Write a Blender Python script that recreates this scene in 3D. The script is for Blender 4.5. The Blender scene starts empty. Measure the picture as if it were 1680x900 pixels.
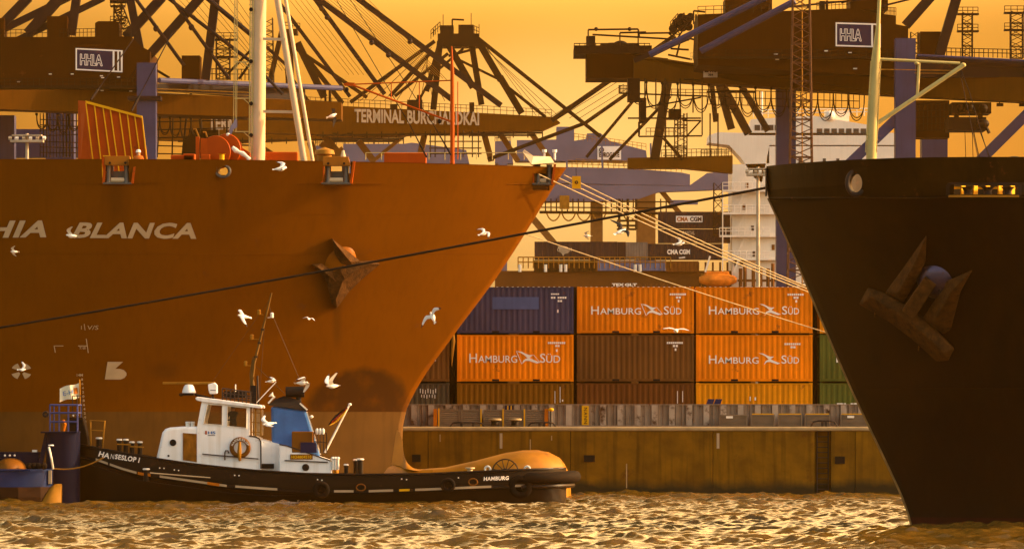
import bpy, bmesh, math, random
import numpy as np
from mathutils import Vector, Matrix, Quaternion
from mathutils.noise import noise as pnoise

random.seed(7)
R = math.radians
SC = bpy.context.scene
COL = SC.collection

# ------------------------------------------------------------------ camera
F, CAMH, HY = 8640.0, 4.06, 680.0           # focal length in photo pixels, eye height, horizon row
def P(px, py, D):
    """world point that stands D metres away at photo pixel (px, py)"""
    return Vector(((px - 840.0) / F * D, D, CAMH - (py - HY) / F * D))
def X(px, D): return (px - 840.0) / F * D
def Z(py, D): return CAMH - (py - HY) / F * D
def MP(D): return D / F                      # metres per photo pixel at distance D

cam_d = bpy.data.cameras.new('camera')
cam = bpy.data.objects.new('camera', cam_d); COL.objects.link(cam)
cam.location = (0, 0, CAMH); cam.rotation_euler = (R(90), 0, 0)
cam_d.sensor_width = 36.0; cam_d.lens = F / 1680.0 * 36.0
cam_d.shift_y = (HY - 450.0) / 1680.0
cam_d.clip_start = 1.0; cam_d.clip_end = 9000.0
SC.camera = cam

# ------------------------------------------------------------------ sky, sun, exposure
SUN_AZ, SUN_EL = R(86), R(24)                # clockwise from +Y
SUN_STRENGTH, SKY_STRENGTH, EXPOSURE = 5.0, 0.15, 0.72
world = bpy.data.worlds.new('World'); SC.world = world; world.use_nodes = True
wn, wl = world.node_tree.nodes, world.node_tree.links
wn.clear()
w_out = wn.new('ShaderNodeOutputWorld'); w_bg = wn.new('ShaderNodeBackground')
w_sky = wn.new('ShaderNodeTexSky'); w_sky.sky_type = 'NISHITA'; w_sky.sun_disc = False
w_sky.sun_elevation = SUN_EL; w_sky.sun_rotation = SUN_AZ
w_sky.air_density = 1.6; w_sky.dust_density = 4.0; w_sky.ozone_density = 1.0
w_tc = wn.new('ShaderNodeTexCoord'); w_sep = wn.new('ShaderNodeSeparateXYZ')
w_map = wn.new('ShaderNodeMapRange'); w_map.inputs[1].default_value = -0.5; w_map.inputs[2].default_value = 0.95
w_map.interpolation_type = 'SMOOTHSTEP'
w_tint = wn.new('ShaderNodeMix'); w_tint.data_type = 'RGBA'
w_tint.inputs[6].default_value = (3.5, 2.95, 2.42, 1)      # sky behind the viewer: pale evening grey
w_tint.inputs[7].default_value = (1.75, 0.86, 0.20, 1)      # sky towards the low sun: amber
w_mul = wn.new('ShaderNodeMix'); w_mul.data_type = 'RGBA'; w_mul.blend_type = 'MULTIPLY'; w_mul.inputs[0].default_value = 1.0
# the sky's white balance: the grey of the horizon is taken as neutral before it is tinted
wl.new(w_tc.outputs['Generated'], w_sep.inputs[0]); wl.new(w_sep.outputs['Y'], w_map.inputs[0])
# towards the sun: amber at the horizon, a bright band added above it for the waves to reflect, darker amber higher up
def w_step(z0, z1):
    k = wn.new('ShaderNodeMapRange'); k.interpolation_type = 'SMOOTHSTEP'; k.inputs[1].default_value = z0; k.inputs[2].default_value = z1
    wl.new(w_sep.outputs['Z'], k.inputs[0]); return k.outputs[0]
w_band = wn.new('ShaderNodeMix'); w_band.data_type = 'RGBA'
w_band.inputs[6].default_value = w_tint.inputs[7].default_value; w_band.inputs[7].default_value = (12.5, 6.0, 2.1, 1)
w_high = wn.new('ShaderNodeMix'); w_high.data_type = 'RGBA'; w_high.inputs[7].default_value = (0.95, 0.42, 0.085, 1)
wl.new(w_step(0.07, 0.13), w_band.inputs[0]); wl.new(w_step(0.27, 0.62), w_high.inputs[0])
wl.new(w_band.outputs[2], w_high.inputs[6]); wl.new(w_high.outputs[2], w_tint.inputs[7])
wl.new(w_map.outputs[0], w_tint.inputs[0])
wl.new(w_sky.outputs[0], w_mul.inputs[6]); wl.new(w_tint.outputs[2], w_mul.inputs[7])
# glow lobe and faint wisps added: the sky is brightest ahead and falls off to both sides
w_dot = wn.new('ShaderNodeVectorMath'); w_dot.operation = 'DOT_PRODUCT'; w_dot.inputs[1].default_value = Vector((0.012, 1.0, 0.022)).normalized()
w_nz = wn.new('ShaderNodeTexNoise'); w_nz.inputs['Scale'].default_value = 9.0; w_nz.inputs['Detail'].default_value = 4
w_mp = wn.new('ShaderNodeMapping'); w_mp.inputs['Scale'].default_value = (1.0, 1.0, 4.0)
w_glow = wn.new('ShaderNodeMapRange'); w_glow.inputs[1].default_value = math.cos(R(7.5)); w_glow.inputs[2].default_value = 1.0; w_glow.inputs[3].default_value = 0.50; w_glow.inputs[4].default_value = 1.10
w_cl = wn.new('ShaderNodeMapRange'); w_cl.inputs[1].default_value = 0.3; w_cl.inputs[2].default_value = 0.7; w_cl.inputs[3].default_value = 0.94; w_cl.inputs[4].default_value = 1.06
w_m1 = wn.new('ShaderNodeMath'); w_m1.operation = 'MULTIPLY'; w_m2 = wn.new('ShaderNodeMix'); w_m2.data_type = 'RGBA'; w_m2.blend_type = 'MULTIPLY'; w_m2.inputs[0].default_value = 1.0
wl.new(w_tc.outputs['Generated'], w_dot.inputs[0]); wl.new(w_dot.outputs['Value'], w_glow.inputs[0])
wl.new(w_tc.outputs['Generated'], w_mp.inputs[0]); wl.new(w_mp.outputs[0], w_nz.inputs['Vector']); wl.new(w_nz.outputs[0], w_cl.inputs[0])
wl.new(w_glow.outputs[0], w_m1.inputs[0]); wl.new(w_cl.outputs[0], w_m1.inputs[1])
wl.new(w_mul.outputs[2], w_m2.inputs[6]); wl.new(w_m1.outputs[0], w_m2.inputs[7])
# paler glow hugging the horizon
w_d2 = wn.new('ShaderNodeVectorMath'); w_d2.operation = 'DOT_PRODUCT'; w_d2.inputs[1].default_value = Vector((0.012, 1.0, 0.009)).normalized()
w_g2 = wn.new('ShaderNodeMapRange'); w_g2.interpolation_type = 'SMOOTHSTEP'; w_g2.inputs[1].default_value = math.cos(R(4.0)); w_g2.inputs[2].default_value = 1.0
w_pale = wn.new('ShaderNodeMix'); w_pale.data_type = 'RGBA'; w_pale.inputs[7].default_value = (2.7, 2.02, 1.20, 1)
wl.new(w_tc.outputs['Generated'], w_d2.inputs[0]); wl.new(w_d2.outputs['Value'], w_g2.inputs[0])
wl.new(w_g2.outputs[0], w_pale.inputs[0]); wl.new(w_tint.outputs[2], w_pale.inputs[6]); wl.new(w_pale.outputs[2], w_mul.inputs[7])
wl.new(w_m2.outputs[2], w_bg.inputs[0]); w_bg.inputs[1].default_value = SKY_STRENGTH
wl.new(w_bg.outputs[0], w_out.inputs[0])

sun_d = bpy.data.lights.new('sun', 'SUN'); sun = bpy.data.objects.new('sun', sun_d); COL.objects.link(sun)
sun_d.energy = SUN_STRENGTH; sun_d.angle = R(0.55); sun_d.color = (1.0, 0.71, 0.36)
sun_dir = Vector((math.sin(SUN_AZ) * math.cos(SUN_EL), math.cos(SUN_AZ) * math.cos(SUN_EL), math.sin(SUN_EL)))
sun.rotation_euler = (-sun_dir).to_track_quat('-Z', 'Y').to_euler()
sun.location = sun_dir * 300

SC.render.engine = 'CYCLES'
SC.view_settings.view_transform = 'Standard'; SC.view_settings.look = 'None'
SC.view_settings.gamma = 1.0; SC.view_settings.exposure = EXPOSURE; SC.view_settings.use_curve_mapping = False
SC.cycles.use_denoising = True
SC.cycles.max_bounces = 6; SC.cycles.diffuse_bounces = 3; SC.cycles.glossy_bounces = 3
SC.cycles.transparent_max_bounces = 12; SC.cycles.volume_bounces = 1
SC.cycles.sample_clamp_indirect = 6.0

# ------------------------------------------------------------------ materials
MATS = {}
def mat(name, col, rough=0.55, metal=0.0, var=0.22, scale=1.2, streak=0.0, streak_col=None, rust=0.0, rust_scale=2.0,
        bump=0.0, spec=0.08, rust_col=(0.10, 0.035, 0.012)):
    if name in MATS: return MATS[name]
    m = bpy.data.materials.new(name); m.use_nodes = True
    n, l = m.node_tree.nodes, m.node_tree.links
    b = n['Principled BSDF']
    b.inputs['Roughness'].default_value = rough; b.inputs['Metallic'].default_value = metal
    b.inputs['Specular IOR Level'].default_value = spec
    tc = n.new('ShaderNodeTexCoord')
    nz = n.new('ShaderNodeTexNoise'); nz.inputs['Scale'].default_value = scale; nz.inputs['Detail'].default_value = 6
    l.new(tc.outputs['Object'], nz.inputs['Vector'])
    mx = n.new('ShaderNodeMix'); mx.data_type = 'RGBA'
    mx.inputs[6].default_value = tuple(c * (1 - var) for c in col) + (1,)
    mx.inputs[7].default_value = tuple(min(1, c * (1 + var)) for c in col) + (1,)
    mr = n.new('ShaderNodeMapRange'); mr.inputs[1].default_value = 0.3; mr.inputs[2].default_value = 0.7
    l.new(nz.outputs[0], mr.inputs[0]); l.new(mr.outputs[0], mx.inputs[0])
    out = mx.outputs[2]
    if streak:
        mp = n.new('ShaderNodeMapping'); mp.inputs['Scale'].default_value = (2.2, 2.2, 0.12)
        l.new(tc.outputs['Object'], mp.inputs[0])
        n2 = n.new('ShaderNodeTexNoise'); n2.inputs['Scale'].default_value = 1.6; n2.inputs['Detail'].default_value = 5
        l.new(mp.outputs[0], n2.inputs['Vector'])
        r2 = n.new('ShaderNodeMapRange'); r2.inputs[1].default_value = 0.48; r2.inputs[2].default_value = 0.75
        r2.inputs[4].default_value = streak; l.new(n2.outputs[0], r2.inputs[0])
        m2 = n.new('ShaderNodeMix'); m2.data_type = 'RGBA'
        m2.inputs[7].default_value = (streak_col or tuple(c * 0.45 for c in col)) + (1,)
        l.new(r2.outputs[0], m2.inputs[0]); l.new(out, m2.inputs[6]); out = m2.outputs[2]
    if rust:
        n3 = n.new('ShaderNodeTexNoise'); n3.inputs['Scale'].default_value = rust_scale; n3.inputs['Detail'].default_value = 9
        n3.inputs['Roughness'].default_value = 0.65
        l.new(tc.outputs['Object'], n3.inputs['Vector'])
        r3 = n.new('ShaderNodeMapRange'); r3.inputs[1].default_value = 0.66 - 0.2 * rust; r3.inputs[2].default_value = 0.74 - 0.12 * rust
        l.new(n3.outputs[0], r3.inputs[0])
        m3 = n.new('ShaderNodeMix'); m3.data_type = 'RGBA'; m3.inputs[7].default_value = rust_col + (1,)
        l.new(r3.outputs[0], m3.inputs[0]); l.new(out, m3.inputs[6]); out = m3.outputs[2]
    l.new(out, b.inputs['Base Color'])
    rr = n.new('ShaderNodeMapRange'); rr.inputs[3].default_value = max(0.02, rough - 0.1); rr.inputs[4].default_value = min(1, rough + 0.12)
    l.new(nz.outputs[0], rr.inputs[0]); l.new(rr.outputs[0], b.inputs['Roughness'])
    if bump:
        bp = n.new('ShaderNodeBump'); bp.inputs['Strength'].default_value = bump; bp.inputs['Distance'].default_value = 0.05
        n4 = n.new('ShaderNodeTexNoise'); n4.inputs['Scale'].default_value = scale * 4; n4.inputs['Detail'].default_value = 5
        l.new(tc.outputs['Object'], n4.inputs['Vector']); l.new(n4.outputs[0], bp.inputs['Height'])
        l.new(bp.outputs[0], b.inputs['Normal'])
    MATS[name] = m
    return m

def glass_mat(name, col, alpha, rough=0.05):
    m = bpy.data.materials.new(name); m.use_nodes = True
    n, l = m.node_tree.nodes, m.node_tree.links
    n.clear()
    o = n.new('ShaderNodeOutputMaterial'); t = n.new('ShaderNodeBsdfTransparent'); g = n.new('ShaderNodeBsdfPrincipled')
    g.inputs['Base Color'].default_value = col + (1,); g.inputs['Roughness'].default_value = rough
    t.inputs[0].default_value = (0.97, 0.92, 0.80, 1)
    mx = n.new('ShaderNodeMixShader'); mx.inputs[0].default_value = alpha
    l.new(t.outputs[0], mx.inputs[1]); l.new(g.outputs[0], mx.inputs[2]); l.new(mx.outputs[0], o.inputs[0])
    MATS[name] = m
    return m

# ------------------------------------------------------------------ mesh building
ORIGIN = {}
class MB:
    """collects faces and links them as one mesh object"""
    def __init__(s): s.v = []; s.f = []; s.mi = []; s.m = 0
    def add(s, vs, fs, m=None):
        o = len(s.v); s.v += [Vector(v) for v in vs]
        for f in fs:
            assert max(f) < len(vs), (f, len(vs))
            s.f.append(tuple(i + o for i in f))
            s.mi.append(s.m if m is None else m)
        return s
    def box(s, c, sx, sy, sz, rot=None):
        c = Vector(c); pts = []
        for x in (-.5, .5):
            for y in (-.5, .5):
                for z in (-.5, .5):
                    p = Vector((x * sx, y * sy, z * sz))
                    if rot is not None: p = rot @ p
                    pts.append(c + p)
        return s.add(pts, [(0, 1, 3, 2), (4, 6, 7, 5), (0, 4, 5, 1), (2, 3, 7, 6), (0, 2, 6, 4), (1, 5, 7, 3)])
    def span(s, a, b):
        a, b = Vector(a), Vector(b)
        d = b - a
        return s.box((a + b) / 2, abs(d.x), abs(d.y), abs(d.z))
    def beam(s, a, b, w, h=None, up=None):
        a, b = Vector(a), Vector(b); h = h or w
        d = (b - a)
        if d.length < 1e-6: return s
        d.normalize()
        u = Vector(up) if up else (Vector((0, 1, 0)) if abs(d.y) < 0.9 else Vector((0, 0, 1)))
        sx = d.cross(u).normalized(); sy = sx.cross(d).normalized()
        pts = []
        for p in (a, b):
            for i, j in ((-1, -1), (1, -1), (1, 1), (-1, 1)): pts.append(p + sx * (i * w / 2) + sy * (j * h / 2))
        return s.add(pts, [(0, 3, 2, 1), (4, 5, 6, 7), (0, 1, 5, 4), (1, 2, 6, 5), (2, 3, 7, 6), (3, 0, 4, 7)])
    def tube(s, a, b, r, n=8, r2=None, caps=True):
        a, b = Vector(a), Vector(b); r2 = r if r2 is None else r2
        d = (b - a)
        if d.length < 1e-6: return s
        d.normalize()
        u = Vector((0, 0, 1)) if abs(d.z) < 0.9 else Vector((1, 0, 0))
        sx = d.cross(u).normalized(); sy = sx.cross(d)
        pts = []
        for p, q in ((a, r), (b, r2)):
            for i in range(n):
                t = 2 * math.pi * i / n; pts.append(p + sx * (q * math.cos(t)) + sy * (q * math.sin(t)))
        fs = [(i, (i + 1) % n, n + (i + 1) % n, n + i) for i in range(n)]
        if caps: fs += [tuple(reversed(range(n))), tuple(range(n, 2 * n))]
        return s.add(pts, fs)
    def path(s, pts, r, n=6, closed=False):
        pts = [Vector(p) for p in pts]; k = len(pts); vs = []
        prev = None
        for i in range(k):
            a = pts[(i - 1) % k] if closed or i else pts[i]; b = pts[(i + 1) % k] if closed or i < k - 1 else pts[i]
            d = (b - a).normalized()
            if prev is None:
                u = Vector((0, 0, 1)) if abs(d.z) < 0.9 else Vector((1, 0, 0))
                sx = d.cross(u).normalized()
            else:
                sx = (prev - d * prev.dot(d)).normalized()
            prev = sx; sy = sx.cross(d)
            q = r[i] if isinstance(r, (list, tuple)) else r
            for j in range(n):
                t = 2 * math.pi * j / n; vs.append(pts[i] + sx * (q * math.cos(t)) + sy * (q * math.sin(t)))
        fs = []
        for i in range(k if closed else k - 1):
            i2 = (i + 1) % k
            for j in range(n): fs.append((i * n + j, i * n + (j + 1) % n, i2 * n + (j + 1) % n, i2 * n + j))
        if not closed: fs += [tuple(reversed(range(n))), tuple(range((k - 1) * n, k * n))]
        return s.add(vs, fs)
    def prism(s, poly, vec):
        poly = [Vector(p) for p in poly]; vec = Vector(vec); n = len(poly)
        vs = poly + [p + vec for p in poly]
        fs = [tuple(range(n)), tuple(reversed(range(n, 2 * n)))] + [(i, n + i, n + (i + 1) % n, (i + 1) % n) for i in range(n)]
        return s.add(vs, fs)
    def pxprism(s, pts, D, T):
        """outline in photo pixels on the plane D, given thickness T metres away from the viewer"""
        return s.prism([P(x, y, D) for x, y in pts], (0, T, 0))
    def lathe(s, prof, o, axis=(0, 0, 1), n=20, cap=True):
        """prof: (radius, height) pairs along axis"""
        o = Vector(o); ax = Vector(axis).normalized()
        u = Vector((0, 0, 1)) if abs(ax.z) < 0.9 else Vector((1, 0, 0))
        sx = ax.cross(u).normalized(); sy = ax.cross(sx); vs = []
        for r_, h_ in prof:
            for i in range(n):
                t = 2 * math.pi * i / n; vs.append(o + ax * h_ + sx * (r_ * math.cos(t)) + sy * (r_ * math.sin(t)))
        fs = []
        for k in range(len(prof) - 1):
            for i in range(n): fs.append((k * n + i, k * n + (i + 1) % n, (k + 1) * n + (i + 1) % n, (k + 1) * n + i))
        if cap: fs += [tuple(reversed(range(n))), tuple(range((len(prof) - 1) * n, len(prof) * n))]
        return s.add(vs, fs)
    def torus(s, c, axis, Rr, r, n=28, k=10, sx_=1.0, sz_=1.0):
        c = Vector(c); ax = Vector(axis).normalized()
        u = Vector((0, 0, 1)) if abs(ax.z) < 0.9 else Vector((1, 0, 0))
        a = ax.cross(u).normalized(); b = ax.cross(a); pts = []
        for i in range(n):
            t = 2 * math.pi * i / n; pts.append(c + a * (Rr * sx_ * math.cos(t)) + b * (Rr * sz_ * math.sin(t)))
        return s.path(pts, r, k, closed=True)
    def grid(s, rows, close_u=False):
        """rows: equal length lists of points"""
        nr, nc = len(rows), len(rows[0]); vs = [p for r_ in rows for p in r_]; fs = []
        for i in range(nr - 1):
            for j in range(nc if close_u else nc - 1):
                j2 = (j + 1) % nc; fs.append((i * nc + j, i * nc + j2, (i + 1) * nc + j2, (i + 1) * nc + j))
        return s.add(vs, fs)
    def ball(s, c, rx, ry=None, rz=None, n=14, k=8, rot=None):
        c = Vector(c); ry = rx if ry is None else ry; rz = rx if rz is None else rz; rows = []
        for i in range(k + 1):
            ph = math.pi * i / k; row = []
            for j in range(n):
                t = 2 * math.pi * j / n
                p = Vector((rx * math.sin(ph) * math.cos(t), ry * math.sin(ph) * math.sin(t), rz * math.cos(ph)))
                row.append(c + (rot @ p if rot is not None else p))
            rows.append(row)
        return s.grid(rows, True)
    def rail(s, a, b, h=1.05, n=8, r=0.035, lines=(1.0, 0.55), k=5):
        a, b = Vector(a), Vector(b); up = Vector((0, 0, h))
        for i in range(n + 1):
            p = a.lerp(b, i / n); s.tube(p, p + up, r, k)
        for t in lines: s.tube(a + up * t, b + up * t, r, k)
        return s
    def lattice(s, a, b, w0, w1, n, r, k=4, depth=None):
        """square lattice mast from a to b"""
        a, b = Vector(a), Vector(b); ax = (b - a).normalized()
        u = Vector((0, 1, 0)) if abs(ax.y) < 0.9 else Vector((0, 0, 1))
        sx = ax.cross(u).normalized(); sy = sx.cross(ax); lv = []
        for i in range(n + 1):
            t = i / n; w = (w0 + (w1 - w0) * t) / 2; c = a.lerp(b, t)
            lv.append([c + sx * (p * w) + sy * (q * w) for p, q in ((-1, -1), (1, -1), (1, 1), (-1, 1))])
        for j in range(4): s.tube(lv[0][j], lv[-1][j], r, 6)
        for i in range(n):
            for j in range(4):
                s.tube(lv[i][j], lv[i + 1][(j + 1) % 4] if i % 2 else lv[i + 1][j - 1 if j else 3], r * 0.6, k)
                if i % 2 == 0: s.tube(lv[i][j], lv[i][(j + 1) % 4], r * 0.6, k)
        return s
    def build(s, name, m, parent=None, smooth=False, bevel=0.0, loc=None, weld=False):
        """one mesh object; vertices are world points, stored relative to the thing's base"""
        me = bpy.data.meshes.new(name)
        o0 = ORIGIN[parent] if parent is not None else (Vector(loc) if loc is not None else (sum(s.v, Vector()) / len(s.v) if s.v else Vector()))
        me.from_pydata([v - o0 for v in s.v], [], s.f)
        ms = m if isinstance(m, (list, tuple)) else [m]
        for q in ms: me.materials.append(q)
        if len(ms) > 1: me.polygons.foreach_set('material_index', s.mi)
        bm = bmesh.new(); bm.from_mesh(me)
        if weld: bmesh.ops.remove_doubles(bm, verts=bm.verts, dist=1e-4)
        bmesh.ops.recalc_face_normals(bm, faces=bm.faces)
        bm.to_mesh(me); bm.free()
        if smooth:
            me.polygons.foreach_set('use_smooth', [True] * len(me.polygons))
            try: me.set_sharp_from_angle(angle=R(smooth if smooth is not True else 40))
            except Exception: pass
        o = bpy.data.objects.new(name, me); COL.objects.link(o)
        if parent is not None: o.parent = parent
        else: o.location = o0
        ORIGIN[o] = o0
        if bevel:
            b = o.modifiers.new('bevel', 'BEVEL'); b.width = bevel; b.segments = 2; b.limit_method = 'ANGLE'; b.angle_limit = R(40)
        return o

def tag(o, label=None, cat=None, group=None, kind=None):
    if label: o['label'] = label
    if cat: o['category'] = cat
    if group: o['group'] = group
    if kind: o['kind'] = kind
    return o
def thing(name, label, cat, loc, group=None):
    o = bpy.data.objects.new(name, None); COL.objects.link(o)
    o.location = loc; o.empty_display_size = 0.5
    ORIGIN[o] = Vector(loc)
    return tag(o, label, cat, group)

# ------------------------------------------------------------------ lettering (Blender's own font turned into mesh)
TXT = {}
def glyphs(s, offset=0.0, shear=0.0, spacing=1.0):
    key = (s, offset, shear, spacing)
    if key in TXT: return TXT[key]
    c = bpy.data.curves.new('lettering', 'FONT'); c.body = s; c.size = 1; c.offset = offset; c.shear = shear
    c.space_character = spacing; c.resolution_u = 3
    o = bpy.data.objects.new('lettering', c); COL.objects.link(o)
    dg = bpy.context.evaluated_depsgraph_get(); me = bpy.data.meshes.new_from_object(o.evaluated_get(dg))
    vs = [(v.co.x, v.co.y) for v in me.vertices]; fs = [tuple(p.vertices) for p in me.polygons]
    bpy.data.objects.remove(o); bpy.data.curves.remove(c); bpy.data.meshes.remove(me)
    x0, x1 = min(v[0] for v in vs), max(v[0] for v in vs); y0, y1 = min(v[1] for v in vs), max(v[1] for v in vs)
    TXT[key] = ([((x - x0) / (x1 - x0), (y - y0) / (y1 - y0)) for x, y in vs], fs)
    return TXT[key]
def letter(mb, s, quad, surf, offset=0.012, shear=0.0, spacing=1.0):
    """write s into the photo-pixel quad (bottom left, bottom right, top right, top left); surf turns a pixel into a point"""
    vs, fs = glyphs(s, offset, shear, spacing); a, b, c, d = [Vector(q) for q in quad]
    mb.add([surf(*((a * (1 - u) + b * u) * (1 - v) + (d * (1 - u) + c * u) * v)) for u, v in vs], fs)
    return mb
def rectq(x0, y0, x1, y1): return ((x0, y1), (x1, y1), (x1, y0), (x0, y0))
def flat(D): return lambda px, py: P(px, py, D)
def poly_holes(outer, holes, surf):
    """flat outline with openings, both in photo pixels -> points, faces"""
    bm = bmesh.new(); es = []
    for loop in [outer] + holes:
        vs = [bm.verts.new((x, y, 0)) for x, y in loop]
        for i in range(len(vs)): es.append(bm.edges.new((vs[i], vs[(i + 1) % len(vs)])))
    bmesh.ops.triangle_fill(bm, use_beauty=True, use_dissolve=False, edges=es, normal=(0, 0, 1))
    bm.verts.index_update()
    vs = [surf(v.co.x, v.co.y) for v in bm.verts]; fs = [tuple(v.index for v in f.verts) for f in bm.faces]
    bm.free()
    return vs, fs
def circle(cx, cy, rx, ry=None, n=20):
    ry = ry or rx
    return [(cx + rx * math.cos(2 * math.pi * i / n), cy + ry * math.sin(2 * math.pi * i / n)) for i in range(n)]
def lerp_tab(tab, t):
    if t <= tab[0][0]: return tab[0][1]
    for (a, va), (b, vb) in zip(tab, tab[1:]):
        if t <= b: return va + (vb - va) * (t - a) / (b - a)
    return tab[-1][1]
# ------------------------------------------------------------------ palette
m_hull_red = mat('hull_orange_red_paint', (0.122, 0.0375, 0.00005), 0.5, var=0.10, scale=0.25, streak=0.30, streak_col=(0.078, 0.0235, 0.0001), spec=0.03, rust=0.06, rust_scale=0.9, bump=0.05)
m_boot = mat('hull_boot_top_paint', (0.095, 0.043, 0.007), 0.6, var=0.15, scale=0.5, streak=0.35, bump=0.06)
m_bulb = mat('bulb_orange_paint', (0.30, 0.122, 0.006), 0.30, var=0.25, scale=0.9, rust=0.25, rust_scale=0.7, rust_col=(0.12, 0.05, 0.012), bump=0.08, spec=0.4)
m_scorch = mat('scraped_hull_paint', (0.13, 0.055, 0.022), 0.65, var=0.4, scale=1.2)
m_hull_black = mat('hull_black_paint', (0.0050, 0.0020, 0.0002), 0.42, var=0.35, scale=0.35, streak=0.5, streak_col=(0.012, 0.0050, 0.0004), spec=0.10, bump=0.05)
m_hull_black_boot = mat('hull_dark_red_boot', (0.020, 0.003, 0.003), 0.5, var=0.3)
m_bulwark_dark = mat('bulwark_brown_black', (0.020, 0.010, 0.001), 0.5, var=0.4, scale=0.5, streak=0.6, streak_col=(0.007, 0.003, 0.0005), rust=0.2, spec=0.06)
m_white_mark = mat('white_marking_paint', (0.36, 0.27, 0.165), 0.6, var=0.12)
m_tugwhite = mat('white_gloss_paint', (0.80, 0.78, 0.77), 0.32, var=0.06, streak=0.5, streak_col=(0.52, 0.42, 0.30), rust=0.04, rust_scale=3.0, rust_col=(0.30, 0.15, 0.05))
m_mast_white = mat('mast_cream_paint', (0.55, 0.40, 0.24), 0.45, var=0.06, streak=0.15)
m_tugblack = mat('tug_black_paint', (0.0075, 0.0038, 0.001), 0.4, var=0.35, rust=0.10, rust_scale=1.5, bump=0.05, spec=0.12, rust_col=(0.03, 0.012, 0.004))
m_hood = mat('fairlead_hood_paint', (0.20, 0.068, 0.002), 0.5, var=0.2, rust=0.15)
m_rubber = mat('fender_rubber', (0.007, 0.004, 0.002), 0.8, var=0.3, bump=0.1)
m_steel = mat('grey_steel', (0.10, 0.09, 0.08), 0.4, 0.6, var=0.3, rust=0.25)
m_darksteel = mat('dark_steel', (0.030, 0.022, 0.018), 0.5, 0.2, var=0.3)
m_bollard = mat('bollard_black', (0.014, 0.009, 0.005), 0.45, var=0.3, rust=0.2)
m_cap = mat('bollard_cap_white', (0.70, 0.66, 0.58), 0.5, var=0.1)
m_red = mat('deck_red_paint', (0.36, 0.055, 0.001), 0.45, var=0.12, rust=0.08)
m_yellow = mat('yellow_paint', (0.60, 0.31, 0.005), 0.5, var=0.1, rust=0.05)
m_orange = mat('orange_gear_paint', (0.40, 0.11, 0.003), 0.45, var=0.15, rust=0.1)
m_cyel = mat('pale_yellow_mast_paint', (0.44, 0.35, 0.13), 0.5, var=0.1, streak=0.3)
m_blue = mat('funnel_blue_paint', (0.045, 0.140, 0.38), 0.42, var=0.2, streak=0.35, streak_col=(0.03, 0.08, 0.2))
m_bargeblue = mat('barge_blue_paint', (0.005, 0.016, 0.065), 0.5, var=0.25, rust=0.12)
m_navy = mat('navy_paint', (0.0025, 0.0045, 0.020), 0.5, var=0.25, rust=0.1)
m_ochre = mat('ochre_paint', (0.26, 0.115, 0.010), 0.5, var=0.3, rust=0.15)
m_wood = mat('varnished_wood', (0.20, 0.075, 0.006), 0.4, var=0.35, scale=3, streak=0.4)
m_brown = mat('brown_paint', (0.14, 0.050, 0.004), 0.5, var=0.2)
m_black = mat('flat_black', (0.010, 0.008, 0.007), 0.7, var=0.2)
m_rope_dark = mat('dark_wire_rope', (0.014, 0.008, 0.006), 0.7, var=0.2)
m_rope_white = mat('pale_mooring_rope', (0.40, 0.31, 0.17), 0.8, var=0.15, scale=6)
m_glass = glass_mat('wheelhouse_glass', (0.10, 0.07, 0.03), 0.14)
m_darkglass = mat('dark_window_glass', (0.05, 0.045, 0.04), 0.08, var=0.1)
m_crane_brown = mat('crane_red_brown_paint', (0.026, 0.0070, 0.0002), 0.6, spec=0.02, var=0.18, scale=0.35, streak=0.35, rust=0.1, rust_scale=0.5)
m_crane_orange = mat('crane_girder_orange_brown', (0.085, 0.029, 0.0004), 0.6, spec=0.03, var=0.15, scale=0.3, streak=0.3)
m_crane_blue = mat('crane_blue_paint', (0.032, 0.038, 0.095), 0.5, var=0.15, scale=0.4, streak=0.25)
m_crane_dkblue = mat('crane_dark_blue_paint', (0.0055, 0.004, 0.007), 0.6, var=0.2, scale=0.4)
m_crane_steel = mat('crane_dark_steel', (0.007, 0.003, 0.0006), 0.6, var=0.2)
m_sign_blue = mat('sign_navy_blue', (0.012, 0.012, 0.045), 0.5, var=0.08)
m_sign_white = mat('sign_white', (0.84, 0.76, 0.68), 0.5, var=0.05)
m_name_paint = mat('girder_lettering_hazed', (0.36, 0.28, 0.20), 0.7)  # white letters dimmed, the haze before them put into the colour
m_far_brown = mat('far_leg_hazed_brown', (0.17, 0.075, 0.018), 0.6, var=0.15)  # lightened brown: distance haze put into the colour
m_far_blue = mat('far_gantry_hazed_blue', (0.105, 0.108, 0.175), 0.6, var=0.12, scale=0.2)  # lightened blue, haze of the far bank mixed into the paint
m_cma = mat('container_slate_blue', (0.008, 0.009, 0.018), 0.55, var=0.2, scale=0.4)
m_shipwhite = mat('superstructure_white', (0.74, 0.66, 0.56), 0.5, var=0.06, scale=0.3, streak=0.2, streak_col=(0.5, 0.4, 0.28))
m_farhull = mat('far_hull_brown', (0.10, 0.034, 0.006), 0.6, var=0.2, scale=0.3)
m_concrete = mat('quay_concrete', (0.20, 0.155, 0.09), 0.85, var=0.3, scale=0.9, bump=0.3)
m_coping = mat('quay_coping_stone', (0.33, 0.235, 0.12), 0.8, var=0.2, scale=1.5, bump=0.2)
m_asphalt = mat('terminal_asphalt', (0.06, 0.055, 0.05), 0.9, var=0.25, scale=0.4)

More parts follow.
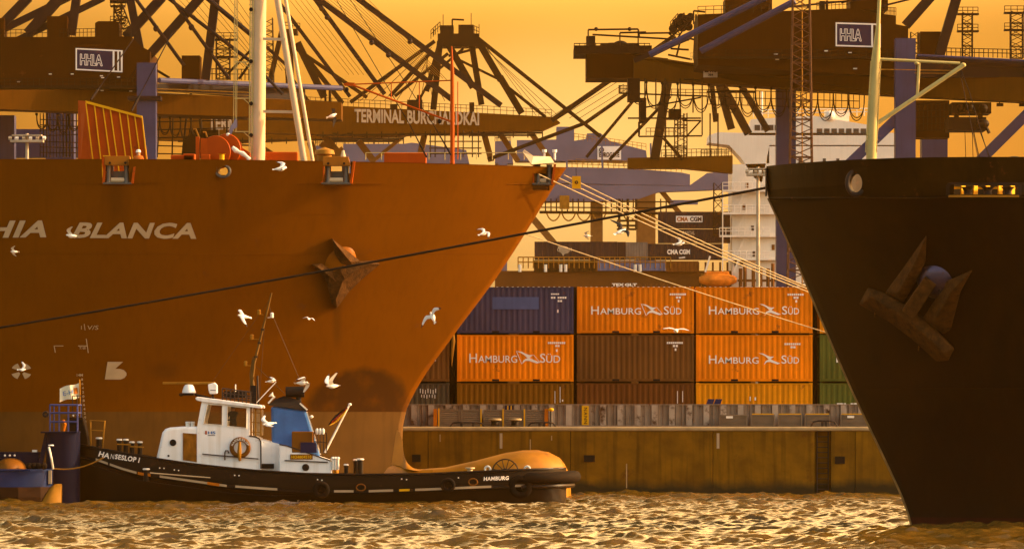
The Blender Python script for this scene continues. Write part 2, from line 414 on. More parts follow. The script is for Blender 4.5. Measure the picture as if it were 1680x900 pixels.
# quay wall: streaked, algae near the water
def quay_mat():
    m = mat('stained_quay_wall', (0.150, 0.070, 0.003), 0.8, var=0.35, scale=0.8, streak=0.75, streak_col=(0.050, 0.025, 0.0012), rust=0.28, rust_scale=0.55, rust_col=(0.085, 0.032, 0.004), bump=0.35)
    n, l = m.node_tree.nodes, m.node_tree.links
    b = n['Principled BSDF']; src = b.inputs['Base Color'].links[0].from_socket
    g = n.new('ShaderNodeNewGeometry'); sp = n.new('ShaderNodeSeparateXYZ'); l.new(g.outputs['Position'], sp.inputs[0])
    nz = n.new('ShaderNodeTexNoise'); nz.inputs['Scale'].default_value = 0.9; nz.inputs['Detail'].default_value = 6; l.new(g.outputs['Position'], nz.inputs['Vector'])
    ad = n.new('ShaderNodeMath'); ad.operation = 'MULTIPLY_ADD'; ad.inputs[1].default_value = 0.9; l.new(nz.outputs[0], ad.inputs[0]); l.new(sp.outputs['Z'], ad.inputs[2])
    mr = n.new('ShaderNodeMapRange'); mr.inputs[1].default_value = 0.75; mr.inputs[2].default_value = 1.25; l.new(ad.outputs[0], mr.inputs[0])
    mx = n.new('ShaderNodeMix'); mx.data_type = 'RGBA'; mx.inputs[6].default_value = (0.022, 0.019, 0.008, 1)   # wet weed band left by the tide
    l.new(mr.outputs[0], mx.inputs[0]); l.new(src, mx.inputs[7]); l.new(mx.outputs[2], b.inputs['Base Color'])
    return m
m_quaywall = quay_mat()

# ------------------------------------------------------------------ water: real waves where the river is seen, one sheet to the far bank
def water():
    rng = np.random.default_rng(11)
    xs = np.concatenate([np.array([-1500, -700, -300, -140, -80, -55]), np.arange(-42, 42.01, 0.125), np.array([55, 80, 140, 300, 700, 1500])])
    ys = np.concatenate([np.array([-60, 0, 60, 105, 130]), np.arange(148, 276.01, 0.135), np.array([300, 400, 600, 900, 1400, 2400])])
    Xg, Yg = np.meshgrid(xs, ys)
    h = np.zeros_like(Xg); dx = np.zeros_like(Xg); dy = np.zeros_like(Xg)
    for i in range(96):
        lam = 0.42 * (8.0 / 0.42) ** rng.random()
        th = rng.normal(R(78), R(42)); k = 2 * math.pi / lam
        a = 0.0069 * lam ** 0.52 * (0.6 + 0.8 * rng.random())
        ph = (Xg * math.cos(th) + Yg * math.sin(th)) * k + rng.random() * 6.283
        h += a * np.sin(ph); c = 0.85 * a * np.cos(ph)
        dx += c * math.cos(th); dy += c * math.sin(th)
    h = h + 0.9 * np.clip(h, 0, None) ** 2                       # peaked crests
    near = ((np.abs(Xg) < 48) & (Yg > 140) & (Yg < 280)).astype(float)
    edge = np.clip((Yg - 150) / 4, 0, 1) * np.clip((42 - np.abs(Xg)) / 2, 0, 1)
    h *= near * edge; dx *= near * edge; dy *= near * edge
    Xg = Xg + dx; Yg = Yg + dy
    nr, nc = Xg.shape
    v = np.stack([Xg, Yg, h - 0.02], -1).reshape(-1, 3)
    i = np.arange(nr * nc).reshape(nr, nc)
    q = np.stack([i[:-1, :-1], i[:-1, 1:], i[1:, 1:], i[1:, :-1]], -1).reshape(-1, 4)
    me = bpy.data.meshes.new('water')
    me.vertices.add(len(v)); me.vertices.foreach_set('co', v.astype(np.float32).ravel())
    me.loops.add(q.size); me.loops.foreach_set('vertex_index', q.astype(np.int32).ravel())
    me.polygons.add(len(q)); me.polygons.foreach_set('loop_start', np.arange(0, q.size, 4, dtype=np.int32))
    me.update(calc_edges=True); me.polygons.foreach_set('use_smooth', np.ones(len(q), dtype=bool))
    m = bpy.data.materials.new('river_water'); m.use_nodes = True
    n, l = m.node_tree.nodes, m.node_tree.links; b = n['Principled BSDF']
    b.inputs['Base Color'].default_value = (0.085, 0.046, 0.006, 1); b.inputs['Roughness'].default_value = 0.08
    b.inputs['IOR'].default_value = 1.5
    tc = n.new('ShaderNodeTexCoord')
    mp = n.new('ShaderNodeMapping'); mp.inputs['Scale'].default_value = (0.7, 1.3, 1.0); l.new(tc.outputs['Object'], mp.inputs[0])
    nz = n.new('ShaderNodeTexNoise'); nz.inputs['Scale'].default_value = 3.2; nz.inputs['Detail'].default_value = 4; l.new(mp.outputs[0], nz.inputs['Vector'])
    bp = n.new('ShaderNodeBump'); bp.inputs['Strength'].default_value = 0.6; bp.inputs['Distance'].default_value = 0.05
    l.new(nz.outputs[0], bp.inputs['Height']); l.new(bp.outputs[0], b.inputs['Normal'])
    me.materials.append(m)
    o = bpy.data.objects.new('water', me); COL.objects.link(o)
    return tag(o, kind='structure')
water()

# ------------------------------------------------------------------ quay and far terminal ground
QD, QZ = 270.0, Z(701.0, 270.0)
XL, XR = -70.0, 75.0
q = MB(); q.span((XL, QD + 0.9, -2), (XR, 430, QZ)); tag(q.build('quay_ground', m_asphalt), kind='structure')
q = MB(); q.span((-420, 560, -2), (420, 800, 3.4)); tag(q.build('terminal_ground', m_asphalt), kind='structure')
q = MB(); q.span((-1200, 1040, -2), (1200, 2300, 3.4)); tag(q.build('far_ground', m_asphalt), kind='structure')

wall = thing('quay_wall', 'stained brown concrete quay wall rising from the water below the containers', 'quay wall', (0, QD, 0))
rec = [(667, 700), (945, 985), (1368, 1388)]
q = MB()
cuts = sorted([XL, XR] + [X(1336, QD), X(1364, QD)])
# the wall face stands in shallow panels with joints; a ladder shaft is left open
x = XL
panels = []
while x < XR: panels.append((x, min(x + 7.3, XR))); x += 7.3
la, lb = X(1337, QD), X(1363, QD)
for a, b in panels:
    segs = [(a, b)]
    if a < lb and b > la: segs = [(a, la), (lb, b)]
    for s0, s1 in segs:
        if s1 - s0 > 0.05: q.span((s0 + 0.015, QD, -2), (s1 - 0.015, QD + 0.9, QZ - 0.17))
q.span((la, QD + 0.45, -2), (lb, QD + 0.88, QZ - 0.17))
q.build('wall_face', m_quaywall, wall)
q = MB(); q.span((XL, QD - 0.08, QZ - 0.168), (XR, QD + 0.895, QZ + 0.05)); q.build('coping', m_coping, wall, bevel=0.07)
q = MB()
for k in range(12):
    z = 0.25 + k * 0.27; q.tube((la + 0.12, QD + 0.2, z), (lb - 0.12, QD + 0.2, z), 0.02)
q.tube((la + 0.12, QD + 0.2, -0.5), (la + 0.12, QD + 0.2, QZ - 0.2), 0.03); q.tube((lb - 0.12, QD + 0.2, -0.5), (lb - 0.12, QD + 0.2, QZ - 0.2), 0.03)
q.build('ladder', m_darksteel, wall)
for px in (822, 1178):
    q = MB(); q.span(P(px - 2.2, 735, QD - 0.006), P(px + 2.2, 710, QD - 0.002)); q.build('white_mark', m_white_mark, wall)
for (x0, x1, y0, y1) in ((676, 690, 745, 757), (958, 976, 746, 757), (1370, 1386, 748, 760)):
    q = MB(); d = QD - 0.05
    a, b = P(x0, y1, d), P(x1, y0, d)
    for s0, s1 in (((a.x, a.z), (b.x, a.z + .07)), ((a.x, b.z - .07), (b.x, b.z)), ((a.x, a.z + .07), (a.x + .07, b.z - .07)), ((b.x - .07, a.z + .07), (b.x, b.z - .07))):
        q.span((s0[0], d, s0[1]), (s1[0], d + 0.046, s1[1]))
    q.span((a.x + .07, d + 0.03, a.z + .07), (b.x - .07, d + 0.044, b.z - .07))
    q.build('recess_plate', m_black, wall)
# moss and lime runs down the face
for px, y0, y1 in ((722, 712, 724), (905, 714, 722), (870, 720, 760), (1028, 760, 800)):
    q = MB(); q.span(P(px - 0.8, y1, QD - 0.004), P(px + 0.8, y0, QD - 0.001)); q.build('lime_run', m_coping, wall)

def bollard(px, lab):
    t = thing('quay_bollard', lab, 'bollard', P(px, 702, QD + 0.55), 'mooring bollards on the quay edge'); o = ORIGIN[t]
    o.z = QZ + 0.05; t.location.z = o.z
    MB().lathe([(0.30, 0), (0.30, 0.05), (0.20, 0.08), (0.19, 0.26), (0.24, 0.30)], o, n=20).build('post', m_bollard, t, smooth=True)
    MB().lathe([(0.24, 0.30), (0.33, 0.33), (0.34, 0.38), (0.30, 0.42), (0.0, 0.43)], o, n=20, cap=False).build('head', m_coping, t, smooth=True)
bollard(812, 'mushroom mooring bollard on the quay edge, the one of the pair nearer the orange stem')
bollard(845, 'mushroom bollard on the quay edge, of the pair the farther from the orange stem')
def quay_hoop(x0, x1, lab, h=0.22):
    a, b = P(x0, 702, QD + 0.25), P(x1, 702, QD + 0.25); z = QZ + 0.05
    t = thing('quay_rail', lab, 'rail', (a.x, a.y, z), 'low steel guard rails along the quay edge')
    MB().path([(a.x, a.y, z), (a.x + 0.15, a.y, z + h * 0.8), (a.x + 0.4, a.y, z + h), (b.x - 0.4, a.y, z + h), (b.x - 0.15, a.y, z + h * 0.8), (b.x, a.y, z)], 0.045, 8).build('bar', m_darksteel, t, smooth=True)
    for x in (a.x + 0.6, b.x - 0.6): MB().span((x - 0.06, a.y - 0.06, z), (x + 0.06, a.y + 0.06, z + h)).build('foot', m_darksteel, t)
quay_hoop(738, 795, 'low dark guard rail on the quay edge next to the orange ship stem')
quay_hoop(866, 912, 'low dark guard rail on the quay edge between the bollards and the yellow board')
quay_hoop(1330, 1374, 'arched dark guard rail above the ladder shaft in the quay wall', 0.3)
# ================================================================== big container ship with orange red bow
LD = 259.0
class Hull:
    def __init__(s, yc, stem, sgn, hb): s.yc, s.stem, s.sgn, s.hb = yc, stem, sgn, hb
    def y(s, x, z, side=-1, off=0.0): return s.yc + side * (s.hb(max(0.0, (s.stem(z) - x) * s.sgn), z) + off)
    def on(s, off=0.03):
        def f(px, py):
            D = s.yc - 4
            for _ in range(8):
                D = s.y(X(px, D), Z(py, D), -1, off)
            return Vector((X(px, D), D, Z(py, D)))
        return f
stem_px = [(938, 263), (912, 301), (880, 353), (848, 405), (815, 455), (786, 494), (757, 532), (728, 572), (700, 610), (682, 640), (669, 665), (662, 690), (660, 720), (660, 760), (660, 830)]
stem_tab = sorted((Z(py, LD), X(px, LD)) for px, py in stem_px)
def stem_l(z): return lerp_tab(stem_tab, z)
def hb_l(d, z):
    zn = min(1, max(0, z / 17.0)); B = 5.0 + 3.6 * zn; L = 30 - 7 * zn
    return B * (1 - (1 - min(d / L, 1)) ** 2.1) + 0.22 * min(1, d / 0.22) ** 0.5
HL = Hull(LD, stem_l, 1, hb_l)
Zdeck, Ztop = Z(301, LD - 8), Z(262, LD - 8)
ship = thing('container_ship', 'huge orange red container ship bow with bulbous forefoot lying behind the small tug', 'ship', (X(500, LD), LD, 0))

def hull_rows(H, zs, cols, xb, nb):
    """near and far skins: fixed columns up to xb, then nb blended columns to the stem"""
    out = []
    for side in (-1, 1):
        rows = []
        for z in zs:
            xe = H.stem(z); row = []
            for x in cols: row.append(Vector((x, H.y(x, z, side), z)))
            for i in range(1, nb + 1):
                t = 1 - (1 - i / nb) ** 2.2; x = xb + (xe - xb) * t
                row.append(Vector((x, H.y(x, z, side), z)))
            rows.append(row)
        out.append(rows)
    return out
zs = [-1.2, 0.0, 1.0, 2.0, 3.0, 3.6] + [Z(675, LD - 5)] + [4.4 + 0.45 * i for i in range(25)]
zs = sorted(set(z for z in zs if z < Zdeck - 0.2)) + [Zdeck]
zboot = Z(675, LD - 5)
xcols = [-75, -60, -48, -40, -34, -30] + [X(p, LD) for p in range(0, 640, 20)]
q = MB()
for rows in hull_rows(HL, zs, xcols, X(620, LD), 44):
    for i in range(len(rows) - 1):
        q.m = 1 if zs[i + 1] <= zboot + 1e-4 else 0
        q.grid(rows[i:i + 2])
q.m = 0
# stern-side closure and deck plate
q.grid([[Vector((-75, HL.y(-75, z, -1), z)), Vector((-75, HL.y(-75, z, 1), z))] for z in zs])
xs_d = xcols[:-1] + [X(620, LD) + (stem_l(Zdeck) - X(620, LD)) * (1 - (1 - i / 20) ** 2) for i in range(0, 20)]
q.grid([[Vector((x, HL.y(x, Zdeck, -1), Zdeck - 0.02)), Vector((x, HL.y(x, Zdeck, 1), Zdeck - 0.02))] for x in xs_d])
hull = q.build('hull', [m_hull_red, m_boot], ship, smooth=50, weld=True)

# bulwark with real openings at the mooring fairleads
holes = [(168, 216, 'a'), (527, 575, 'b'), (874, 906, 'c')]
colpx = sorted(set([p for p in range(-20, 870, 22)] + [171, 215, 529, 574, 357, 375, 875, 903]))
colx = [-75, -50, -36] + [X(p, LD - 7) for p in colpx]
def skip(px, zrel):
    for a, b in ((171, 215), (529, 574)):
        if a - 0.5 <= px < b - 0.5: return True
    if 875 - .5 <= px < 903 - .5: return zrel < 2
    return False
zb = [Zdeck, Zdeck + (Ztop - Zdeck) * 0.36, Zdeck + (Ztop - Zdeck) * 0.7, Ztop]
q = MB(); xbb = colx[-1]
for side in (-1, 1):
    for off in (0.0, -0.16):
        rows = []
        for z in zb:
            xe = stem_l(z) + (off * 1.5); row = [Vector((x, HL.y(x, z, side, off), z)) for x in colx]
            for i in range(1, 19):
                x = xbb + (xe - xbb) * (1 - (1 - i / 18) ** 2); row.append(Vector((x, HL.y(x, z, side, off if i < 18 else 0), z)))
            rows.append(row)
        for k in range(3):
            for j in range(len(rows[0]) - 1):
                pxj = rows[k][j].x / MP(LD - 7) + 840
                if side == -1 and skip(round(pxj), k): continue
                if side == -1 and k == 1 and 357 - .5 <= round(pxj) < 375 - .5: continue
                q.add([rows[k][j], rows[k][j + 1], rows[k + 1][j + 1], rows[k + 1][j]], [(0, 1, 2, 3)])
    # rim
    for j in range(len(colx) + 17):
        def rim(off, jj):
            if jj < len(colx): x = colx[jj]
            else: x = xbb + (stem_l(Ztop) + (off * 1.5) - xbb) * (1 - (1 - (jj - len(colx) + 1) / 18) ** 2)
            return Vector((x, HL.y(x, Ztop, side, off if jj < len(colx) + 17 else 0), Ztop))
        pxj = rim(0, j).x / MP(LD - 7) + 840
        if side == -1 and skip(round(pxj), 2): continue
        q.add([rim(0.02, j), rim(0.02, j + 1), rim(-0.18, j + 1), rim(-0.18, j)], [(0, 1, 2, 3)])
q.build('bulwark', m_hull_red, ship, smooth=50)
on = HL.on(0.03)
# knuckle bead along the deck line
def hull_line(name, pts, r, m, parent=ship, n=6, off=0.02):
    f = HL.on(off); return MB().path([f(*p) for p in pts], r, n).build(name, m, parent, smooth=True)
hull_line('deck_line_bead', [(x, 301) for x in range(112, 262, 10)], 0.016, m_hull_red)
hull_line('deck_line_bead', [(x, 301) for x in range(488, 632, 10)], 0.016, m_hull_red)
hull_line('deck_line_bead', [(x, 302) for x in range(832, 912, 8)], 0.016, m_hull_red)
hull_line('weld_seam', [(x, 416) for x in range(-20, 840, 20)], 0.010, m_hull_red, off=0.004)
for y_ in (352, 486, 558): hull_line('weld_seam', [(x, y_) for x in range(-20, 560 if y_ > 480 else 800, 20)], 0.006, m_hull_red, off=0.003)
for x_ in (): hull_line('weld_seam', [(x_ - (0 if x_ < 400 else (y_ - 305) * .12), y_) for y_ in range(306, 670, 16)], 0.006, m_hull_red, off=0.003)
# stepped bulwark end at the left edge of view
# roller fairleads in the openings
def fairlead(x0, x1, yt, yb, lean, hood=True):
    f = HL.on(0.0); a, b = f(x0, yb), f(x1, yb); y = min(a.y, b.y); w = b.x - a.x; zt, zb_ = Z(yt, y), a.z
    q = MB()
    q.span((a.x - 0.05, y - 0.10, zb_ - 0.03), (b.x + 0.05, y + 1.0, zb_ + 0.05))
    q.span((a.x + 0.10, y + 0.75, zb_ + 0.05), (a.x + w * 0.30, y + 0.95, zt - 0.3)); q.span((b.x - w * 0.30, y + 0.75, zb_ + 0.05), (b.x - 0.1, y + 0.95, zt - 0.3))
    q.span((a.x + w * 0.30, y + 0.75, zb_ + 0.05), (b.x - w * 0.30, y + 0.95, zb_ + 0.62))
    fr = q.build('fairlead_frame', m_steel, ship)
    for sx in (0.16, 0.84):
        xx = a.x + w * sx
        MB().lathe([(0.15, 0), (0.13, 0.15), (0.115, 0.5), (0.13, 0.8), (0.15, 0.92)], (xx + lean, y + 0.15, zb_ + 0.05), (lean * -0.25, 0, 1), n=16).build('roller', m_steel, fr, smooth=True)
    MB().tube((a.x + w * 0.25, y + 0.18, zb_ + 0.17), (b.x - w * 0.25, y + 0.18, zb_ + 0.17), 0.12, 14).build('bottom_roller', m_mast_white, fr, smooth=True)
    MB().prism([(b.x + 0.02, y - 0.12, zb_), (b.x + 0.12, y - 0.12, zb_), (b.x + 0.28, y - 0.12, zt - 0.1), (b.x + 0.16, y - 0.12, zt - 0.1)], (0, 0.9, 0)).build('cheek_plate', m_red, fr)
    MB().prism([(a.x - 0.1, y - 0.06, zb_), (a.x + 0.02, y - 0.06, zb_), (a.x + 0.08, y - 0.06, zt - 0.1), (a.x - 0.02, y - 0.06, zt - 0.1)], (0, 0.8, 0)).build('cheek_plate', m_red, fr)
    if hood:
        q = MB(); q.prism([(a.x + 0.02, y - 0.16, zt - 0.33), (b.x + 0.06, y - 0.16, zt - 0.33), (b.x - 0.06, y - 0.02, zt + 0.12), (a.x + 0.02, y - 0.02, zt + 0.12)], (0, 0.5, 0))
        h = q.build('fairlead_hood', m_hood, fr, bevel=0.02)
        for sx in (0.22, 0.8): MB().tube((a.x + w * sx, y - 0.15, zt - 0.22), (a.x + w * sx, y - 0.19, zt - 0.22), 0.06, 10).build('hood_pin', m_black, h)
    return fr
fairlead(171, 215, 260, 301, -0.02)
fairlead(529, 574, 261, 301, 0.05)
fr = fairlead(875, 903, 266, 302, 0.10, hood=False)
f0 = HL.on(0.0); a = f0(872, 266); b = f0(908, 264)
MB().prism([a + Vector((0, -0.15, -0.12)), b + Vector((0.05, -0.15, -0.1)), b + Vector((-0.15, 0.1, 0.22)), a + Vector((0.1, 0.1, 0.30)), a + Vector((-0.35, 0.1, 0.62)), a + Vector((-0.45, 0.1, 0.5))], (0, 0.9, 0)).build('fairlead_hood', m_mast_white, fr, bevel=0.02)
# oval chock
c0 = f0(366, 281)
q = MB(); vs, fs = poly_holes([(356.5, 268), (375.5, 268), (375.5, 292), (356.5, 292)], [circle(366, 281, 8.2, 7.4, 20)], HL.on(0.005)); q.add(vs, fs)
q.build('chock_plate', m_hull_red, ship)
MB().torus(c0 + Vector((0, -0.02, 0)), (0.1, 1, 0), 0.31, 0.065, 28, 8, 1.08, 0.9).build('chock_ring', m_steel, ship, smooth=True)
MB().lathe([(0.26, 0.02), (0.20, 0.5), (0.24, 0.9)], c0, (0, 1, 0.05), n=20, cap=False).build('chock_tube', m_mast_white, ship, smooth=True)

# lettering and marks, laid on the curved plating
onl = HL.on(0.035)
q = MB()
letter(q, 'BAHIA', ((-98, 391), (76, 389), (88, 361.5), (-86, 361.5)), onl, 0.035, 0.0, 1.08)
q.build('ship_name', m_white_mark, ship)
q = MB(); letter(q, 'BLANCA', ((117, 390.5), (322, 392), (329, 365.5), (131, 364.5)), onl, 0.035, 0.0, 1.06)
q.build('ship_name', m_white_mark, ship)
q = MB()
for k in range(4):
    t0 = R(22 + 90 * k); t1 = t0 + R(48)
    pts = [(35 + 4.5 * math.cos(t0), 608.5 + 4 * math.sin(t0))] + [(35 + 17 * math.cos(t0 + (t1 - t0) * i / 6), 608.5 + 13.5 * math.sin(t0 + (t1 - t0) * i / 6)) for i in range(7)] + [(35 + 4.5 * math.cos(t1), 608.5 + 4 * math.sin(t1))]
    q.add([onl(*p) for p in pts], [tuple(range(len(pts)))])
q.build('thruster_mark', m_white_mark, ship)
q = MB()
pts = [(176.5, 593), (202, 593), (189, 604.5), (197, 604.5), (203, 606.5), (207.5, 611), (207.5, 615), (204, 619.5), (198, 622), (172, 622)]
q.add([onl(*p) for p in pts], [tuple(range(len(pts)))])
q.build('bulb_mark', m_white_mark, ship)
for pl in (((88, 566.4), (104, 566.4), (104, 567.6), (89.6, 567.6), (91.5, 578), (90, 578)), ((140.8, 555), (142, 555), (145.5, 578.5), (144, 578.5), (142.6, 567.6), (128, 567.6), (128, 566.4), (142.4, 566.4)), ((137.5, 531), (138.7, 531), (140.2, 541.5), (139, 541.5))):
    q = MB(); vs, fs = poly_holes(list(pl), [], onl); q.add(vs, fs); q.build('tank_mark', m_white_mark, ship)
q = MB(); letter(q, 'I', rectq(133, 534, 134, 540), onl); q.build('mark_lettering', m_white_mark, ship)
q = MB(); letter(q, 'V/S', ((142.5, 540.5), (161, 540.5), (162, 533.5), (143.5, 533.5)), onl, 0.0); q.build('mark_lettering', m_white_mark, ship)
q = MB(); letter(q, 'T/B', ((129, 572.5), (140, 572.5), (141, 568.5), (130, 568.5)), onl, 0.0); q.build('mark_lettering', m_white_mark, ship)
q = MB(); letter(q, '14M', rectq(126, 612.5, 136, 617), onl)
for k, ch in enumerate('8642086420864'):
    letter(q, ch, rectq(133 + k * 0.55, 620 + k * 6.9, 136.2 + k * 0.55, 624 + k * 6.9), onl, 0.03)
q.build('draft_marks', m_white_mark, ship)
# bared primer above the boot top and the rub marks round the anchor: wear with its own outline, in the paint
def hull_wear_and_sheen(m, spots):  # also lays the painted sheen on the dark bow
    n, l = m.node_tree.nodes, m.node_tree.links; b = n['Principled BSDF']
    out = b.inputs['Base Color'].links[0].from_socket
    tc = n.new('ShaderNodeTexCoord'); sp = n.new('ShaderNodeSeparateXYZ'); l.new(tc.outputs['Object'], sp.inputs[0])
    nz = n.new('ShaderNodeTexNoise'); nz.inputs['Scale'].default_value = 1.1; nz.inputs['Detail'].default_value = 7; l.new(tc.outputs['Object'], nz.inputs['Vector'])
    def mth(op, a, b_=None, c=None):
        k = n.new('ShaderNodeMath'); k.operation = op
        for i, s_ in enumerate((a, b_, c)):
            if s_ is None: continue
            if isinstance(s_, (int, float)): k.inputs[i].default_value = s_
            else: l.new(s_, k.inputs[i])
        return k.outputs[0]
    for (cx, cz, rx, rz, zmin, colr, amt, edge, nzk) in spots:
        dx = mth('DIVIDE', mth('SUBTRACT', sp.outputs['X'], cx), rx); dz = mth('DIVIDE', mth('SUBTRACT', sp.outputs['Z'], cz), rz)
        d = mth('SQRT', mth('ADD', mth('MULTIPLY', dx, dx), mth('MULTIPLY', dz, dz)))
        d = mth('MULTIPLY_ADD', mth('SUBTRACT', nz.outputs[0], 0.5), nzk, d)
        mr = n.new('ShaderNodeMapRange'); mr.inputs[1].default_value = 1.0 + edge; mr.inputs[2].default_value = 1.0 - edge; mr.inputs[4].default_value = amt
        l.new(d, mr.inputs[0])
        fac = mth('MULTIPLY', mr.outputs[0], mth('GREATER_THAN', sp.outputs['Z'], zmin))
        n5 = n.new('ShaderNodeTexNoise'); n5.inputs['Scale'].default_value = 0.75; n5.inputs['Detail'].default_value = 6; l.new(tc.outputs['Object'], n5.inputs['Vector'])
        r5 = n.new('ShaderNodeMapRange'); r5.inputs[1].default_value = 0.70; r5.inputs[2].default_value = 0.50; r5.inputs[3].default_value = 0.45
        l.new(n5.outputs[0], r5.inputs[0]); fac = mth('MULTIPLY', fac, r5.outputs[0])
        mx = n.new('ShaderNodeMix'); mx.data_type = 'RGBA'; mx.inputs[7].default_value = colr + (1,)
        l.new(fac, mx.inputs[0]); l.new(out, mx.inputs[6]); out = mx.outputs[2]
    l.new(out, b.inputs['Base Color'])
ox = ORIGIN[ship]
hull_wear_and_sheen(m_hull_red, [
    (X(592, LD - 3) - ox.x, Z(672, LD - 3), 84 * MP(LD - 3), 68 * MP(LD - 3), zboot, (0.034, 0.013, 0.003), 0.88, 0.09, 0.30),
    (X(552, LD - 4) - ox.x, Z(446, LD - 4), 40 * MP(LD - 4), 50 * MP(LD - 4), 0, (0.07, 0.026, 0.004), 0.6, 0.45, 0.6),
    (X(552, LD - 4) - ox.x, Z(520, LD - 4), 7 * MP(LD), 46 * MP(LD), 0, (0.055, 0.020, 0.003), 0.5, 0.5, 0.5),
    (X(193, LD - 7) - ox.x, Z(332, LD - 7), 16 * MP(LD), 34 * MP(LD), 0, (0.060, 0.020, 0.002), 0.45, 0.6, 0.5),
    (X(551, LD - 6) - ox.x, Z(332, LD - 6), 15 * MP(LD), 36 * MP(LD), 0, (0.060, 0.020, 0.002), 0.45, 0.6, 0.5),
    (X(366, LD - 7) - ox.x, Z(318, LD - 7), 5 * MP(LD), 34 * MP(LD), 0, (0.060, 0.020, 0.002), 0.5, 0.6, 0.4),
    (X(266, LD - 7) - ox.x, Z(606, LD - 7), 22 * MP(LD), 12 * MP(LD), 0, (0.07, 0.024, 0.003), 0.5, 0.5, 0.8)])

# bulbous bow
bt = [(560, 700), (600, 735), (640, 758), (668, 768), (690, 769), (730, 766), (780, 755), (830, 742), (858, 738), (882, 737.5), (900, 741), (918, 750), (926, 760), (933, 774), (936, 792), (937, 812)]
q = MB(); rows = []; yc = LD - 0.3
for i, (px, py) in enumerate(bt):
    x = X(px, yc); zt = Z(py, yc); zb_ = -3.2 if i < len(bt) - 2 else -1.2
    t = min(1, max(0, (937 - px) / 80)); w = 2.3 * (1 - (1 - t) ** 2) ** 0.5 + 0.05
    w = min(w, lerp_tab([(560, .3), (640, .38), (690, .75), (740, 1.3), (800, 1.9), (860, 2.3)], px))
    row = []
    for j in range(24):
        a = 2 * math.pi * j / 24; zc = (zt + zb_) / 2; hz = (zt - zb_) / 2
        row.append(Vector((x, yc + w * math.sin(a), zc + hz * math.cos(a))))
    rows.append(row)
q.grid(rows, True); q.add(rows[-1], [tuple(range(24))])
# fillet between stem and bulb
fil = [(640, 700, 761), (655, 705, 764), (660.5, 722, 766), (661.5, 738, 768), (664, 750, 768), (669, 759, 769), (677, 766, 770.5), (690, 769.2, 771.5)]
rows = [[Vector((X(px, yc), yc - w, Z(b_, yc))), Vector((X(px, yc), yc - w * 0.4, Z(a_, yc) - 0.03)), Vector((X(px, yc), yc + w * 0.4, Z(a_, yc) - 0.03)), Vector((X(px, yc), yc + w, Z(b_, yc)))] for (px, a_, b_), w in zip(fil, (0.12, 0.10, 0.10, 0.12, 0.18, 0.30, 0.55, 0.8))]
q.grid(rows)
q.build('bulbous_bow', m_bulb, ship, smooth=60)

# anchor in its bolster
def prism_on(H, pts, off, T, q):
    f = H.on(off); q.prism([f(*p) for p in pts], (0, T, 0)); return q
oc = HL.on(-1.06)(541, 418)
MB().ball(oc, 1.40, 1.02, 1.36, 28, 16, Matrix.Rotation(R(-18), 3, 'Z')).build('anchor_bolster', mat('bolster_orange', (0.20, 0.062, 0.0015), 0.35, var=0.15, rust=0.1), ship, smooth=True)
m_anchor = mat('rusty_anchor_iron', (0.060, 0.025, 0.005), 0.75, var=0.5, scale=4, rust=0.5, rust_scale=5, rust_col=(0.030, 0.012, 0.003), bump=0.9)
q = MB()
f1 = HL.on(0.62); f2 = HL.on(0.32)
def wedge(q, outline, ridge, base, top, H):
    """solid with a raised ridge: outline on the low plane, ridge points above it"""
    fb, ft, fk = H.on(base), H.on(top), H.on(base - 0.35)
    lo = [fb(*p) for p in outline]; hi = [ft(*p) for p in ridge]; n = len(lo); bk = [fk(*p) for p in outline]; nb_ = n + len(hi)
    c = sum(hi, Vector()) / len(hi)
    vs = lo + hi + bk; fs = []
    for i in range(n):
        j = (i + 1) % n
        ki = n + min(range(len(hi)), key=lambda k: (hi[k] - lo[i]).length); kj = n + min(range(len(hi)), key=lambda k: (hi[k] - lo[j]).length)
        if ki == kj: fs.append((i, j, ki))
        else: fs.append((i, j, kj, ki))
        fs.append((i, nb_ + i, nb_ + j, j))
    fs.append(tuple(reversed(range(nb_, nb_ + n))))
    q.add(vs, fs)
wedge(q, [(545, 391), (555, 400), (577, 417), (592, 429), (580, 440), (560, 434), (549, 416)], [(549, 398), (560, 414), (575, 429)], 0.30, 0.56, HL)
wedge(q, [(511, 433), (528, 432), (550, 447), (567, 461), (556, 482), (541, 472), (531, 455)], [(520, 437), (538, 450), (555, 465)], 0.28, 0.50, HL)
wedge(q, [(584, 428), (611, 427), (624, 433), (596, 456), (573, 478), (553, 505), (544, 498), (537, 468), (540, 450), (562, 438)], [(606, 433), (580, 446), (562, 462), (551, 490)], 0.34, 0.62, HL)
q.build('anchor', m_anchor, ship)
q = MB(); prism_on(HL, [(556, 440), (563, 435), (574, 450), (566, 457)], 0.66, 0.5, q); q.build('anchor_shank', m_anchor, ship)

# things on the forecastle deck -------------------------------------------------
DD = LD + 1.0                       # distance of the deck gear
zd = Zdeck
def D(px, py): return P(px, py, DD)
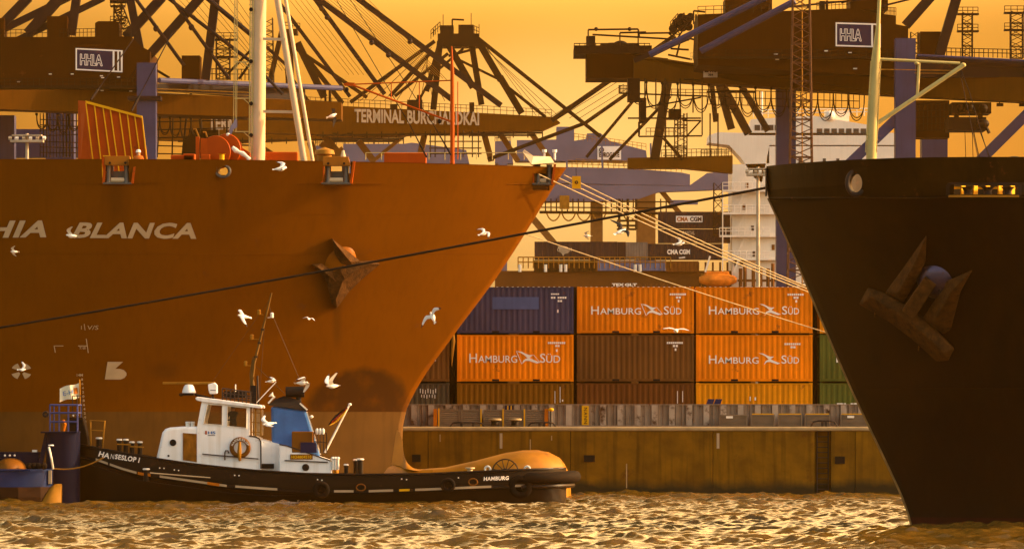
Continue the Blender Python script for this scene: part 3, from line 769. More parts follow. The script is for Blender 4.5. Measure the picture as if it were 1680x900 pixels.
# raised ribbed panel (breakwater door) held back by two wire stays
q = MB(); y0 = LD - 1
pan = [(142, 166), (233, 192), (242, 262), (242, 305), (157, 305)]
q.prism([P(x, y, y0) for x, y in pan], (0, 0.12, 0))
q.prism([P(128, 165, y0 + 0.6), P(141, 166, y0), P(157, 305, y0), P(128, 305, y0 + 0.6)], (0, 0.1, 0))
panel = q.build('breakwater_panel', m_red, ship)
q = MB(); q.prism([P(x, y, y0 - 0.14) for x, y in ((140, 165), (233, 190), (233, 194), (141, 169.5))], (0, 0.3, 0)); q.build('panel_rim', m_yellow, panel)
for (xa, ya, xb, yb) in ((141, 169, 157, 300), (155, 172, 170, 300), (169, 176, 180, 256), (181, 180, 198, 300), (196, 184, 212, 300), (209, 187, 222, 300), (221, 190, 236, 300), (233, 192, 245, 300)):
    q = MB(); q.beam(P(xa, ya, y0 - 0.05), P(xb, yb, y0 - 0.05), 0.055, 0.12); q.build('panel_rib', m_yellow, panel)
q = MB(); q.beam(P(169, 256, y0 - 0.05), P(181, 256, y0 - 0.05), 0.06, 0.1); q.build('panel_rib', m_yellow, panel)
for (xa, ya, xb, yb) in ((149, 164, 219, 64), (216, 182, 283, 53)):
    a, b = P(xa, ya, y0), P(xb, yb, y0 + 3); q = MB()
    q.path([a, a.lerp(b, .12), a.lerp(b, .2), b], [0.055, 0.065, 0.03, 0.028], 6); q.build('stay_wire', m_rope_dark, panel)
# foremast: white tube, leaning leg, crossbars, ladder
q = MB(); q.path([P(422.5, 300, DD), P(424, 100, DD), P(425, -60, DD)], 0.365, 20); fm = q.build('foremast', m_mast_white, ship, smooth=True)
for (xa, ya, xb, yb, r) in ((505, 300, 449, -40, 0.17), (519, 300, 462, -40, 0.09)):
    MB().tube(P(xa, ya, DD - 1.2), P(xb, yb, DD - 0.3), r, 12).build('mast_leg', m_mast_white, fm, smooth=True)
for ya, x2 in ((64, 469), (183, 489)):
    MB().beam(P(432, ya, DD - 0.4), P(x2, ya + 1, DD - 0.7), 0.13, 0.13).build('mast_crossbar', m_mast_white, fm)
q = MB()
q.tube(P(408.5, 300, DD - 0.3), P(411, -40, DD - 0.3), 0.035, 6); q.tube(P(414, 300, DD - 0.3), P(415.5, -40, DD - 0.3), 0.035, 6)
for k in range(46): q.tube(P(408.6, 296 - k * 7.2, DD - 0.3), P(414.4, 296 - k * 7.2, DD - 0.3), 0.018, 5)
q.build('mast_ladder', m_cyel, fm)
for ya in (102, 161.5, 216): 
    q = MB(); q.beam(P(385, ya, DD - 0.2), P(409, ya, DD - 0.2), 0.05); q.beam(P(399, ya, DD - 0.2), P(409, ya + 9, DD - 0.2), 0.045); q.build('mast_bracket', m_cyel, fm)
for x0, x1 in ((385, 383), (387.5, 386), (390, 388)): MB().tube(P(x0, 0, DD - 0.2), P(x1, 216, DD - 0.2), 0.02, 5).build('halyard', m_cyel, fm)
for ya in (16, 101, 170, 222): MB().lathe([(0.0, -0.02), (0.10, 0), (0.10, 0.1)], P(412, ya, DD - 0.42), (0, -1, 0), n=12).build('mast_lamp', m_black, fm)
q = MB(); q.add([P(386, 193, DD - .3), P(384, 200, DD - .32), P(379, 206, DD - .28), P(374, 221, DD - .3), P(379, 222, DD - .33), P(383, 212, DD - .3), P(389, 209, DD - .28), P(389, 198, DD - .3)], [tuple(range(8))])
q.build('signal_pennant', mat('pennant_slate_cloth', (0.20, 0.19, 0.26), 0.8), fm)
# windlass
wl_ = D(352, 262)
q = MB()
for px, py, r_, w in ((356, 250, 0.80, 0.5), (372, 246, 0.78, 0.25)):
    c = P(px, py, DD - 1.2)
    q.lathe([(r_, -w / 2), (r_ * 1.02, -w / 2 + .05), (r_ * 0.8, -w / 2 + .1), (r_ * 0.8, w / 2 - .1), (r_ * 1.02, w / 2 - .05), (r_, w / 2)], c, (0.35, 1, 0), n=26)
wd = q.build('windlass', m_red, ship, smooth=True)
q = MB()
q.span(P(321, 305, DD - 1.3), P(328, 225, DD - 0.9)); q.span(P(329, 305, DD - 1.3), P(352, 228, DD - 0.7)); q.pxprism([(366, 228), (380, 232), (410, 250), (410, 300), (390, 300), (384, 262)], DD - 1.0, 0.7)
q.span(P(330, 305, DD - 2.0), P(345, 254, DD - 1.5))
q.build('windlass_frame', m_red, wd, bevel=0.02)
MB().path([P(382, 242, DD - 1.8), P(387, 247, DD - 1.9), P(393, 250, DD - 1.9), P(398, 252, DD - 1.9), P(405, 257, DD - 1.9), P(409, 262, DD - 1.9)], [0.09, 0.13, 0.08, 0.13, 0.08, 0.12], 8).build('anchor_chain', m_cap, wd, smooth=True)
for (a_, b_) in (((317, 212), (327, 226)), ((333, 217), (340, 225))):
    MB().path([P(a_[0], a_[1], DD - 1), P(a_[0] + 4, a_[1] - 0.5, DD - 1), P(b_[0], b_[1], DD - 1)], 0.05, 6).build('brake_handle', m_ochre, wd, smooth=True)
for px, py in ((374, 221), (383, 227)): MB().ball(P(px, py, DD - 1.3), 0.10, 0.08, 0.09).build('gear_lamp', m_cap, wd, smooth=True)
MB().lathe([(0.12, 0), (0.12, 0.25), (0.2, 0.3)], P(364, 262, DD - 2.2), n=12).build('oiler_cap', m_yellow, wd)
for x0, x1, y in ((418, 490, 251), (630, 700, 252), (280, 320, 256), (300, 322, 254)):
    q = MB(); q.span(P(x0, 305, DD + 0.5), P(x1, y, DD + 1.6)); o = q.build('deck_locker', m_red, ship, bevel=0.05)
MB().lathe([(0.35, 0), (0.35, 0.9), (0.5, 0.95), (0.45, 1.15), (0.0, 1.3)], (P(535, 0, DD).x, DD - 2, Z(285, DD - 2)), n=16, cap=False).build('mushroom_vent', m_ochre, ship, smooth=True)
# red davit crane
dv = MB().path([P(742, 305, DD), P(742, 200, DD), P(742, 122, DD), P(741, 76, DD)], [0.11, 0.11, 0.10, 0.03], 10).build('davit_post', m_red, ship, smooth=True)
q = MB(); q.tube(P(566, 139, DD), P(742, 132, DD), 0.035, 6); q.tube(P(574, 138, DD), P(741, 200, DD), 0.055, 6)
for x, a_, b_ in ((642, 136, 163), (688, 134.5, 180), (751, 134, 262)): q.tube(P(x, a_, DD), P(x, b_, DD), 0.025, 5)
q.pxprism([(563, 138), (570, 135), (582, 136), (580, 141), (566, 141)], DD - 0.1, 0.2)
q.build('davit_boom', m_red, dv)
for px, py in ((569, 147), (721, 199)): MB().ball(P(px, py, DD - .05), 0.10, 0.07, 0.12).build('davit_block', m_black, dv, smooth=True)
for x0, y0_, x1, y1, k in ((575, 0, 740, 254, 0), (552, 0, 700, 258, 0)):
    MB().path([P(x0, y0_, DD + 2), P(x1 - (x1 - x0) * .18, y1 - (y1 - y0_) * .2, DD), P(x1, y1, DD - .5)], [0.018, 0.022, 0.05], 5).build('davit_stay', m_rope_dark, dv)
q = MB(); a, b = P(830, 262, LD - 0.3), P(935, 262, LD - .1)
q = MB(); q.rail(P(600, 262, LD + 6), P(860, 262, LD + 5), 0.35, 10, 0.02, (1.0,)); q.build('deck_railing', m_cyel, ship)
for px in (888, 905): MB().lathe([(0.06, 0), (0.06, 0.35), (0.12, 0.36), (0.12, 0.5)], P(px + 5, 262, LD + 1), n=10).build('deck_post', m_cap, ship)
MB().lathe([(0.15, 0), (0.12, 0.2), (0.05, 0.45)], P(563, 262, LD - 6), n=10).build('deck_post', m_mast_white, ship)
# ================================================================== dark ship bow on the right
RD = 193.0
stem2_px = [(1258, 262), (1258, 300), (1260, 325), (1280, 368), (1300, 413), (1322, 464), (1345, 519), (1372, 582), (1400, 646), (1425, 698), (1450, 750), (1468, 788), (1480, 815), (1489, 840), (1495, 862), (1502, 900), (1506, 930)]
stem2_tab = sorted((Z(py, RD), X(px, RD)) for px, py in stem2_px)
def stem_r(z): return lerp_tab(stem2_tab, z)
def hb_r(d, z):
    zn = min(1, max(0, z / 13.2)); B = 4.2 + 2.6 * zn ** 1.5; L = 17 - 8.5 * zn ** 1.3
    pw = 2.2 + 0.8 * zn
    return B * (1 - (1 - min(d / L, 1)) ** pw) + 0.16 * min(1, d / 0.2) ** 0.5
HR = Hull(RD, stem_r, -1, hb_r)
dark = thing('dark_cargo_ship', 'looming dark brown black ship bow carrying a big rusty anchor', 'ship', (X(1600, RD), RD, 0))
Zk, Zt2 = Z(325, RD - 4), Z(264, RD - 4)
xe_cols = [30, 26, 23, 21, 19.5] + [X(p, RD) for p in range(1680, 1520, -20)]
zs2 = [-1.0, -0.3, Z(862, RD - 3), Z(850, RD - 3)] + [0.6 + 0.42 * i for i in range(27)]
zs2 = sorted(set(z for z in zs2 if z < Zk - 0.15)) + [Zk]
q = MB()
for rows in hull_rows(HR, zs2, xe_cols, X(1520, RD), 40):
    for i in range(len(rows) - 1):
        q.m = 1 if zs2[i + 1] <= Z(848, RD - 3) else 0
        q.grid(rows[i:i + 2])
q.m = 0
q.grid([[Vector((30, HR.y(30, z, -1), z)), Vector((30, HR.y(30, z, 1), z))] for z in zs2])
xd = xe_cols + [X(1520, RD) + (stem_r(Zk) - X(1520, RD)) * (1 - (1 - i / 14) ** 2) for i in range(1, 15)]
q.grid([[Vector((x, HR.y(x, Zk, -1), Zk - 0.02)), Vector((x, HR.y(x, Zk, 1), Zk - 0.02))] for x in xd])
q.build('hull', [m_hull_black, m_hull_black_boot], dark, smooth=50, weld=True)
# bulwark strip with slot for rollers and a round chock
colp = sorted(set(list(range(1290, 1380, 12)) + [1389, 1419] + list(range(1432, 1556, 14)) + [1556, 1672] + list(range(1570, 1672, 14)) + [1690, 1720, 1760]))
cx = [30, 24] + [X(p, RD - 4) for p in reversed(colp)]
zb2 = [Zk, Z(321.5, RD - 5), Z(302, RD - 5), Z(280, RD - 5), Zt2]
q = MB(); xb2 = cx[-1]
def row_r(z, side, off):
    xe = stem_r(z) - off * 1.0; r_ = [Vector((x, HR.y(x, z, side, off), z)) for x in cx]
    for i in range(1, 15):
        x = xb2 + (xe - xb2) * (1 - (1 - i / 14) ** 2); r_.append(Vector((x, HR.y(x, z, side, off if i < 14 else 0), z)))
    return r_
for side in (-1, 1):
    for off in (0.015, -0.14):
        rows = [row_r(z, side, off) for z in zb2]
        for k in range(4):
            for j in range(len(rows[0]) - 1):
                pxj = round(rows[0][j + 1].x / MP(RD - 4) + 840)
                if k == 1 and 1555 <= pxj < 1672: continue
                if side == -1 and k in (1, 2) and 1388 <= pxj < 1418: continue
                q.add([rows[k][j], rows[k][j + 1], rows[k + 1][j + 1], rows[k + 1][j]], [(0, 1, 2, 3)])
    a, b = row_r(Zt2, side, 0.02), row_r(Zt2, side, -0.15)
    q.grid([a, b])
q.build('bulwark', m_bulwark_dark, dark, smooth=50)
fR = HR.on(0.02)
MB().path([HR.on(0.03)(x, 325) for x in range(1263, 1720, 12)], 0.045, 6).build('rubbing_bead', m_bulwark_dark, dark, smooth=True)
MB().path([HR.on(0.02)(x, 637) for x in range(1420, 1720, 20)], 0.018, 5).build('weld_seam', m_bulwark_dark, dark)
MB().path([HR.on(0.03)(px_ + 0.4, py_) for px_, py_ in stem2_px[2:-1]], 0.045, 8).build('stem_bar', mat('stem_edge_highlight', (0.21, 0.115, 0.03), 0.4, var=0.4, scale=1.5, spec=0.4), dark, smooth=True)  # bright edge colour stands in for the lit line along the stem
MB().span(P(1255.5, 322, RD + 0.3), P(1258.5, 275, RD - 0.3)).build('stem_fender', m_black, dark)
# round chock
oc = fR(1404, 300)
q = MB(); vs, fs = poly_holes([(1383, 275), (1426, 275), (1426, 324), (1383, 324)], [circle(1404, 300, 11.5, 17, 24)], HR.on(0.03)); q.add(vs, fs); q.build('chock_plate', m_bulwark_dark, dark)
MB().torus(oc + Vector((0, -0.05, 0)), (-0.15, 1, 0), 0.33, 0.085, 32, 10, 0.95, 1.28).build('chock_ring', m_darksteel, dark, smooth=True)
q = MB(); rows = []
for r_, dy_ in ((0.27, 0.0), (0.24, 0.25), (0.26, 0.55)):
    rows.append([oc + Vector((r_ * 0.95 * math.cos(2 * math.pi * j / 24) + 0.25 * dy_, dy_, r_ * 1.35 * math.sin(2 * math.pi * j / 24))) for j in range(24)])
q.grid(rows, True); q.build('chock_tube', m_darksteel, dark, smooth=True)
# roller fairlead in the long slot
sl = fR(1556, 312); sr = fR(1672, 312)
q = MB(); out = [(1552, 320), (1552, 304), (1556, 299), (1668, 299), (1676, 304), (1676, 320), (1670, 325), (1558, 325)]
inn = [(1558, 318), (1558, 306), (1562, 302.5), (1664, 302.5), (1670, 307), (1670, 318), (1664, 322), (1563, 322)]
vs, fs = poly_holes(out, [inn], HR.on(0.05)); q.add(vs, fs); fl = q.build('fairlead_frame', m_darksteel, dark)
q = MB(); yb = max(sl.y, sr.y)
q.span((sl.x, min(sl.y, sr.y), Z(324, sl.y)), (sr.x, yb + 0.9, Z(320.5, sl.y))); q.build('fairlead_sill', m_ochre, fl)
q = MB(); q.span((sl.x, yb + 1.0, Z(308, sl.y)), (sr.x, yb + 1.06, Z(304.5, sl.y)))
for k in range(6): q.box((sl.x + 0.44 * k + .15, yb + .85, Z(313, sl.y)), .24, .05, Z(303, sl.y) - Z(323, sl.y), Matrix.Rotation(R(50), 3, 'Z'))  # angled fins added to catch the sun and brighten the slot
q.build('back_bar_and_sun_fins', m_yellow, fl)
for px in (1589, 1622, 1655):
    c = fR(px, 322); c.y += 0.35; c.z = Z(322, c.y)
    MB().lathe([(0.24, 0), (0.15, 0.07), (0.13, 0.17), (0.19, 0.28), (0.27, 0.33)], c, n=20).build('roller', m_darksteel, fl, smooth=True)
# great anchor
MB().ball(HR.on(-0.88)(1544, 449), 0.95, 1.0, 0.95, 30, 18, Matrix.Rotation(R(25), 3, 'Z')).build('anchor_bolster', mat('polished_bolster_steel', (0.06, 0.05, 0.085), 0.28, 0.75, var=0.25, rust=0.2), dark, smooth=True)
q = MB()
wedge(q, [(1520, 385), (1519, 428), (1503, 462), (1482, 496), (1452, 480), (1478, 445)], [(1516, 396), (1498, 440), (1474, 482)], 0.28, 0.60, HR)
wedge(q, [(1596, 442), (1576, 478), (1560, 540), (1548, 548), (1512, 524), (1535, 490), (1553, 461)], [(1588, 449), (1560, 480), (1532, 528)], 0.22, 0.55, HR)
wedge(q, [(1424, 471), (1455, 481), (1484, 499), (1512, 518), (1536, 540), (1566, 571), (1556, 591), (1537, 593), (1500, 559), (1455, 525), (1409, 499)], [(1428, 486), (1470, 511), (1512, 544), (1548, 578)], 0.25, 0.68, HR)
q.build('anchor', m_anchor, dark, bevel=0.06, smooth=35)
q = MB()
fa, fb_ = HR.on(0.80), HR.on(0.20)
p0, p1 = fa(1490, 514), fb_(1528, 458); q.beam(p0, p1, 0.52, 0.34); q.build('anchor_shank', m_anchor, dark, bevel=0.04)
for px, py in ((1436, 516), (1508, 571)): MB().tube(HR.on(0.55)(px, py - 4), HR.on(0.55)(px - 1, py + 4), 0.035, 6).build('anchor_pin', m_anchor, dark)
# deck gear
MB().path([P(1482, 268, RD - 4), P(1483, 261, RD - 4), P(1486, 260, RD - 4), P(1526, 262, RD - 4), P(1529, 263, RD - 4), P(1530, 270, RD - 4)], 0.03, 6).build('deck_rail_hoop', m_darksteel, dark)
MB().ball(P(1568, 276, RD - 1), 0.42, 0.42, 0.38).build('vent_dome', m_darksteel, dark, smooth=True)
q = MB(); q.lathe([(0.3, 0), (0.3, .25), (0.1, .3)], P(1664, 270, RD - 3), n=12); q.span(P(1666, 275, RD - 3), P(1690, 262, RD - 2)); q.build('deck_winch', m_darksteel, dark)
q = MB(); q.path([P(1428, 300, RD), P(1432, 200, RD), P(1437, 95, RD), P(1441, 40, RD), P(1444, -30, RD)], [0.20, 0.19, 0.165, 0.075, 0.06], 14); fm2 = q.build('foremast', m_cyel, dark, smooth=True)
q = MB(); q.tube(P(1438, 97, RD), P(1575, 104, RD), 0.055, 8); q.tube(P(1434, 206, RD), P(1581, 107, RD), 0.085, 10); q.tube(P(1508, 103, RD), P(1505, 157, RD), 0.055, 8); q.ball(P(1580, 107, RD), 0.11, .09, .09)
jb = q.build('mast_jib', m_cyel, fm2, smooth=True)
MB().ball(P(1504, 104, RD - .05), .09, .08, .06).build('jib_block', m_cyel, jb, smooth=True)
q = MB()
for xo in (-9, 9):
    q.tube(P(1429 + xo, 250, RD - .1), P(1437 + xo * .9, 100, RD - .1), 0.018, 5)
for k in range(18):
    y_ = 248 - k * 8.5; x_ = 1429 + (250 - y_) * 0.053
    q.tube(P(x_ - 9, y_, RD - .1), P(x_ - 3, y_, RD - .1), 0.014, 4); q.tube(P(x_ + 3, y_, RD - .1), P(x_ + 9, y_, RD - .1), 0.014, 4)
q.build('mast_ladder', m_cyel, fm2)
MB().path([P(1576, 112, RD), P(1577, 128, RD), P(1606, 265, RD - 3)], 0.014, 5).build('jib_wire', m_rope_dark, jb)
MB().path([P(1576, 112, RD), P(1580, 125, RD), P(1590, 150, RD), P(1625, 268, RD - 3)], 0.014, 5).build('jib_wire', m_rope_dark, jb)
# brown sheen near the stem put into the colour, over rubbed streaks
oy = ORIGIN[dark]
hull_wear_and_sheen(m_hull_black, [
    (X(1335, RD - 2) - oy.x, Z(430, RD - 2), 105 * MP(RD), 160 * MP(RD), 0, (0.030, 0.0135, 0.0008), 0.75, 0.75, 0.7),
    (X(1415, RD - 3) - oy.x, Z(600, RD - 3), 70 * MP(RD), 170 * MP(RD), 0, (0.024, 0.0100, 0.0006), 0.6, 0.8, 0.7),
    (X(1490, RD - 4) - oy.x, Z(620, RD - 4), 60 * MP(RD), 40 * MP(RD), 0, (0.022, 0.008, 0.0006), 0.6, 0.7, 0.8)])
# ================================================================== harbour tug
TD = 245.0; TS = MP(TD)
tug = thing('harbour_tug', 'small black and white harbour tug with a blue funnel crossing before the orange ship', 'tug boat', (X(530, TD), TD, 0))
t_b = [(106, 0.12), (108, 0.45), (114, 0.85), (122, 1.2), (140, 1.65), (165, 2.1), (205, 2.5), (260, 2.75), (350, 2.85), (650, 2.85), (760, 2.75), (820, 2.5), (860, 2.15), (890, 1.7), (910, 1.25), (922, 0.8), (929, 0.3)]
t_sheer = [(106, 724), (140, 729), (165, 735), (205, 742), (260, 751), (300, 757), (350, 763), (420, 770), (500, 775), (600, 777), (700, 776), (780, 772), (850, 769), (929, 766)]
t_rail = [(106, 742), (155, 752), (200, 768), (228, 776), (250, 779), (300, 786), (370, 796), (440, 801), (510, 805), (600, 805), (700, 802), (790, 798), (850, 796), (929, 794)]
def t_hb(px, z):
    b = lerp_tab(t_b, px); zr, zw = Z(lerp_tab(t_rail, px), TD), 0.0
    fin = 0.62 if 160 < px < 850 else 0.35
    k = min(1, max(0, (z + 0.9) / (zr + 0.9)))
    return b * (fin + (1 - fin) * k ** 0.6) if z < zr else b + 0.02 * (z - zr)
def tug_on(off=0.02):
    def f(px, py):
        Dq = TD - 2.5
        for _ in range(6):
            z = Z(py, Dq); Dq = TD - t_hb(840 + X(px, Dq) / TS, z) - off
        return Vector((X(px, Dq), Dq, Z(py, Dq)))
    return f
st = [106, 108, 111, 114, 118, 122, 130, 140, 152, 165, 185, 205, 230, 260, 300, 350, 400, 450, 500, 550, 600, 650, 700, 760, 790, 820, 840, 860, 875, 890, 900, 910, 917, 922, 926, 929]
q = MB(); lo = [[], []]
rows = []
for px in st:
    x = X(px, TD); zs_, zr = Z(lerp_tab(t_sheer, px), TD), Z(lerp_tab(t_rail, px), TD)
    zz = [-0.9, -0.3, 0.05, 0.35, zr - 0.25, zr - 0.02, zr + 0.02, zr + (zs_ - zr) * 0.5, zs_]
    near = [Vector((x, TD - t_hb(px, z), z)) for z in zz]; far = [Vector((x, TD + t_hb(px, z), z)) for z in zz]
    rim = lerp_tab(t_b, px)
    inner_n = Vector((x, TD - max(0.02, rim - 0.14), zs_)); inner_f = Vector((x, TD + max(0.02, rim - 0.14), zs_))
    dk = Z(lerp_tab(t_rail, px), TD) + 0.05
    rows.append(near + [inner_n, Vector((x, TD - max(0.02, rim - 0.16), dk)), Vector((x, TD + max(0.02, rim - 0.16), dk)), inner_f] + list(reversed(far)))
q.grid(rows); q.add(rows[0], [tuple(range(len(rows[0])))]); q.add(rows[-1], [tuple(range(len(rows[0])))])
q.build('hull', m_tugblack, tug, smooth=40)
def tline(name, pts, r, m, n=8, off=0.02, par=tug): return MB().path([tug_on(off)(*p) for p in pts], r, n).build(name, m, par, smooth=True)
ro = [(px, lerp_tab(t_rail, px) + 2.2) for px in [110, 118, 130] + list(range(140, 920, 20)) + [922]]
tline('rub_rail', ro, 0.10, m_rubber, off=0.02)
tline('rub_rail', [(px, lerp_tab(t_sheer, px) + 1.2) for px in [110, 118, 130] + list(range(140, 920, 20)) + [924]], 0.05, m_tugblack, off=0.02)
# pale line along the rub rail, broken by the tyres
for a, b in ((157, 177), (180, 224), (262, 372), (386, 455), (548, 580), (605, 645), (655, 672), (681, 726), (745, 806), (842, 862), (872, 880)):
    pts = [a + (b - a) * i / 6 for i in range(7)]; f = tug_on(0.155)
    q = MB(); q.grid([[f(px, lerp_tab(t_rail, px) - 1.8) for px in pts], [f(px, lerp_tab(t_rail, px) + 1.9) for px in pts]])
    tag(q.build('rub_rail_line', m_white_mark if a not in (655,) else m_yellow, tug))
f = tug_on(0.16)
for a, b in ((226, 247), (340, 360)):
    q = MB(); q.grid([[f(px, lerp_tab(t_rail, px) - 2.2) for px in (a, (a + b) / 2, b)], [f(px, lerp_tab(t_rail, px) + 2.4) for px in (a, (a + b) / 2, b)]]); q.build('rub_rail_patch', m_orange, tug)
# boat hook lying along the rail
MB().tube(tug_on(0.3)(246, 775), tug_on(0.3)(345, 783), 0.03, 6).build('boat_hook', m_white_mark, tug)
# round stern fender
q = MB(); pts = []
for i in range(25):
    t = i / 24; ang = -math.pi / 2 + math.pi * t
    pts.append(Vector((X(868, TD) + 2.15 * max(0, math.cos(ang)) ** 0.9 + 0.0, TD + 2.35 * math.sin(ang), Z(783 - 2 * math.cos(ang), TD))))
pts = [Vector((X(852, TD), TD - 2.40, Z(786, TD)))] + [Vector((X(860, TD), TD - 2.38, Z(785, TD)))] + pts + [Vector((X(850, TD), TD + 2.4, Z(786, TD)))]
q.path(pts, [0.06, 0.2] + [0.27] * 25 + [0.16], 12); q.build('stern_fender', m_rubber, tug, smooth=True)
q = MB(); q.path([p + Vector((-0.12, 0, -0.40)) for p in pts[1:-1]], 0.12, 8); q.build('stern_belt', m_tugblack, tug, smooth=True)
# writing on the hull
q = MB()
letter(q, 'HA', ((161, 747.5), (179, 752), (181, 743.5), (164, 739)), tug_on(0.06), 0.03, 0, 1.05)
letter(q, 'N', ((181, 752), (186, 752.4), (187.5, 744.8), (182.5, 743.8)), tug_on(0.06), -0.01, 0, 1.0)
letter(q, 'SESLOP I', ((188, 752), (228, 758.5), (230, 750), (189.5, 744)), tug_on(0.06), 0.03, 0, 1.1)
q.build('boat_name', m_sign_white, tug)
q = MB(); letter(q, 'HAMBURG', ((793.5, 788), (834.5, 786.5), (835, 780), (794, 781.5)), tug_on(0.06), 0.03, 0, 1.1); q.build('home_port', m_sign_white, tug)
q = MB(); letter(q, '[---]', ((488, 823), (510, 823), (510, 819.5), (488, 819.5)), tug_on(0.05), 0.01); q.build('draft_bracket', m_white_mark, tug)
def tyre(px, py, r, sq=1.0):
    c = tug_on(0.16)(px, py); MB().torus(c, (0, 1, 0.05), r * TS * 0.72, r * TS * 0.30, 26, 10, 1, sq).build('tyre_fender', m_rubber, tug, smooth=True)
tyre(735, 795, 12); tyre(854, 798, 19); tyre(527, 803, 14)
for px, py in ((776, 790), (592, 799)):
    c = tug_on(0.05)(px, py); q = MB(); q.torus(c, (0, 1, 0), 0.17, 0.04, 20, 6, 1.2, 0.9); q.build('freeing_port', m_brown, tug, smooth=True)
for px, py in ((262, 767), (269, 767.5), (286, 770), (293, 771), (385, 779), (392, 779.5), (521, 786), (528, 787), (528, 792), (659, 785), (667, 786), (752, 783)):
    MB().ball(tug_on(0.02)(px, py), 0.035, 0.03, 0.035, 8, 5).build('scupper_light', m_cap, tug)
MB().box(tug_on(0.05)(668, 804), 0.10, 0.05, 0.10).build('scupper_plate', m_yellow, tug)
MB().path([tug_on(0.04)(px, lerp_tab(t_rail, px) + 12) for px in range(150, 470, 16)], 0.03, 6).build('lower_chine', m_tugblack, tug)

# ---- casing, wheelhouse
HW = 1.55                                         # half width of the house
YN, YF = TD - HW, TD + HW
def N(px, py): return P(px, py, YN)
# forward casing: side outline given real width
fore = [(256, 775), (257, 748), (266, 709), (271, 703), (279, 700.5), (300, 699), (326, 699), (326, 775)]
q = MB(); q.pxprism(fore, YN, 2 * HW); fc = q.build('casing', m_tugwhite, tug, bevel=0.12)
MB().pxprism([(300, 709.5), (322.5, 711), (322.5, 757), (300, 754)], YN - 0.03, 0.035).build('door', m_wood, fc)
MB().lathe([(0.155, 0), (0.155, 0.03), (0.12, 0.035)], N(283.8, 725.5), (0, -1, 0), n=18).build('porthole', m_black, fc)
MB().lathe([(0.05, 0), (0.05, 0.02)], N(276.5, 747), (0, -1, 0), n=10).build('porthole', m_black, fc)
for px in (308, 316): MB().lathe([(0.10, 0), (0.10, 0.16), (0.12, 0.17), (0.10, 0.24)], P(px, 699.5, YN + .5), n=12).build('vent', m_cap, fc, smooth=True)
# wheelhouse: walls with real window openings, near and far
body = [(323, 776), (324, 699), (331, 660), (420, 668.5), (428, 672), (428, 780), (323, 778)]
body = [(323, 780), (323.5, 699), (331, 658), (410, 667.5), (409, 714), (418, 715), (425, 718), (428, 724), (428, 781)]
winA = [(340.5, 662.5), (365, 664.5), (364.5, 697), (334, 694.5)]
winB = [(373, 665.5), (405, 668.5), (404.5, 702), (372.3, 698.5)]
def wall_plate(y, th, m_=None):
    q = MB()
    for yy in (y, y + th):
        vs, fs = poly_holes(body, [winA, winB], lambda px, py, yy=yy: Vector((X(px, YN), yy, Z(py, YN)))); q.add(vs, fs)
    for loop in (body, winA, winB):
        for i in range(len(loop)):
            a, b = loop[i], loop[(i + 1) % len(loop)]
            q.add([Vector((X(a[0], YN), y, Z(a[1], YN))), Vector((X(b[0], YN), y, Z(b[1], YN))), Vector((X(b[0], YN), y + th, Z(b[1], YN))), Vector((X(a[0], YN), y + th, Z(a[1], YN)))], [(0, 1, 2, 3)])
    return q
wh = wall_plate(YN - 0.01, 0.07).build('wheelhouse', m_tugwhite, tug)
wall_plate(YF - 0.06, 0.07).build('wheelhouse_wall', m_tugwhite, wh)
def xz(px, py, y): return Vector((X(px, YN), y, Z(py, YN)))
q = MB()                                           # front below the glass, rear wall below glass, mid floor
q.prism([xz(323.6, 699, YN + .07), xz(323, 780, YN + .07), xz(325.5, 780, YN + .07), xz(326, 699, YN + .07)], (0, 2 * HW - 0.14, 0))
q.prism([xz(425.5, 724, YN + .07), xz(428, 724, YN + .07), xz(428, 780, YN + .07), xz(425.5, 780, YN + .07)], (0, 2 * HW - 0.14, 0))
q.prism([xz(326.5, 728, YN + .07), xz(425, 728, YN + .07), xz(425, 731, YN + .07), xz(326.5, 731, YN + .07)], (0, 2 * HW - 0.14, 0))
q.build('wheelhouse_frame', m_tugwhite, wh)
q = MB()
for yy in (YN + .07, TD - 0.06, YF - 0.19): q.prism([xz(324, 699, yy), xz(331, 659, yy), xz(333.5, 659, yy), xz(326.5, 699, yy)], (0, 0.12, 0))
q.build('windscreen_post', m_tugwhite, wh)
q = MB(); q.prism([xz(325, 698, YN + .2), xz(331.5, 661, YN + .2), xz(331.8, 661, YN + .2), xz(325.3, 698, YN + .2)], (0, 2 * HW - 0.4, 0)); q.build('windscreen', m_glass, wh)
for w in (winA, winB):
    for yy in (YN + 0.035, YF - 0.035):
        MB().prism([xz(px, py, yy) for px, py in w], (0, 0.012, 0)).build('window_pane', m_glass, wh)
    c = [sum(p[0] for p in w) / 4, sum(p[1] for p in w) / 4]
    MB().path([xz(px, py, YN - 0.02) for px, py in w], 0.03, 6, closed=True).build('window_frame', m_cap, wh)
roof = [(320.5, 652), (324, 650.5), (330, 651), (428, 664), (430, 668), (428, 669.5), (333, 659), (322, 656)]
q = MB(); q.prism([xz(px, py, YN - 0.12) for px, py in roof], (0, 2 * HW + 0.24, 0)); q.build('wheelhouse_roof', m_tugwhite, wh, bevel=0.03)
# open rear corner of the wheelhouse: ochre bars and cream panel stand in for the lit rear windows
q = MB()
for px in (411.5, 419, 427.5): q.beam(xz(px, 668, YN + .25), xz(px, 715, YN + .25), 0.07)
for py in (676, 692, 708): q.beam(xz(411, py, YN + .25), xz(428, py + 1, YN + .25), 0.04)
q.build('rear_window_bars', m_ochre, wh)
q = MB(); q.prism([xz(412, 670, YF - .3), xz(427, 671, YF - .3), xz(427, 714, YF - .3), xz(412, 714, YF - .3)], (0, 0.05, 0)); q.build('rear_panel', m_mast_white, wh)
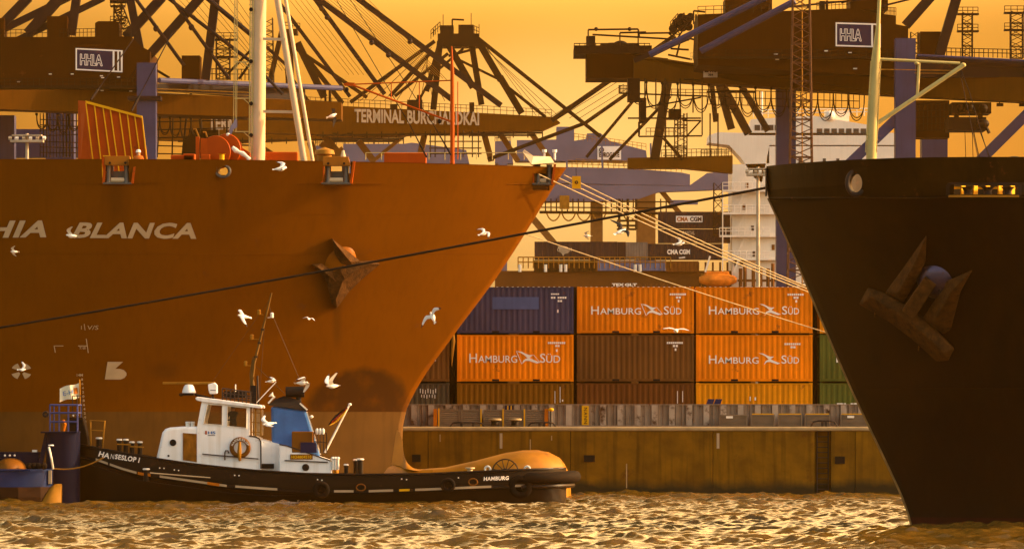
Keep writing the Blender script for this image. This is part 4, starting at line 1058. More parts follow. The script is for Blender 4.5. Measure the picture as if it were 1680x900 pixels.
# helm console inside
q = MB(); q.prism([xz(330, 712, TD - .9), xz(331, 702, TD - .9), xz(341, 699, TD - .9), xz(344, 712, TD - .9)], (0, 1.8, 0)); q.build('helm_console', m_wood, wh)
# lifebuoy
lb = N(394, 733.5) + Vector((0, -0.06, 0)); 
MB().torus(lb, (0, 1, 0), 0.39, 0.105, 32, 10).build('lifebuoy', m_brown, tug, smooth=True)
q = MB()
for k, ch in enumerate('HANSESLOP'):
    t = R(160 - k * 17.5); cx, cy = 394 + 13.6 * math.cos(t), 733.5 - 13.6 * math.sin(t); u = Vector((math.sin(t), math.cos(t))); v = Vector((math.cos(t), -math.sin(t)))
    o = Vector((cx, cy)); letter(q, ch, (o - u * 1.5 - v * 2.0, o + u * 1.5 - v * 2.0, o + u * 1.5 + v * 2.0, o - u * 1.5 + v * 2.0), flat(YN - 0.175), 0.02)
q.build('lifebuoy_lettering', m_cap, tug)
q = MB(); q.path([N(393.5, 724) + Vector((0, -.2, 0)), N(393, 740) + Vector((0, -.22, 0)), N(393.5, 755) + Vector((0, -.1, 0))], [0.06, 0.10, 0.06], 8); q.build('lifebuoy_light', m_ochre, tug, smooth=True)
q = MB(); letter(q, 'HS', rectq(341, 706.8, 353.5, 711.5), flat(YN - 0.02), 0.03); q.build('company_mark', m_blue, wh)
q = MB(); q.span(P(336.5, 712, YN - .02), P(339.5, 706, YN - .013)); q.build('company_mark', m_red, wh)
q = MB(); q.span(P(341, 714, YN - .02), P(353, 713, YN - .013)); q.build('company_mark', m_sign_blue, wh)
MB().tube(N(332, 744) + Vector((0, -.1, 0)), N(424, 752) + Vector((0, -.1, 0)), 0.03, 6).build('handrail', m_darksteel, wh)
MB().path([N(369, 754) + Vector((0, -.08, 0)), N(369, 742) + Vector((0, -.08, 0)), N(370.5, 738.5) + Vector((0, -.08, 0)), N(374, 738.5) + Vector((0, -.08, 0)), N(375.5, 743) + Vector((0, -.08, 0))], 0.035, 6).build('swan_neck_vent', m_darksteel, wh, smooth=True)
MB().path([N(409, 714.5) + Vector((0, -.02, 0)), N(418, 715.5) + Vector((0, -.02, 0)), N(425, 718.5) + Vector((0, -.02, 0)), N(428, 724) + Vector((0, -.02, 0)), N(428.3, 768) + Vector((0, -.02, 0))], 0.035, 6).build('edge_trim', m_darksteel, wh, smooth=True)
# engine casing behind the wheelhouse
q = MB(); q.prism([xz(428, 720, YN + .45), xz(458, 728, YN + .45), xz(458, 782, YN + .45), xz(428, 782, YN + .45)], (0, 2.2, 0)); q.build('engine_casing', m_tugwhite, tug)
q = MB(); q.pxprism([(458, 728.5), (470, 731), (544, 756), (545, 788), (458, 788)], YN, 2 * HW); ec = q.build('engine_casing', m_tugwhite, tug, bevel=0.05)
MB().span(N(429, 768) + Vector((0, .3, 0)), N(449, 760) + Vector((0, .44, 0))).build('step_box', m_black, tug)
MB().lathe([(0.165, 0), (0.165, 0.03), (0.12, 0.035)], N(501.5, 766), (0, -1, 0), n=18).build('porthole', m_black, ec)
q = MB(); q.span(P(476, 753, YN - .03), P(513, 744.5, YN - .002)); nb = q.build('name_board', m_wood, ec)
q = MB(); letter(q, 'HO4804510', rectq(478, 746.3, 511, 751.5), flat(YN - .036), 0.03, 0, 1.05); q.build('board_lettering', m_yellow, nb)
MB().tube(N(467, 754.5) + Vector((0, -.05, 0)), N(538, 757.5) + Vector((0, -.05, 0)), 0.028, 6).build('handrail', m_darksteel, ec)
MB().path([N(458, 728) + Vector((0, -.01, 0)), N(470, 730.5) + Vector((0, -.01, 0)), N(544, 755.5) + Vector((0, -.01, 0))], 0.03, 6).build('edge_trim', m_darksteel, ec)
# locker and gear aft of the casing
q = MB(); q.span(P(545, 790, YN + .2), P(556, 752, YF - .2)); q.build('winch_locker', m_ochre, tug, bevel=0.05)
for px in (546, 550, 554.5): MB().lathe([(0.06, 0), (0.06, 0.5), (0.1, 0.52), (0.05, 0.6)], P(px, 770, YN), n=10).build('locker_fitting', m_cap, tug, smooth=True)
# funnel
fy0, fy1 = TD - 0.85, TD + 0.85
bot = [(446, 722), (526, 744)]
def fpt(px, py, y): return P(px, py, y)
q = MB()
ringb = [(446.5, 730), (449, 672), (502, 676), (526, 748)]
q.add([P(446, 728, fy0), P(526, 750, fy0), P(503, 672, fy0 + .1), P(444.5, 665, fy0 + .1), P(446, 728, fy1), P(526, 750, fy1), P(503, 672, fy1 - .1), P(444.5, 665, fy1 - .1)],
      [(0, 1, 2, 3), (7, 6, 5, 4), (0, 4, 5, 1), (1, 5, 6, 2), (2, 6, 7, 3), (3, 7, 4, 0)])
fn = q.build('funnel', m_blue, tug, bevel=0.14)
q = MB(); q.add([P(440, 664, fy0), P(506, 673.5, fy0), P(499, 667, fy0 + .3), P(490, 655, fy0 + .4), P(466, 649, fy0 + .4), P(452, 654, fy0 + .3)] + [P(440, 664, fy1), P(506, 673.5, fy1), P(499, 667, fy1 - .3), P(490, 655, fy1 - .4), P(466, 649, fy1 - .4), P(452, 654, fy1 - .3)],
      [(0, 1, 2, 3, 4, 5), tuple(reversed(range(6, 12)))] + [(i, 6 + i, 6 + (i + 1) % 6, (i + 1) % 6) for i in range(6)]); q.build('funnel_cap', m_black, fn)
q = MB(); q.tube(P(469, 643, TD - .35), P(499, 642, TD - .35), 0.26, 14); q.tube(P(474, 660, TD - .35), P(474, 642, TD - .35), 0.13, 10); q.tube(P(490, 660, TD - .35), P(490, 642, TD - .35), 0.13, 10); q.build('exhaust_drum', m_black, fn, smooth=True)
for a, b in (((492, 661), (504, 672)), ((440, 661), (449, 651))): MB().beam(P(*a, fy0 - .03), P(*b, fy0 - .03), 0.07, 0.1).build('funnel_edge_strip', m_cap, fn)
MB().beam(P(503, 675, fy0 - .03), P(526, 745, fy0 - .03), 0.05, 0.06).build('funnel_edge_strip', m_cap, fn)
MB().lathe([(0.03, 0), (0.05, 0.15), (0.15, 0.25)], P(451, 652, TD - .6), (-0.8, -.2, 0.7), n=12, cap=False).build('fog_horn', m_cap, fn, smooth=True)
q = MB(); q.span(P(478.5, 742, YN - .02), P(514.5, 707, YN + .6)); lk = q.build('deck_locker', m_brown, tug, bevel=0.04)
MB().span(P(493, 742, YN - .06), P(519, 725, YN - .024)).build('locker_cover', m_sign_blue, lk)
q = MB(); q.rail(P(515, 742, YN + .3), P(536, 744, YN + .3), 0.95, 4, 0.025); q.rail(P(536, 744, YN + .3), P(536, 744, YF - .3), 0.95, 3, 0.025); q.build('stern_railing', m_darksteel, tug)
for px in (520, 525, 530): MB().lathe([(0.05, 0), (0.08, 0.1), (0.08, 0.2), (0.04, 0.28)], P(px, 712, YN + .3), n=10).build('work_lamp', m_cap, tug, smooth=True)
MB().ball(P(511, 683, fy0), 0.09, .09, .07).build('work_lamp', m_cap, tug, smooth=True)
# tripod mast with lamps
mb = TD - 0.2
q = MB(); q.path([P(416, 668, mb), P(415, 640, mb), P(412, 612, mb), P(416, 585, mb)], [0.16, 0.13, 0.08, 0.05], 10); q.path([P(414, 622, mb - .05), P(417, 596, mb - .05), P(431, 540, mb - .05), P(445.5, 480, mb - .05)], [0.08, 0.065, 0.055, 0.045], 10)
mst = q.build('mast', mat('tug_mast_brown', (0.11, 0.055, 0.010), 0.4, var=0.3, rust=0.2), tug, smooth=True)
MB().path([P(424, 664, mb - .3), P(422.5, 616, mb - .1)], 0.05, 8).build('mast_strut', m_darksteel, mst)
for px, py, x2 in ((425, 512, 432), (413, 552.5, 427), (403, 596, 417), (446, 517, 439)):
    q = MB(); q.tube(P(px, py + 3, mb), P(x2, py + 4, mb), 0.022, 6); q.lathe([(0.07, 0), (0.085, .03), (0.075, .16), (0.095, .18), (0.05, .24)], P(px, py + 4, mb) , n=12); q.build('mast_lamp', m_ochre if px != 446 else m_cap, mst, smooth=True)
for py in (540, 562, 585): MB().box(P(431 - (py - 540) * .25, py, mb - .06), 0.16, 0.1, 0.08).build('mast_fitting', m_darksteel, mst)
MB().span(P(410.5, 665, mb - .3), P(421, 632, mb + .15)).build('mast_foot_box', m_black, mst)
q = MB(); q.tube(P(421, 660, TD - .9), P(453, 626, TD - .9), 0.022, 6); q.build('derrick_pole', m_cap, tug)
for x1, y1, x2, y2 in ((420, 600, 470, 648), (440, 500, 500, 642), (443, 490, 330, 652), (428, 560, 404, 660), (434, 530, 425, 664)): MB().tube(P(x1, y1, mb), P(x2, y2, TD), 0.008, 4).build('mast_wire', m_darksteel, mst)
# radar and roof gear
rs = MB(); rs.box(P(310, 628, TD - .5), 86 * TS, 0.16, 0.11); rd = rs.build('radar_scanner', m_ochre, tug, bevel=0.02)
MB().lathe([(0.32, 0), (0.30, 0.12), (0.24, 0.3), (0.17, 0.38), (0.0, 0.4)], P(310, 644, TD - .5), n=18, cap=False).build('radar_pod', m_tugwhite, rd, smooth=True)
q = MB(); q.pxprism([(341, 630), (352, 627), (356, 631), (356.5, 645), (344, 646), (342, 640)], TD - 1.0, 0.5); q.build('radar_gearbox', m_tugwhite, rd, bevel=0.04)
MB().span(P(345, 640, TD - 1.02), P(354, 639, TD - 1.005)).build('gearbox_label', m_sign_blue, rd)
q = MB(); q.span(P(300, 648, TD - 1.2), P(322, 644.5, TD + 1.0)); q.tube(P(349, 645, TD - .8), P(349, 655, TD - .8), .05); q.tube(P(318, 646, TD), P(345, 653, TD), .06); q.build('radar_platform', m_black, rd)
MB().ball(P(297, 647, TD - 1), .1, .08, .08).build('search_light', m_black, rd, smooth=True)
q = MB(); q.rail(P(365, 657, TD - 1.1), P(411, 663, TD - 1.1), 0.58, 7, 0.03, (1.0, 0.65, .3)); q.build('roof_railing', m_darksteel, tug); q = MB(); q.rail(P(365, 657, TD + .9), P(411, 663, TD + .9), 0.58, 7, 0.03, (1.0, 0.5)); rr_ = q.build('roof_railing', m_darksteel, tug)
q = MB(); q.span(P(368, 652, TD - .8), P(404, 641, TD + .4)); q.build('raft_box', m_black, tug)
MB().tube(P(386.5, 642, TD - 1), P(386.5, 630, TD - 1), 0.03, 6).build('roof_aerial', m_cap, tug)
q = MB(); q.span(P(330, 656, TD - 1.4), P(352, 651, TD + 1.2)); q.build('roof_locker', m_black, tug)
# bollards
def tug_boll(px, w, yt, yb, y=None, cap=True):
    y = y or TD - 1.9; r = w / 2 * TS; z0, z1 = Z(yb, y), Z(yt, y)
    b = MB().lathe([(r * .92, z0 - 0.3), (r * .92, z1 - 0.06)], (X(px, y), y, 0), n=18).build('bollard', m_bollard, tug, smooth=True)
    if cap: MB().lathe([(r * .92, z1 - .06), (r * 1.12, z1 - 0.05), (r * 1.12, z1), (r * .8, z1 + .02)], (X(px, y), y, 0), n=18).build('bollard_cap', m_cap, b)
for px, yt, yb in ((195.8, 720, 738), (206.5, 720, 741), (216.5, 724, 742), (229.5, 724, 744)): tug_boll(px, 8.5, yt, yb, TD - 1.5)
for xa, xb_, py in ((192, 212, 728), (213, 233, 732)): MB().tube(P(xa, py, TD - 1.75), P(xb_ + 3, py + 1, TD - 1.75), 0.035, 6).build('bollard_bar', m_ochre, tug)
tug_boll(162.5, 10, 717.5, 734, TD - 1.2); tug_boll(240, 10.5, 768, 778, TD - 2.75)
tug_boll(591, 11, 752, 778, TD - 1.6); tug_boll(584, 9, 753, 778, TD + 1.2); tug_boll(568, 7.5, 761, 778, TD - 1.6)
MB().path([P(149, 733, TD - .9), P(148.5, 689, TD - .9), P(172, 690, TD - 1.1), P(168, 736, TD - 1.1)], 0.045, 6).build('bow_rail_hoop', m_ochre, tug)
MB().tube(P(148.7, 705, TD - .9), P(170.5, 706, TD - 1.1), 0.03, 6).build('bow_rail_bar', m_ochre, tug)
# stem post and fender head rising above the bow
q = MB(); q.prism([P(112, 745, TD - .6), P(110, 684, TD - .6), P(136, 684, TD - .6), P(141, 705, TD - .6), P(146, 735, TD - .6)], (0, 1.2, 0)); q.build('bow_fender', m_rubber, tug, bevel=0.05)
for px, py in ((120, 681), (127, 680), (123, 677)): MB().ball(P(px, py, TD - .5), 0.05).build('bow_lamp', m_cap, tug)
q = MB(); q.rail(P(119, 684, TD - .5), P(134, 684, TD - .5), 1.0, 2, 0.025); q.build('bow_pulpit', m_darksteel, tug)
# hand wheel on the after deck
wc = P(829, 774, TD - 1.3)
q = MB(); q.torus(wc, (0.1, 1, 0), 0.60, 0.035, 36, 6)
for k in range(6):
    t = R(15 + 30 * k); d = Vector((math.cos(t), 0, math.sin(t))) * 0.6; q.tube(wc - d, wc + d, 0.022, 5)
q.torus(wc, (0.1, 1, 0), 0.14, 0.05, 16, 6); q.torus(wc + Vector((0, .3, 0)), (0.1, 1, 0), 0.60, 0.03, 36, 6); q.build('rope_reel', m_darksteel, tug, smooth=True)
for px in (800, 865): MB().torus(P(px, 769, TD - 1.2), (0.3, 1, 0), 0.13, 0.05, 16, 8).build('deck_ring', m_cap, tug, smooth=True)
MB().lathe([(.12, 0), (.12, .2), (.22, .22), (.22, .28)], P(771, 776, TD - 2.2), n=12).build('deck_cleat', m_mast_white, tug, smooth=True)
# ensign staff with furled flag
ek = MB().tube(P(533, 742, TD - .4), P(573, 664, TD - .4), 0.05, 8, 0.04).build('flag_staff', m_cap, tug, smooth=True)
MB().ball(P(574, 663, TD - .4), .085, .08, .07).build('staff_truck', m_cap, ek, smooth=True)
m_fk, m_fr, m_fy = mat('flag_black', (0.02, 0.015, 0.012), 0.9), mat('flag_red', (0.35, 0.04, 0.015), 0.9), mat('flag_gold', (0.75, 0.38, 0.02), 0.9)
q = MB(); st_pts = []
for i in range(13):
    t = i / 12; cx, cy = 570 - 30 * t, 669 + 28 * t; w = 2.0 + 5.5 * math.sin(math.pi * min(1, t * 1.05)) * (0.5 + t * .7)
    st_pts.append([P(cx - w * .55 + w * k * 0.36, cy - w * .5 + w * k * 0.33, TD - .42 - 0.10 * math.sin(t * 9 + k * 1.6) - .03 * k) for k in range(4)])
for k, mi in ((0, 0), (1, 1), (2, 2)):
    q.m = mi
    for i in range(12): q.add([st_pts[i][k], st_pts[i + 1][k], st_pts[i + 1][k + 1], st_pts[i][k + 1]], [(0, 1, 2, 3)])
fl_ = q.build('furled_ensign', [m_fk, m_fr, m_fy], ek)
s_ = fl_.modifiers.new('cloth', 'SOLIDIFY'); s_.thickness = 0.012
# house flag flying from the bow staff
bs = MB().tube(P(132, 700, TD - .3), P(130.5, 622, TD - .3), 0.03, 8).build('bow_staff', m_ochre, tug)
m_flag = mat('cream_flag_cloth', (0.78, 0.68, 0.48), 0.85, var=0.06)
q = MB(); rows = []
for i in range(15):
    u = i / 14; row = []
    for j in range(7):
        v = j / 6; px = 131 - 33 * u; py = 627 + 9.5 * u + (24 * (1 - .08 * u)) * v + 1.2 * math.sin(u * 7)
        row.append(P(px, py, TD - .3 + 0.12 * math.sin(u * 9 + v)))
    rows.append(row)
q.grid(rows); hf = q.build('house_flag', m_flag, bs, smooth=True)
def flagpt(px, py): u = (131 - px) / 33; v = (py - 627 - 9.5 * u) / 24; return P(px, py, TD - .3 + 0.12 * math.sin(u * 9 + v) - 0.03)
q = MB(); letter(q, 'E-H', ((104, 649), (120, 645), (119, 638), (103, 642)), flagpt, 0.0); q.build('flag_mark', m_blue, bs)
q = MB(); q.add([flagpt(*p) for p in ((121, 636), (127, 635), (128, 645), (122, 646))], [(0, 1, 2, 3)]); q.build('flag_mark', m_orange, bs)
# deck light on the stern rim

# ---- people ---------------------------------------------------------------
def person(name_loc, pose, label, cloth, hat=None, scale=1.0, face=(0, -1)):
    """one continuous skinned body, standing at name_loc; pose gives joint points in metres for a 1.78 m figure"""
    t = thing('person', label, 'person', name_loc)
    J = pose; names = list(J.keys())
    E = [('pelvis', 'chest'), ('chest', 'neck'), ('neck', 'head'), ('head', 'crown'), ('chest', 'shl'), ('shl', 'ell'), ('ell', 'wrl'), ('wrl', 'hal'), ('chest', 'shr'), ('shr', 'elr'), ('elr', 'wrr'), ('wrr', 'har'),
         ('pelvis', 'hpl'), ('hpl', 'knl'), ('knl', 'anl'), ('anl', 'tol'), ('pelvis', 'hpr'), ('hpr', 'knr'), ('knr', 'anr'), ('anr', 'tor')]
    rad = dict(pelvis=.15, chest=.165, neck=.06, head=.095, crown=.075, shl=.075, ell=.05, wrl=.034, hal=.036, shr=.075, elr=.05, wrr=.034, har=.036, hpl=.095, knl=.065, anl=.045, tol=.04, hpr=.095, knr=.065, anr=.045, tor=.04)
    vs = [Vector(J[n_]) for n_ in names]; es = [(names.index(a), names.index(b)) for a, b in E]; rs = [rad[n_] for n_ in names]
    for hnd, wr in (('hal', 'wrl'), ('har', 'wrr')):
        h = Vector(J[hnd]); d = (h - Vector(J[wr])).normalized(); s_ = d.cross(Vector((0, 1, 0))).normalized()
        for k, ln in ((-1.5, .07), (-.5, .085), (.5, .08), (1.5, .06)):
            vs.append(h + s_ * (k * .02) + d * .03); rs.append(.009); es.append((names.index(hnd), len(vs) - 1))
            vs.append(vs[-1] + d * ln + Vector((0, -.02, 0))); rs.append(.008); es.append((len(vs) - 2, len(vs) - 1))
        vs.append(h + Vector((0, -.05, 0)) - d * .01); rs.append(.011); es.append((names.index(hnd), len(vs) - 1))
    me = bpy.data.meshes.new('body_frame'); me.from_pydata([v * scale for v in vs], es, [])
    o = bpy.data.objects.new('body_frame', me); COL.objects.link(o)
    mod = o.modifiers.new('skin', 'SKIN'); sk = me.skin_vertices[0].data
    for i, r_ in enumerate(rs): sk[i].radius = (r_ * scale, r_ * scale); sk[i].use_root = (i == 0)
    o.modifiers.new('sub', 'SUBSURF').levels = 1
    dg = bpy.context.evaluated_depsgraph_get(); bm_ = bpy.data.meshes.new_from_object(o.evaluated_get(dg)); bpy.data.objects.remove(o)
    bm_.name = 'body'; bm_.materials.clear()
    for m_ in (cloth[0], cloth[1], mat('skin', (0.42, 0.24, 0.15), 0.6)): bm_.materials.append(m_)
    zn, zp = J['neck'][2] * scale, J['pelvis'][2] * scale
    for p in bm_.polygons:
        z = p.center.z; p.material_index = 2 if z > zn + .01 else (0 if z > zp - .03 else 1)
        p.use_smooth = True
    b = bpy.data.objects.new('body', bm_); COL.objects.link(b); b.parent = t; ORIGIN[b] = ORIGIN[t]
    hd = ORIGIN[t] + Vector(J['head']) * scale; f = Vector((face[0], face[1], 0))
    sd = Vector((-f.y, f.x, 0))
    q = MB()
    q.ball(hd + f * .105 + Vector((0, 0, -.01)), .018, .022, .022, 8, 5)
    for s in (-1, 1): q.ball(hd + f * .088 + sd * (.034 * s) + Vector((0, 0, .025)), .012, .012, .009, 8, 5); q.ball(hd + sd * (.095 * s), .02, .02, .03, 8, 5)
    q.ball(hd + f * .092 + Vector((0, 0, -.055)), .025, .012, .007, 8, 5)
    q.build('face', MATS['skin'], t, smooth=True)
    if hat:
        MB().lathe([(.15, .0), (.118, .01), (.115, .06), (.085, .12), (0, .145)], hd + Vector((0, 0, .035)), n=16, cap=False).build('hard_hat', hat, t, smooth=True)
    else:
        MB().lathe([(.103, .0), (.106, .05), (.08, .11), (0, .13)], hd + Vector((0, 0, .02)) - f * .01, n=16, cap=False).build('hair', m_black, t, smooth=True)
    return t
stand = dict(pelvis=(0, 0, .95), chest=(0, 0, 1.30), neck=(0, 0, 1.49), head=(0, -.01, 1.62), crown=(0, 0, 1.71), shl=(.19, 0, 1.41), ell=(.25, -.04, 1.13), wrl=(.25, -.16, .90), hal=(.25, -.19, .83),
             shr=(-.19, 0, 1.41), elr=(-.25, -.04, 1.13), wrr=(-.25, -.16, .90), har=(-.25, -.19, .83), hpl=(.10, 0, .90), knl=(.11, -.02, .50), anl=(.11, .02, .09), tol=(.12, -.14, .04), hpr=(-.10, 0, .90), knr=(-.11, -.02, .50), anr=(-.11, .02, .09), tor=(-.12, -.14, .04))
m_navycloth, m_trouser, m_orangecloth = mat('navy_jacket', (0.03, 0.03, 0.05), 0.9), mat('dark_trousers', (0.025, 0.022, 0.02), 0.9), mat('orange_overalls', (0.45, 0.12, 0.02), 0.9)
zf = Z(713, YN)
steer = dict(stand); steer.update(ell=(-.02, -.18, 1.12), wrl=(-.26, -.2, 1.08), hal=(-.33, -.2, 1.08), elr=(-.30, .06, 1.12), wrr=(-.42, -.04, 1.06), har=(-.48, -.05, 1.06))
# the helmsman stands on the wheelhouse floor, which is sunk below the sill
ph = Z(666, TD) - 1.72
person((X(382, TD), TD + .2, ph), steer, 'person in dark jacket at the wheel behind the tug wheelhouse window', (m_navycloth, m_trouser), None, 1.0, (-1, 0))
person((X(227, LD - 5), LD - 5, Zdeck - 0.02), stand, 'person in white hard hat looking over the orange ship bulwark', (m_orangecloth, m_orangecloth), m_cap)

# ================================================================== blue barge lashed to the tug's bow
BD = 244.0
barge = thing('blue_barge', 'blue work barge with a navy railed tower moored at the tug bow', 'barge', (X(20, BD), BD, 0))
q = MB(); rows = []
for px, hb in ((-420, 3.0), (-60, 3.0), (40, 3.0), (75, 2.6), (89, 2.1), (92, 1.6)):
    x = X(px, BD); zt = Z(768 if px > -50 else 768, BD)
    rows.append([Vector((x, BD - hb * .9, -.9)), Vector((x, BD - hb, .3)), Vector((x, BD - hb, Z(797, BD))), Vector((x, BD - hb, zt)), Vector((x, BD + hb, zt)), Vector((x, BD + hb, -.9))])
q.grid(rows, True); q.add(rows[0], [tuple(range(6))]); q.add(rows[-1], [tuple(range(6))])
q.m = 0
bh = q.build('hull', m_bargeblue, barge, smooth=30)
q = MB(); q.grid([[r_[0] + Vector((0, -.02, 0)), r_[1] + Vector((0, -.02, 0)), r_[2] + Vector((0, -.02, 0))] for r_ in rows]); q.build('hull_boot_band', mat('barge_boot_brown', (0.022, 0.008, 0.002), 0.7), barge)
MB().path([(X(px, BD), BD - 3.03, Z(769.5, BD)) for px in (-400, -100, 30, 60)], 0.06, 6).build('gunwale', m_bargeblue, barge)
MB().span((X(86.5, BD), BD - 2.3, Z(792, BD)), (X(91.5, BD), BD - 2.12, Z(770, BD))).build('bow_mark', m_white_mark, barge)
q = MB(); rows = []
for i in range(11):
    t = i / 10; px = 72 + 35 * t; top = 818 - 26 * math.sin(min(1, t * 1.25) * math.pi / 2) ** 0.9; w = 0.9 * (1 - t ** 3 * .4)
    rows.append([Vector((X(px, BD), BD - 1.9 + w * math.cos(a), -.7 + (Z(top, BD) + .7) * math.sin(a))) for a in [math.pi * k / 10 for k in range(11)]])
q.grid(rows); q.add(rows[-1], [tuple(range(11))]); q.build('rudder_blade', m_ochre, barge, smooth=True)
# tower
q = MB(); q.lathe([(0.78, -.3), (0.78, Z(708, BD) - 0.02), (0.8, Z(707, BD))], (X(106.5, BD), BD - .9, 0), n=26); q.span((X(82, BD), BD - 1.2, Z(768, BD)), (X(100, BD), BD + .4, Z(709, BD)))
tw = q.build('tower', m_navy, barge, smooth=35)
q = MB(); q.span((X(72, BD), BD - 1.7, Z(709.5, BD)), (X(131, BD), BD + .6, Z(707, BD))); q.build('tower_platform', m_navy, tw)
q = MB(); q.beam(P(78, 709, BD - 1), P(65, 768, BD - 1), .2, .3); q.beam(P(90, 709, BD - 1), P(87, 768, BD - 1), .12, .2); q.build('tower_strut', m_navy, tw)
m_railblue = mat('railing_blue_grey', (0.045, 0.055, 0.16), 0.45, var=.15)
for (xa, xb_, y) in ((82, 127, BD - 1.6), (82, 127, BD + .5)):
    q = MB(); q.rail(P(xa, 707, y), P(xb_, 707, y), 43 * MP(BD), 3, 0.042, (1.0, 0.70, 0.36)); q.build('tower_railing', m_railblue, tw)
for px in (82, 127):
    q = MB(); q.rail(P(px, 707, BD - 1.6), (P(px, 707, BD - 1.6).x, BD + .5, Z(707, BD - 1.6)), 43 * MP(BD), 1, 0.035, (1.0, 0.70)); q.build('tower_railing', m_railblue, tw)
q = MB(); q.path([P(104, 706, BD - 1.2), P(106, 695, BD - 1.25), P(104, 688, BD - 1.2)], [.07, .09, .05], 8); q.build('hung_lifejacket', m_orange, tw, smooth=True)
MB().torus(P(75, 679, BD - 1.4), (0, 1, 0), 0.1, 0.06, 14, 8).build('tower_lamp', m_darksteel, tw, smooth=True)
MB().path([P(80, 732, BD - 3.05), P(84, 750, BD - 3.05), P(87, 768, BD - 2.4)], 0.05, 8).build('deck_pipe', m_cap, barge, smooth=True)
MB().lathe([(.14, 0), (.12, .05)], P(83.5, 730.5, BD - 3), n=14).build('deck_pipe_cap', m_cap, barge)
q = MB()
for cx, w, h in ((22, 24, 18), (-20, 20, 17), (-64, 24, 18)): q.ball((X(cx, BD), BD - 1.4, Z(768, BD)), w * MP(BD), 1.3, h * MP(BD), 18, 10)
cargo = q
for cx, w, h, lab in ((22, 26, 18, 0), (-26, 22, 17, 0)):
    MB().ball((X(cx, BD), BD - 1.4, Z(768, BD)), w * MP(BD), 1.3, h * MP(BD), 20, 10).build('deck_tank', m_brown, barge, smooth=True)
q = MB(); q.span((X(-300, BD), BD - .2, Z(768, BD)), (X(64, BD), BD + 1.8, Z(741, BD))); q.build('deck_coaming', m_navy, barge)
MB().box(P(57, 739, BD - 1), .22, .2, .1).build('deck_lamp', m_cap, barge)
for px in (48, 56, 63, 72): MB().ball(P(px, 764, BD - 2.4), .16, .14, .16).build('deck_fender', m_rubber, barge, smooth=True)
for px in (8, 16, 24): MB().ball(P(px, 746.5, BD - 1.6), .05).build('deck_light', m_cap, barge)
# line between barge and tug
o = MB().path([P(88, 768, BD - 2.3)] + [P(88 + 82 * t, 768 + 5 * math.sin(t * 3.14) * 0.6 - 18 * t ** 2, BD - 2.3 - .3 * t) for t in [i / 10 for i in range(1, 11)]], 0.035, 6).build('towing_rope', m_ochre, None, smooth=True)
tag(o, 'slack ochre towing rope slung from the blue barge to the tug bow', 'rope')
# ================================================================== containers on the quay
CD = 276.0; CS = MP(CD)
def cmat(name, col, **k): return mat(name, col, 0.55, var=0.20, scale=0.5, streak=0.5, bump=0.2, **k)
c_orange = cmat('container_orange', (0.80, 0.205, 0.0006), rust=0.18, rust_scale=1.3)
c_orange2 = cmat('container_orange_faded', (0.66, 0.170, 0.0006), rust=0.24, rust_scale=1.0)
c_amber = cmat('container_amber', (0.70, 0.240, 0.001), rust=0.1)
c_ochre = cmat('container_ochre_brown', (0.19, 0.070, 0.001), rust=0.12)
c_brown = cmat('container_brown', (0.135, 0.052, 0.010), rust=0.08)
c_redbrown = cmat('container_red_brown', (0.135, 0.042, 0.006), rust=0.1)
c_blue = cmat('container_slate', (0.045, 0.040, 0.080), rust=0.08)
c_patch = cmat('container_repair_blue', (0.060, 0.090, 0.210))
c_green = cmat('container_green', (0.085, 0.095, 0.014), rust=0.08)
c_grey = cmat('container_dark_grey', (0.070, 0.052, 0.030), rust=0.08)
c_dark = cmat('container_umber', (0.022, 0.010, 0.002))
LV = [(470, 546.5), (548.5, 625.5), (627.5, 706)]
def corr(xa, xb, z0, z1, yf, q, pitch=0.278, depth=0.024):
    x = xa; pts = []
    n = int(round((xb - xa) / pitch)); p = (xb - xa) / n
    for i in range(n):
        x = xa + i * p
        pts += [(x, 0), (x + p * .30, 0), (x + p * .5, depth), (x + p * .80, depth)]
    pts.append((xb, 0))
    q.grid([[Vector((x, yf + d, z0)) for x, d in pts], [Vector((x, yf + d, z1)) for x, d in pts]])
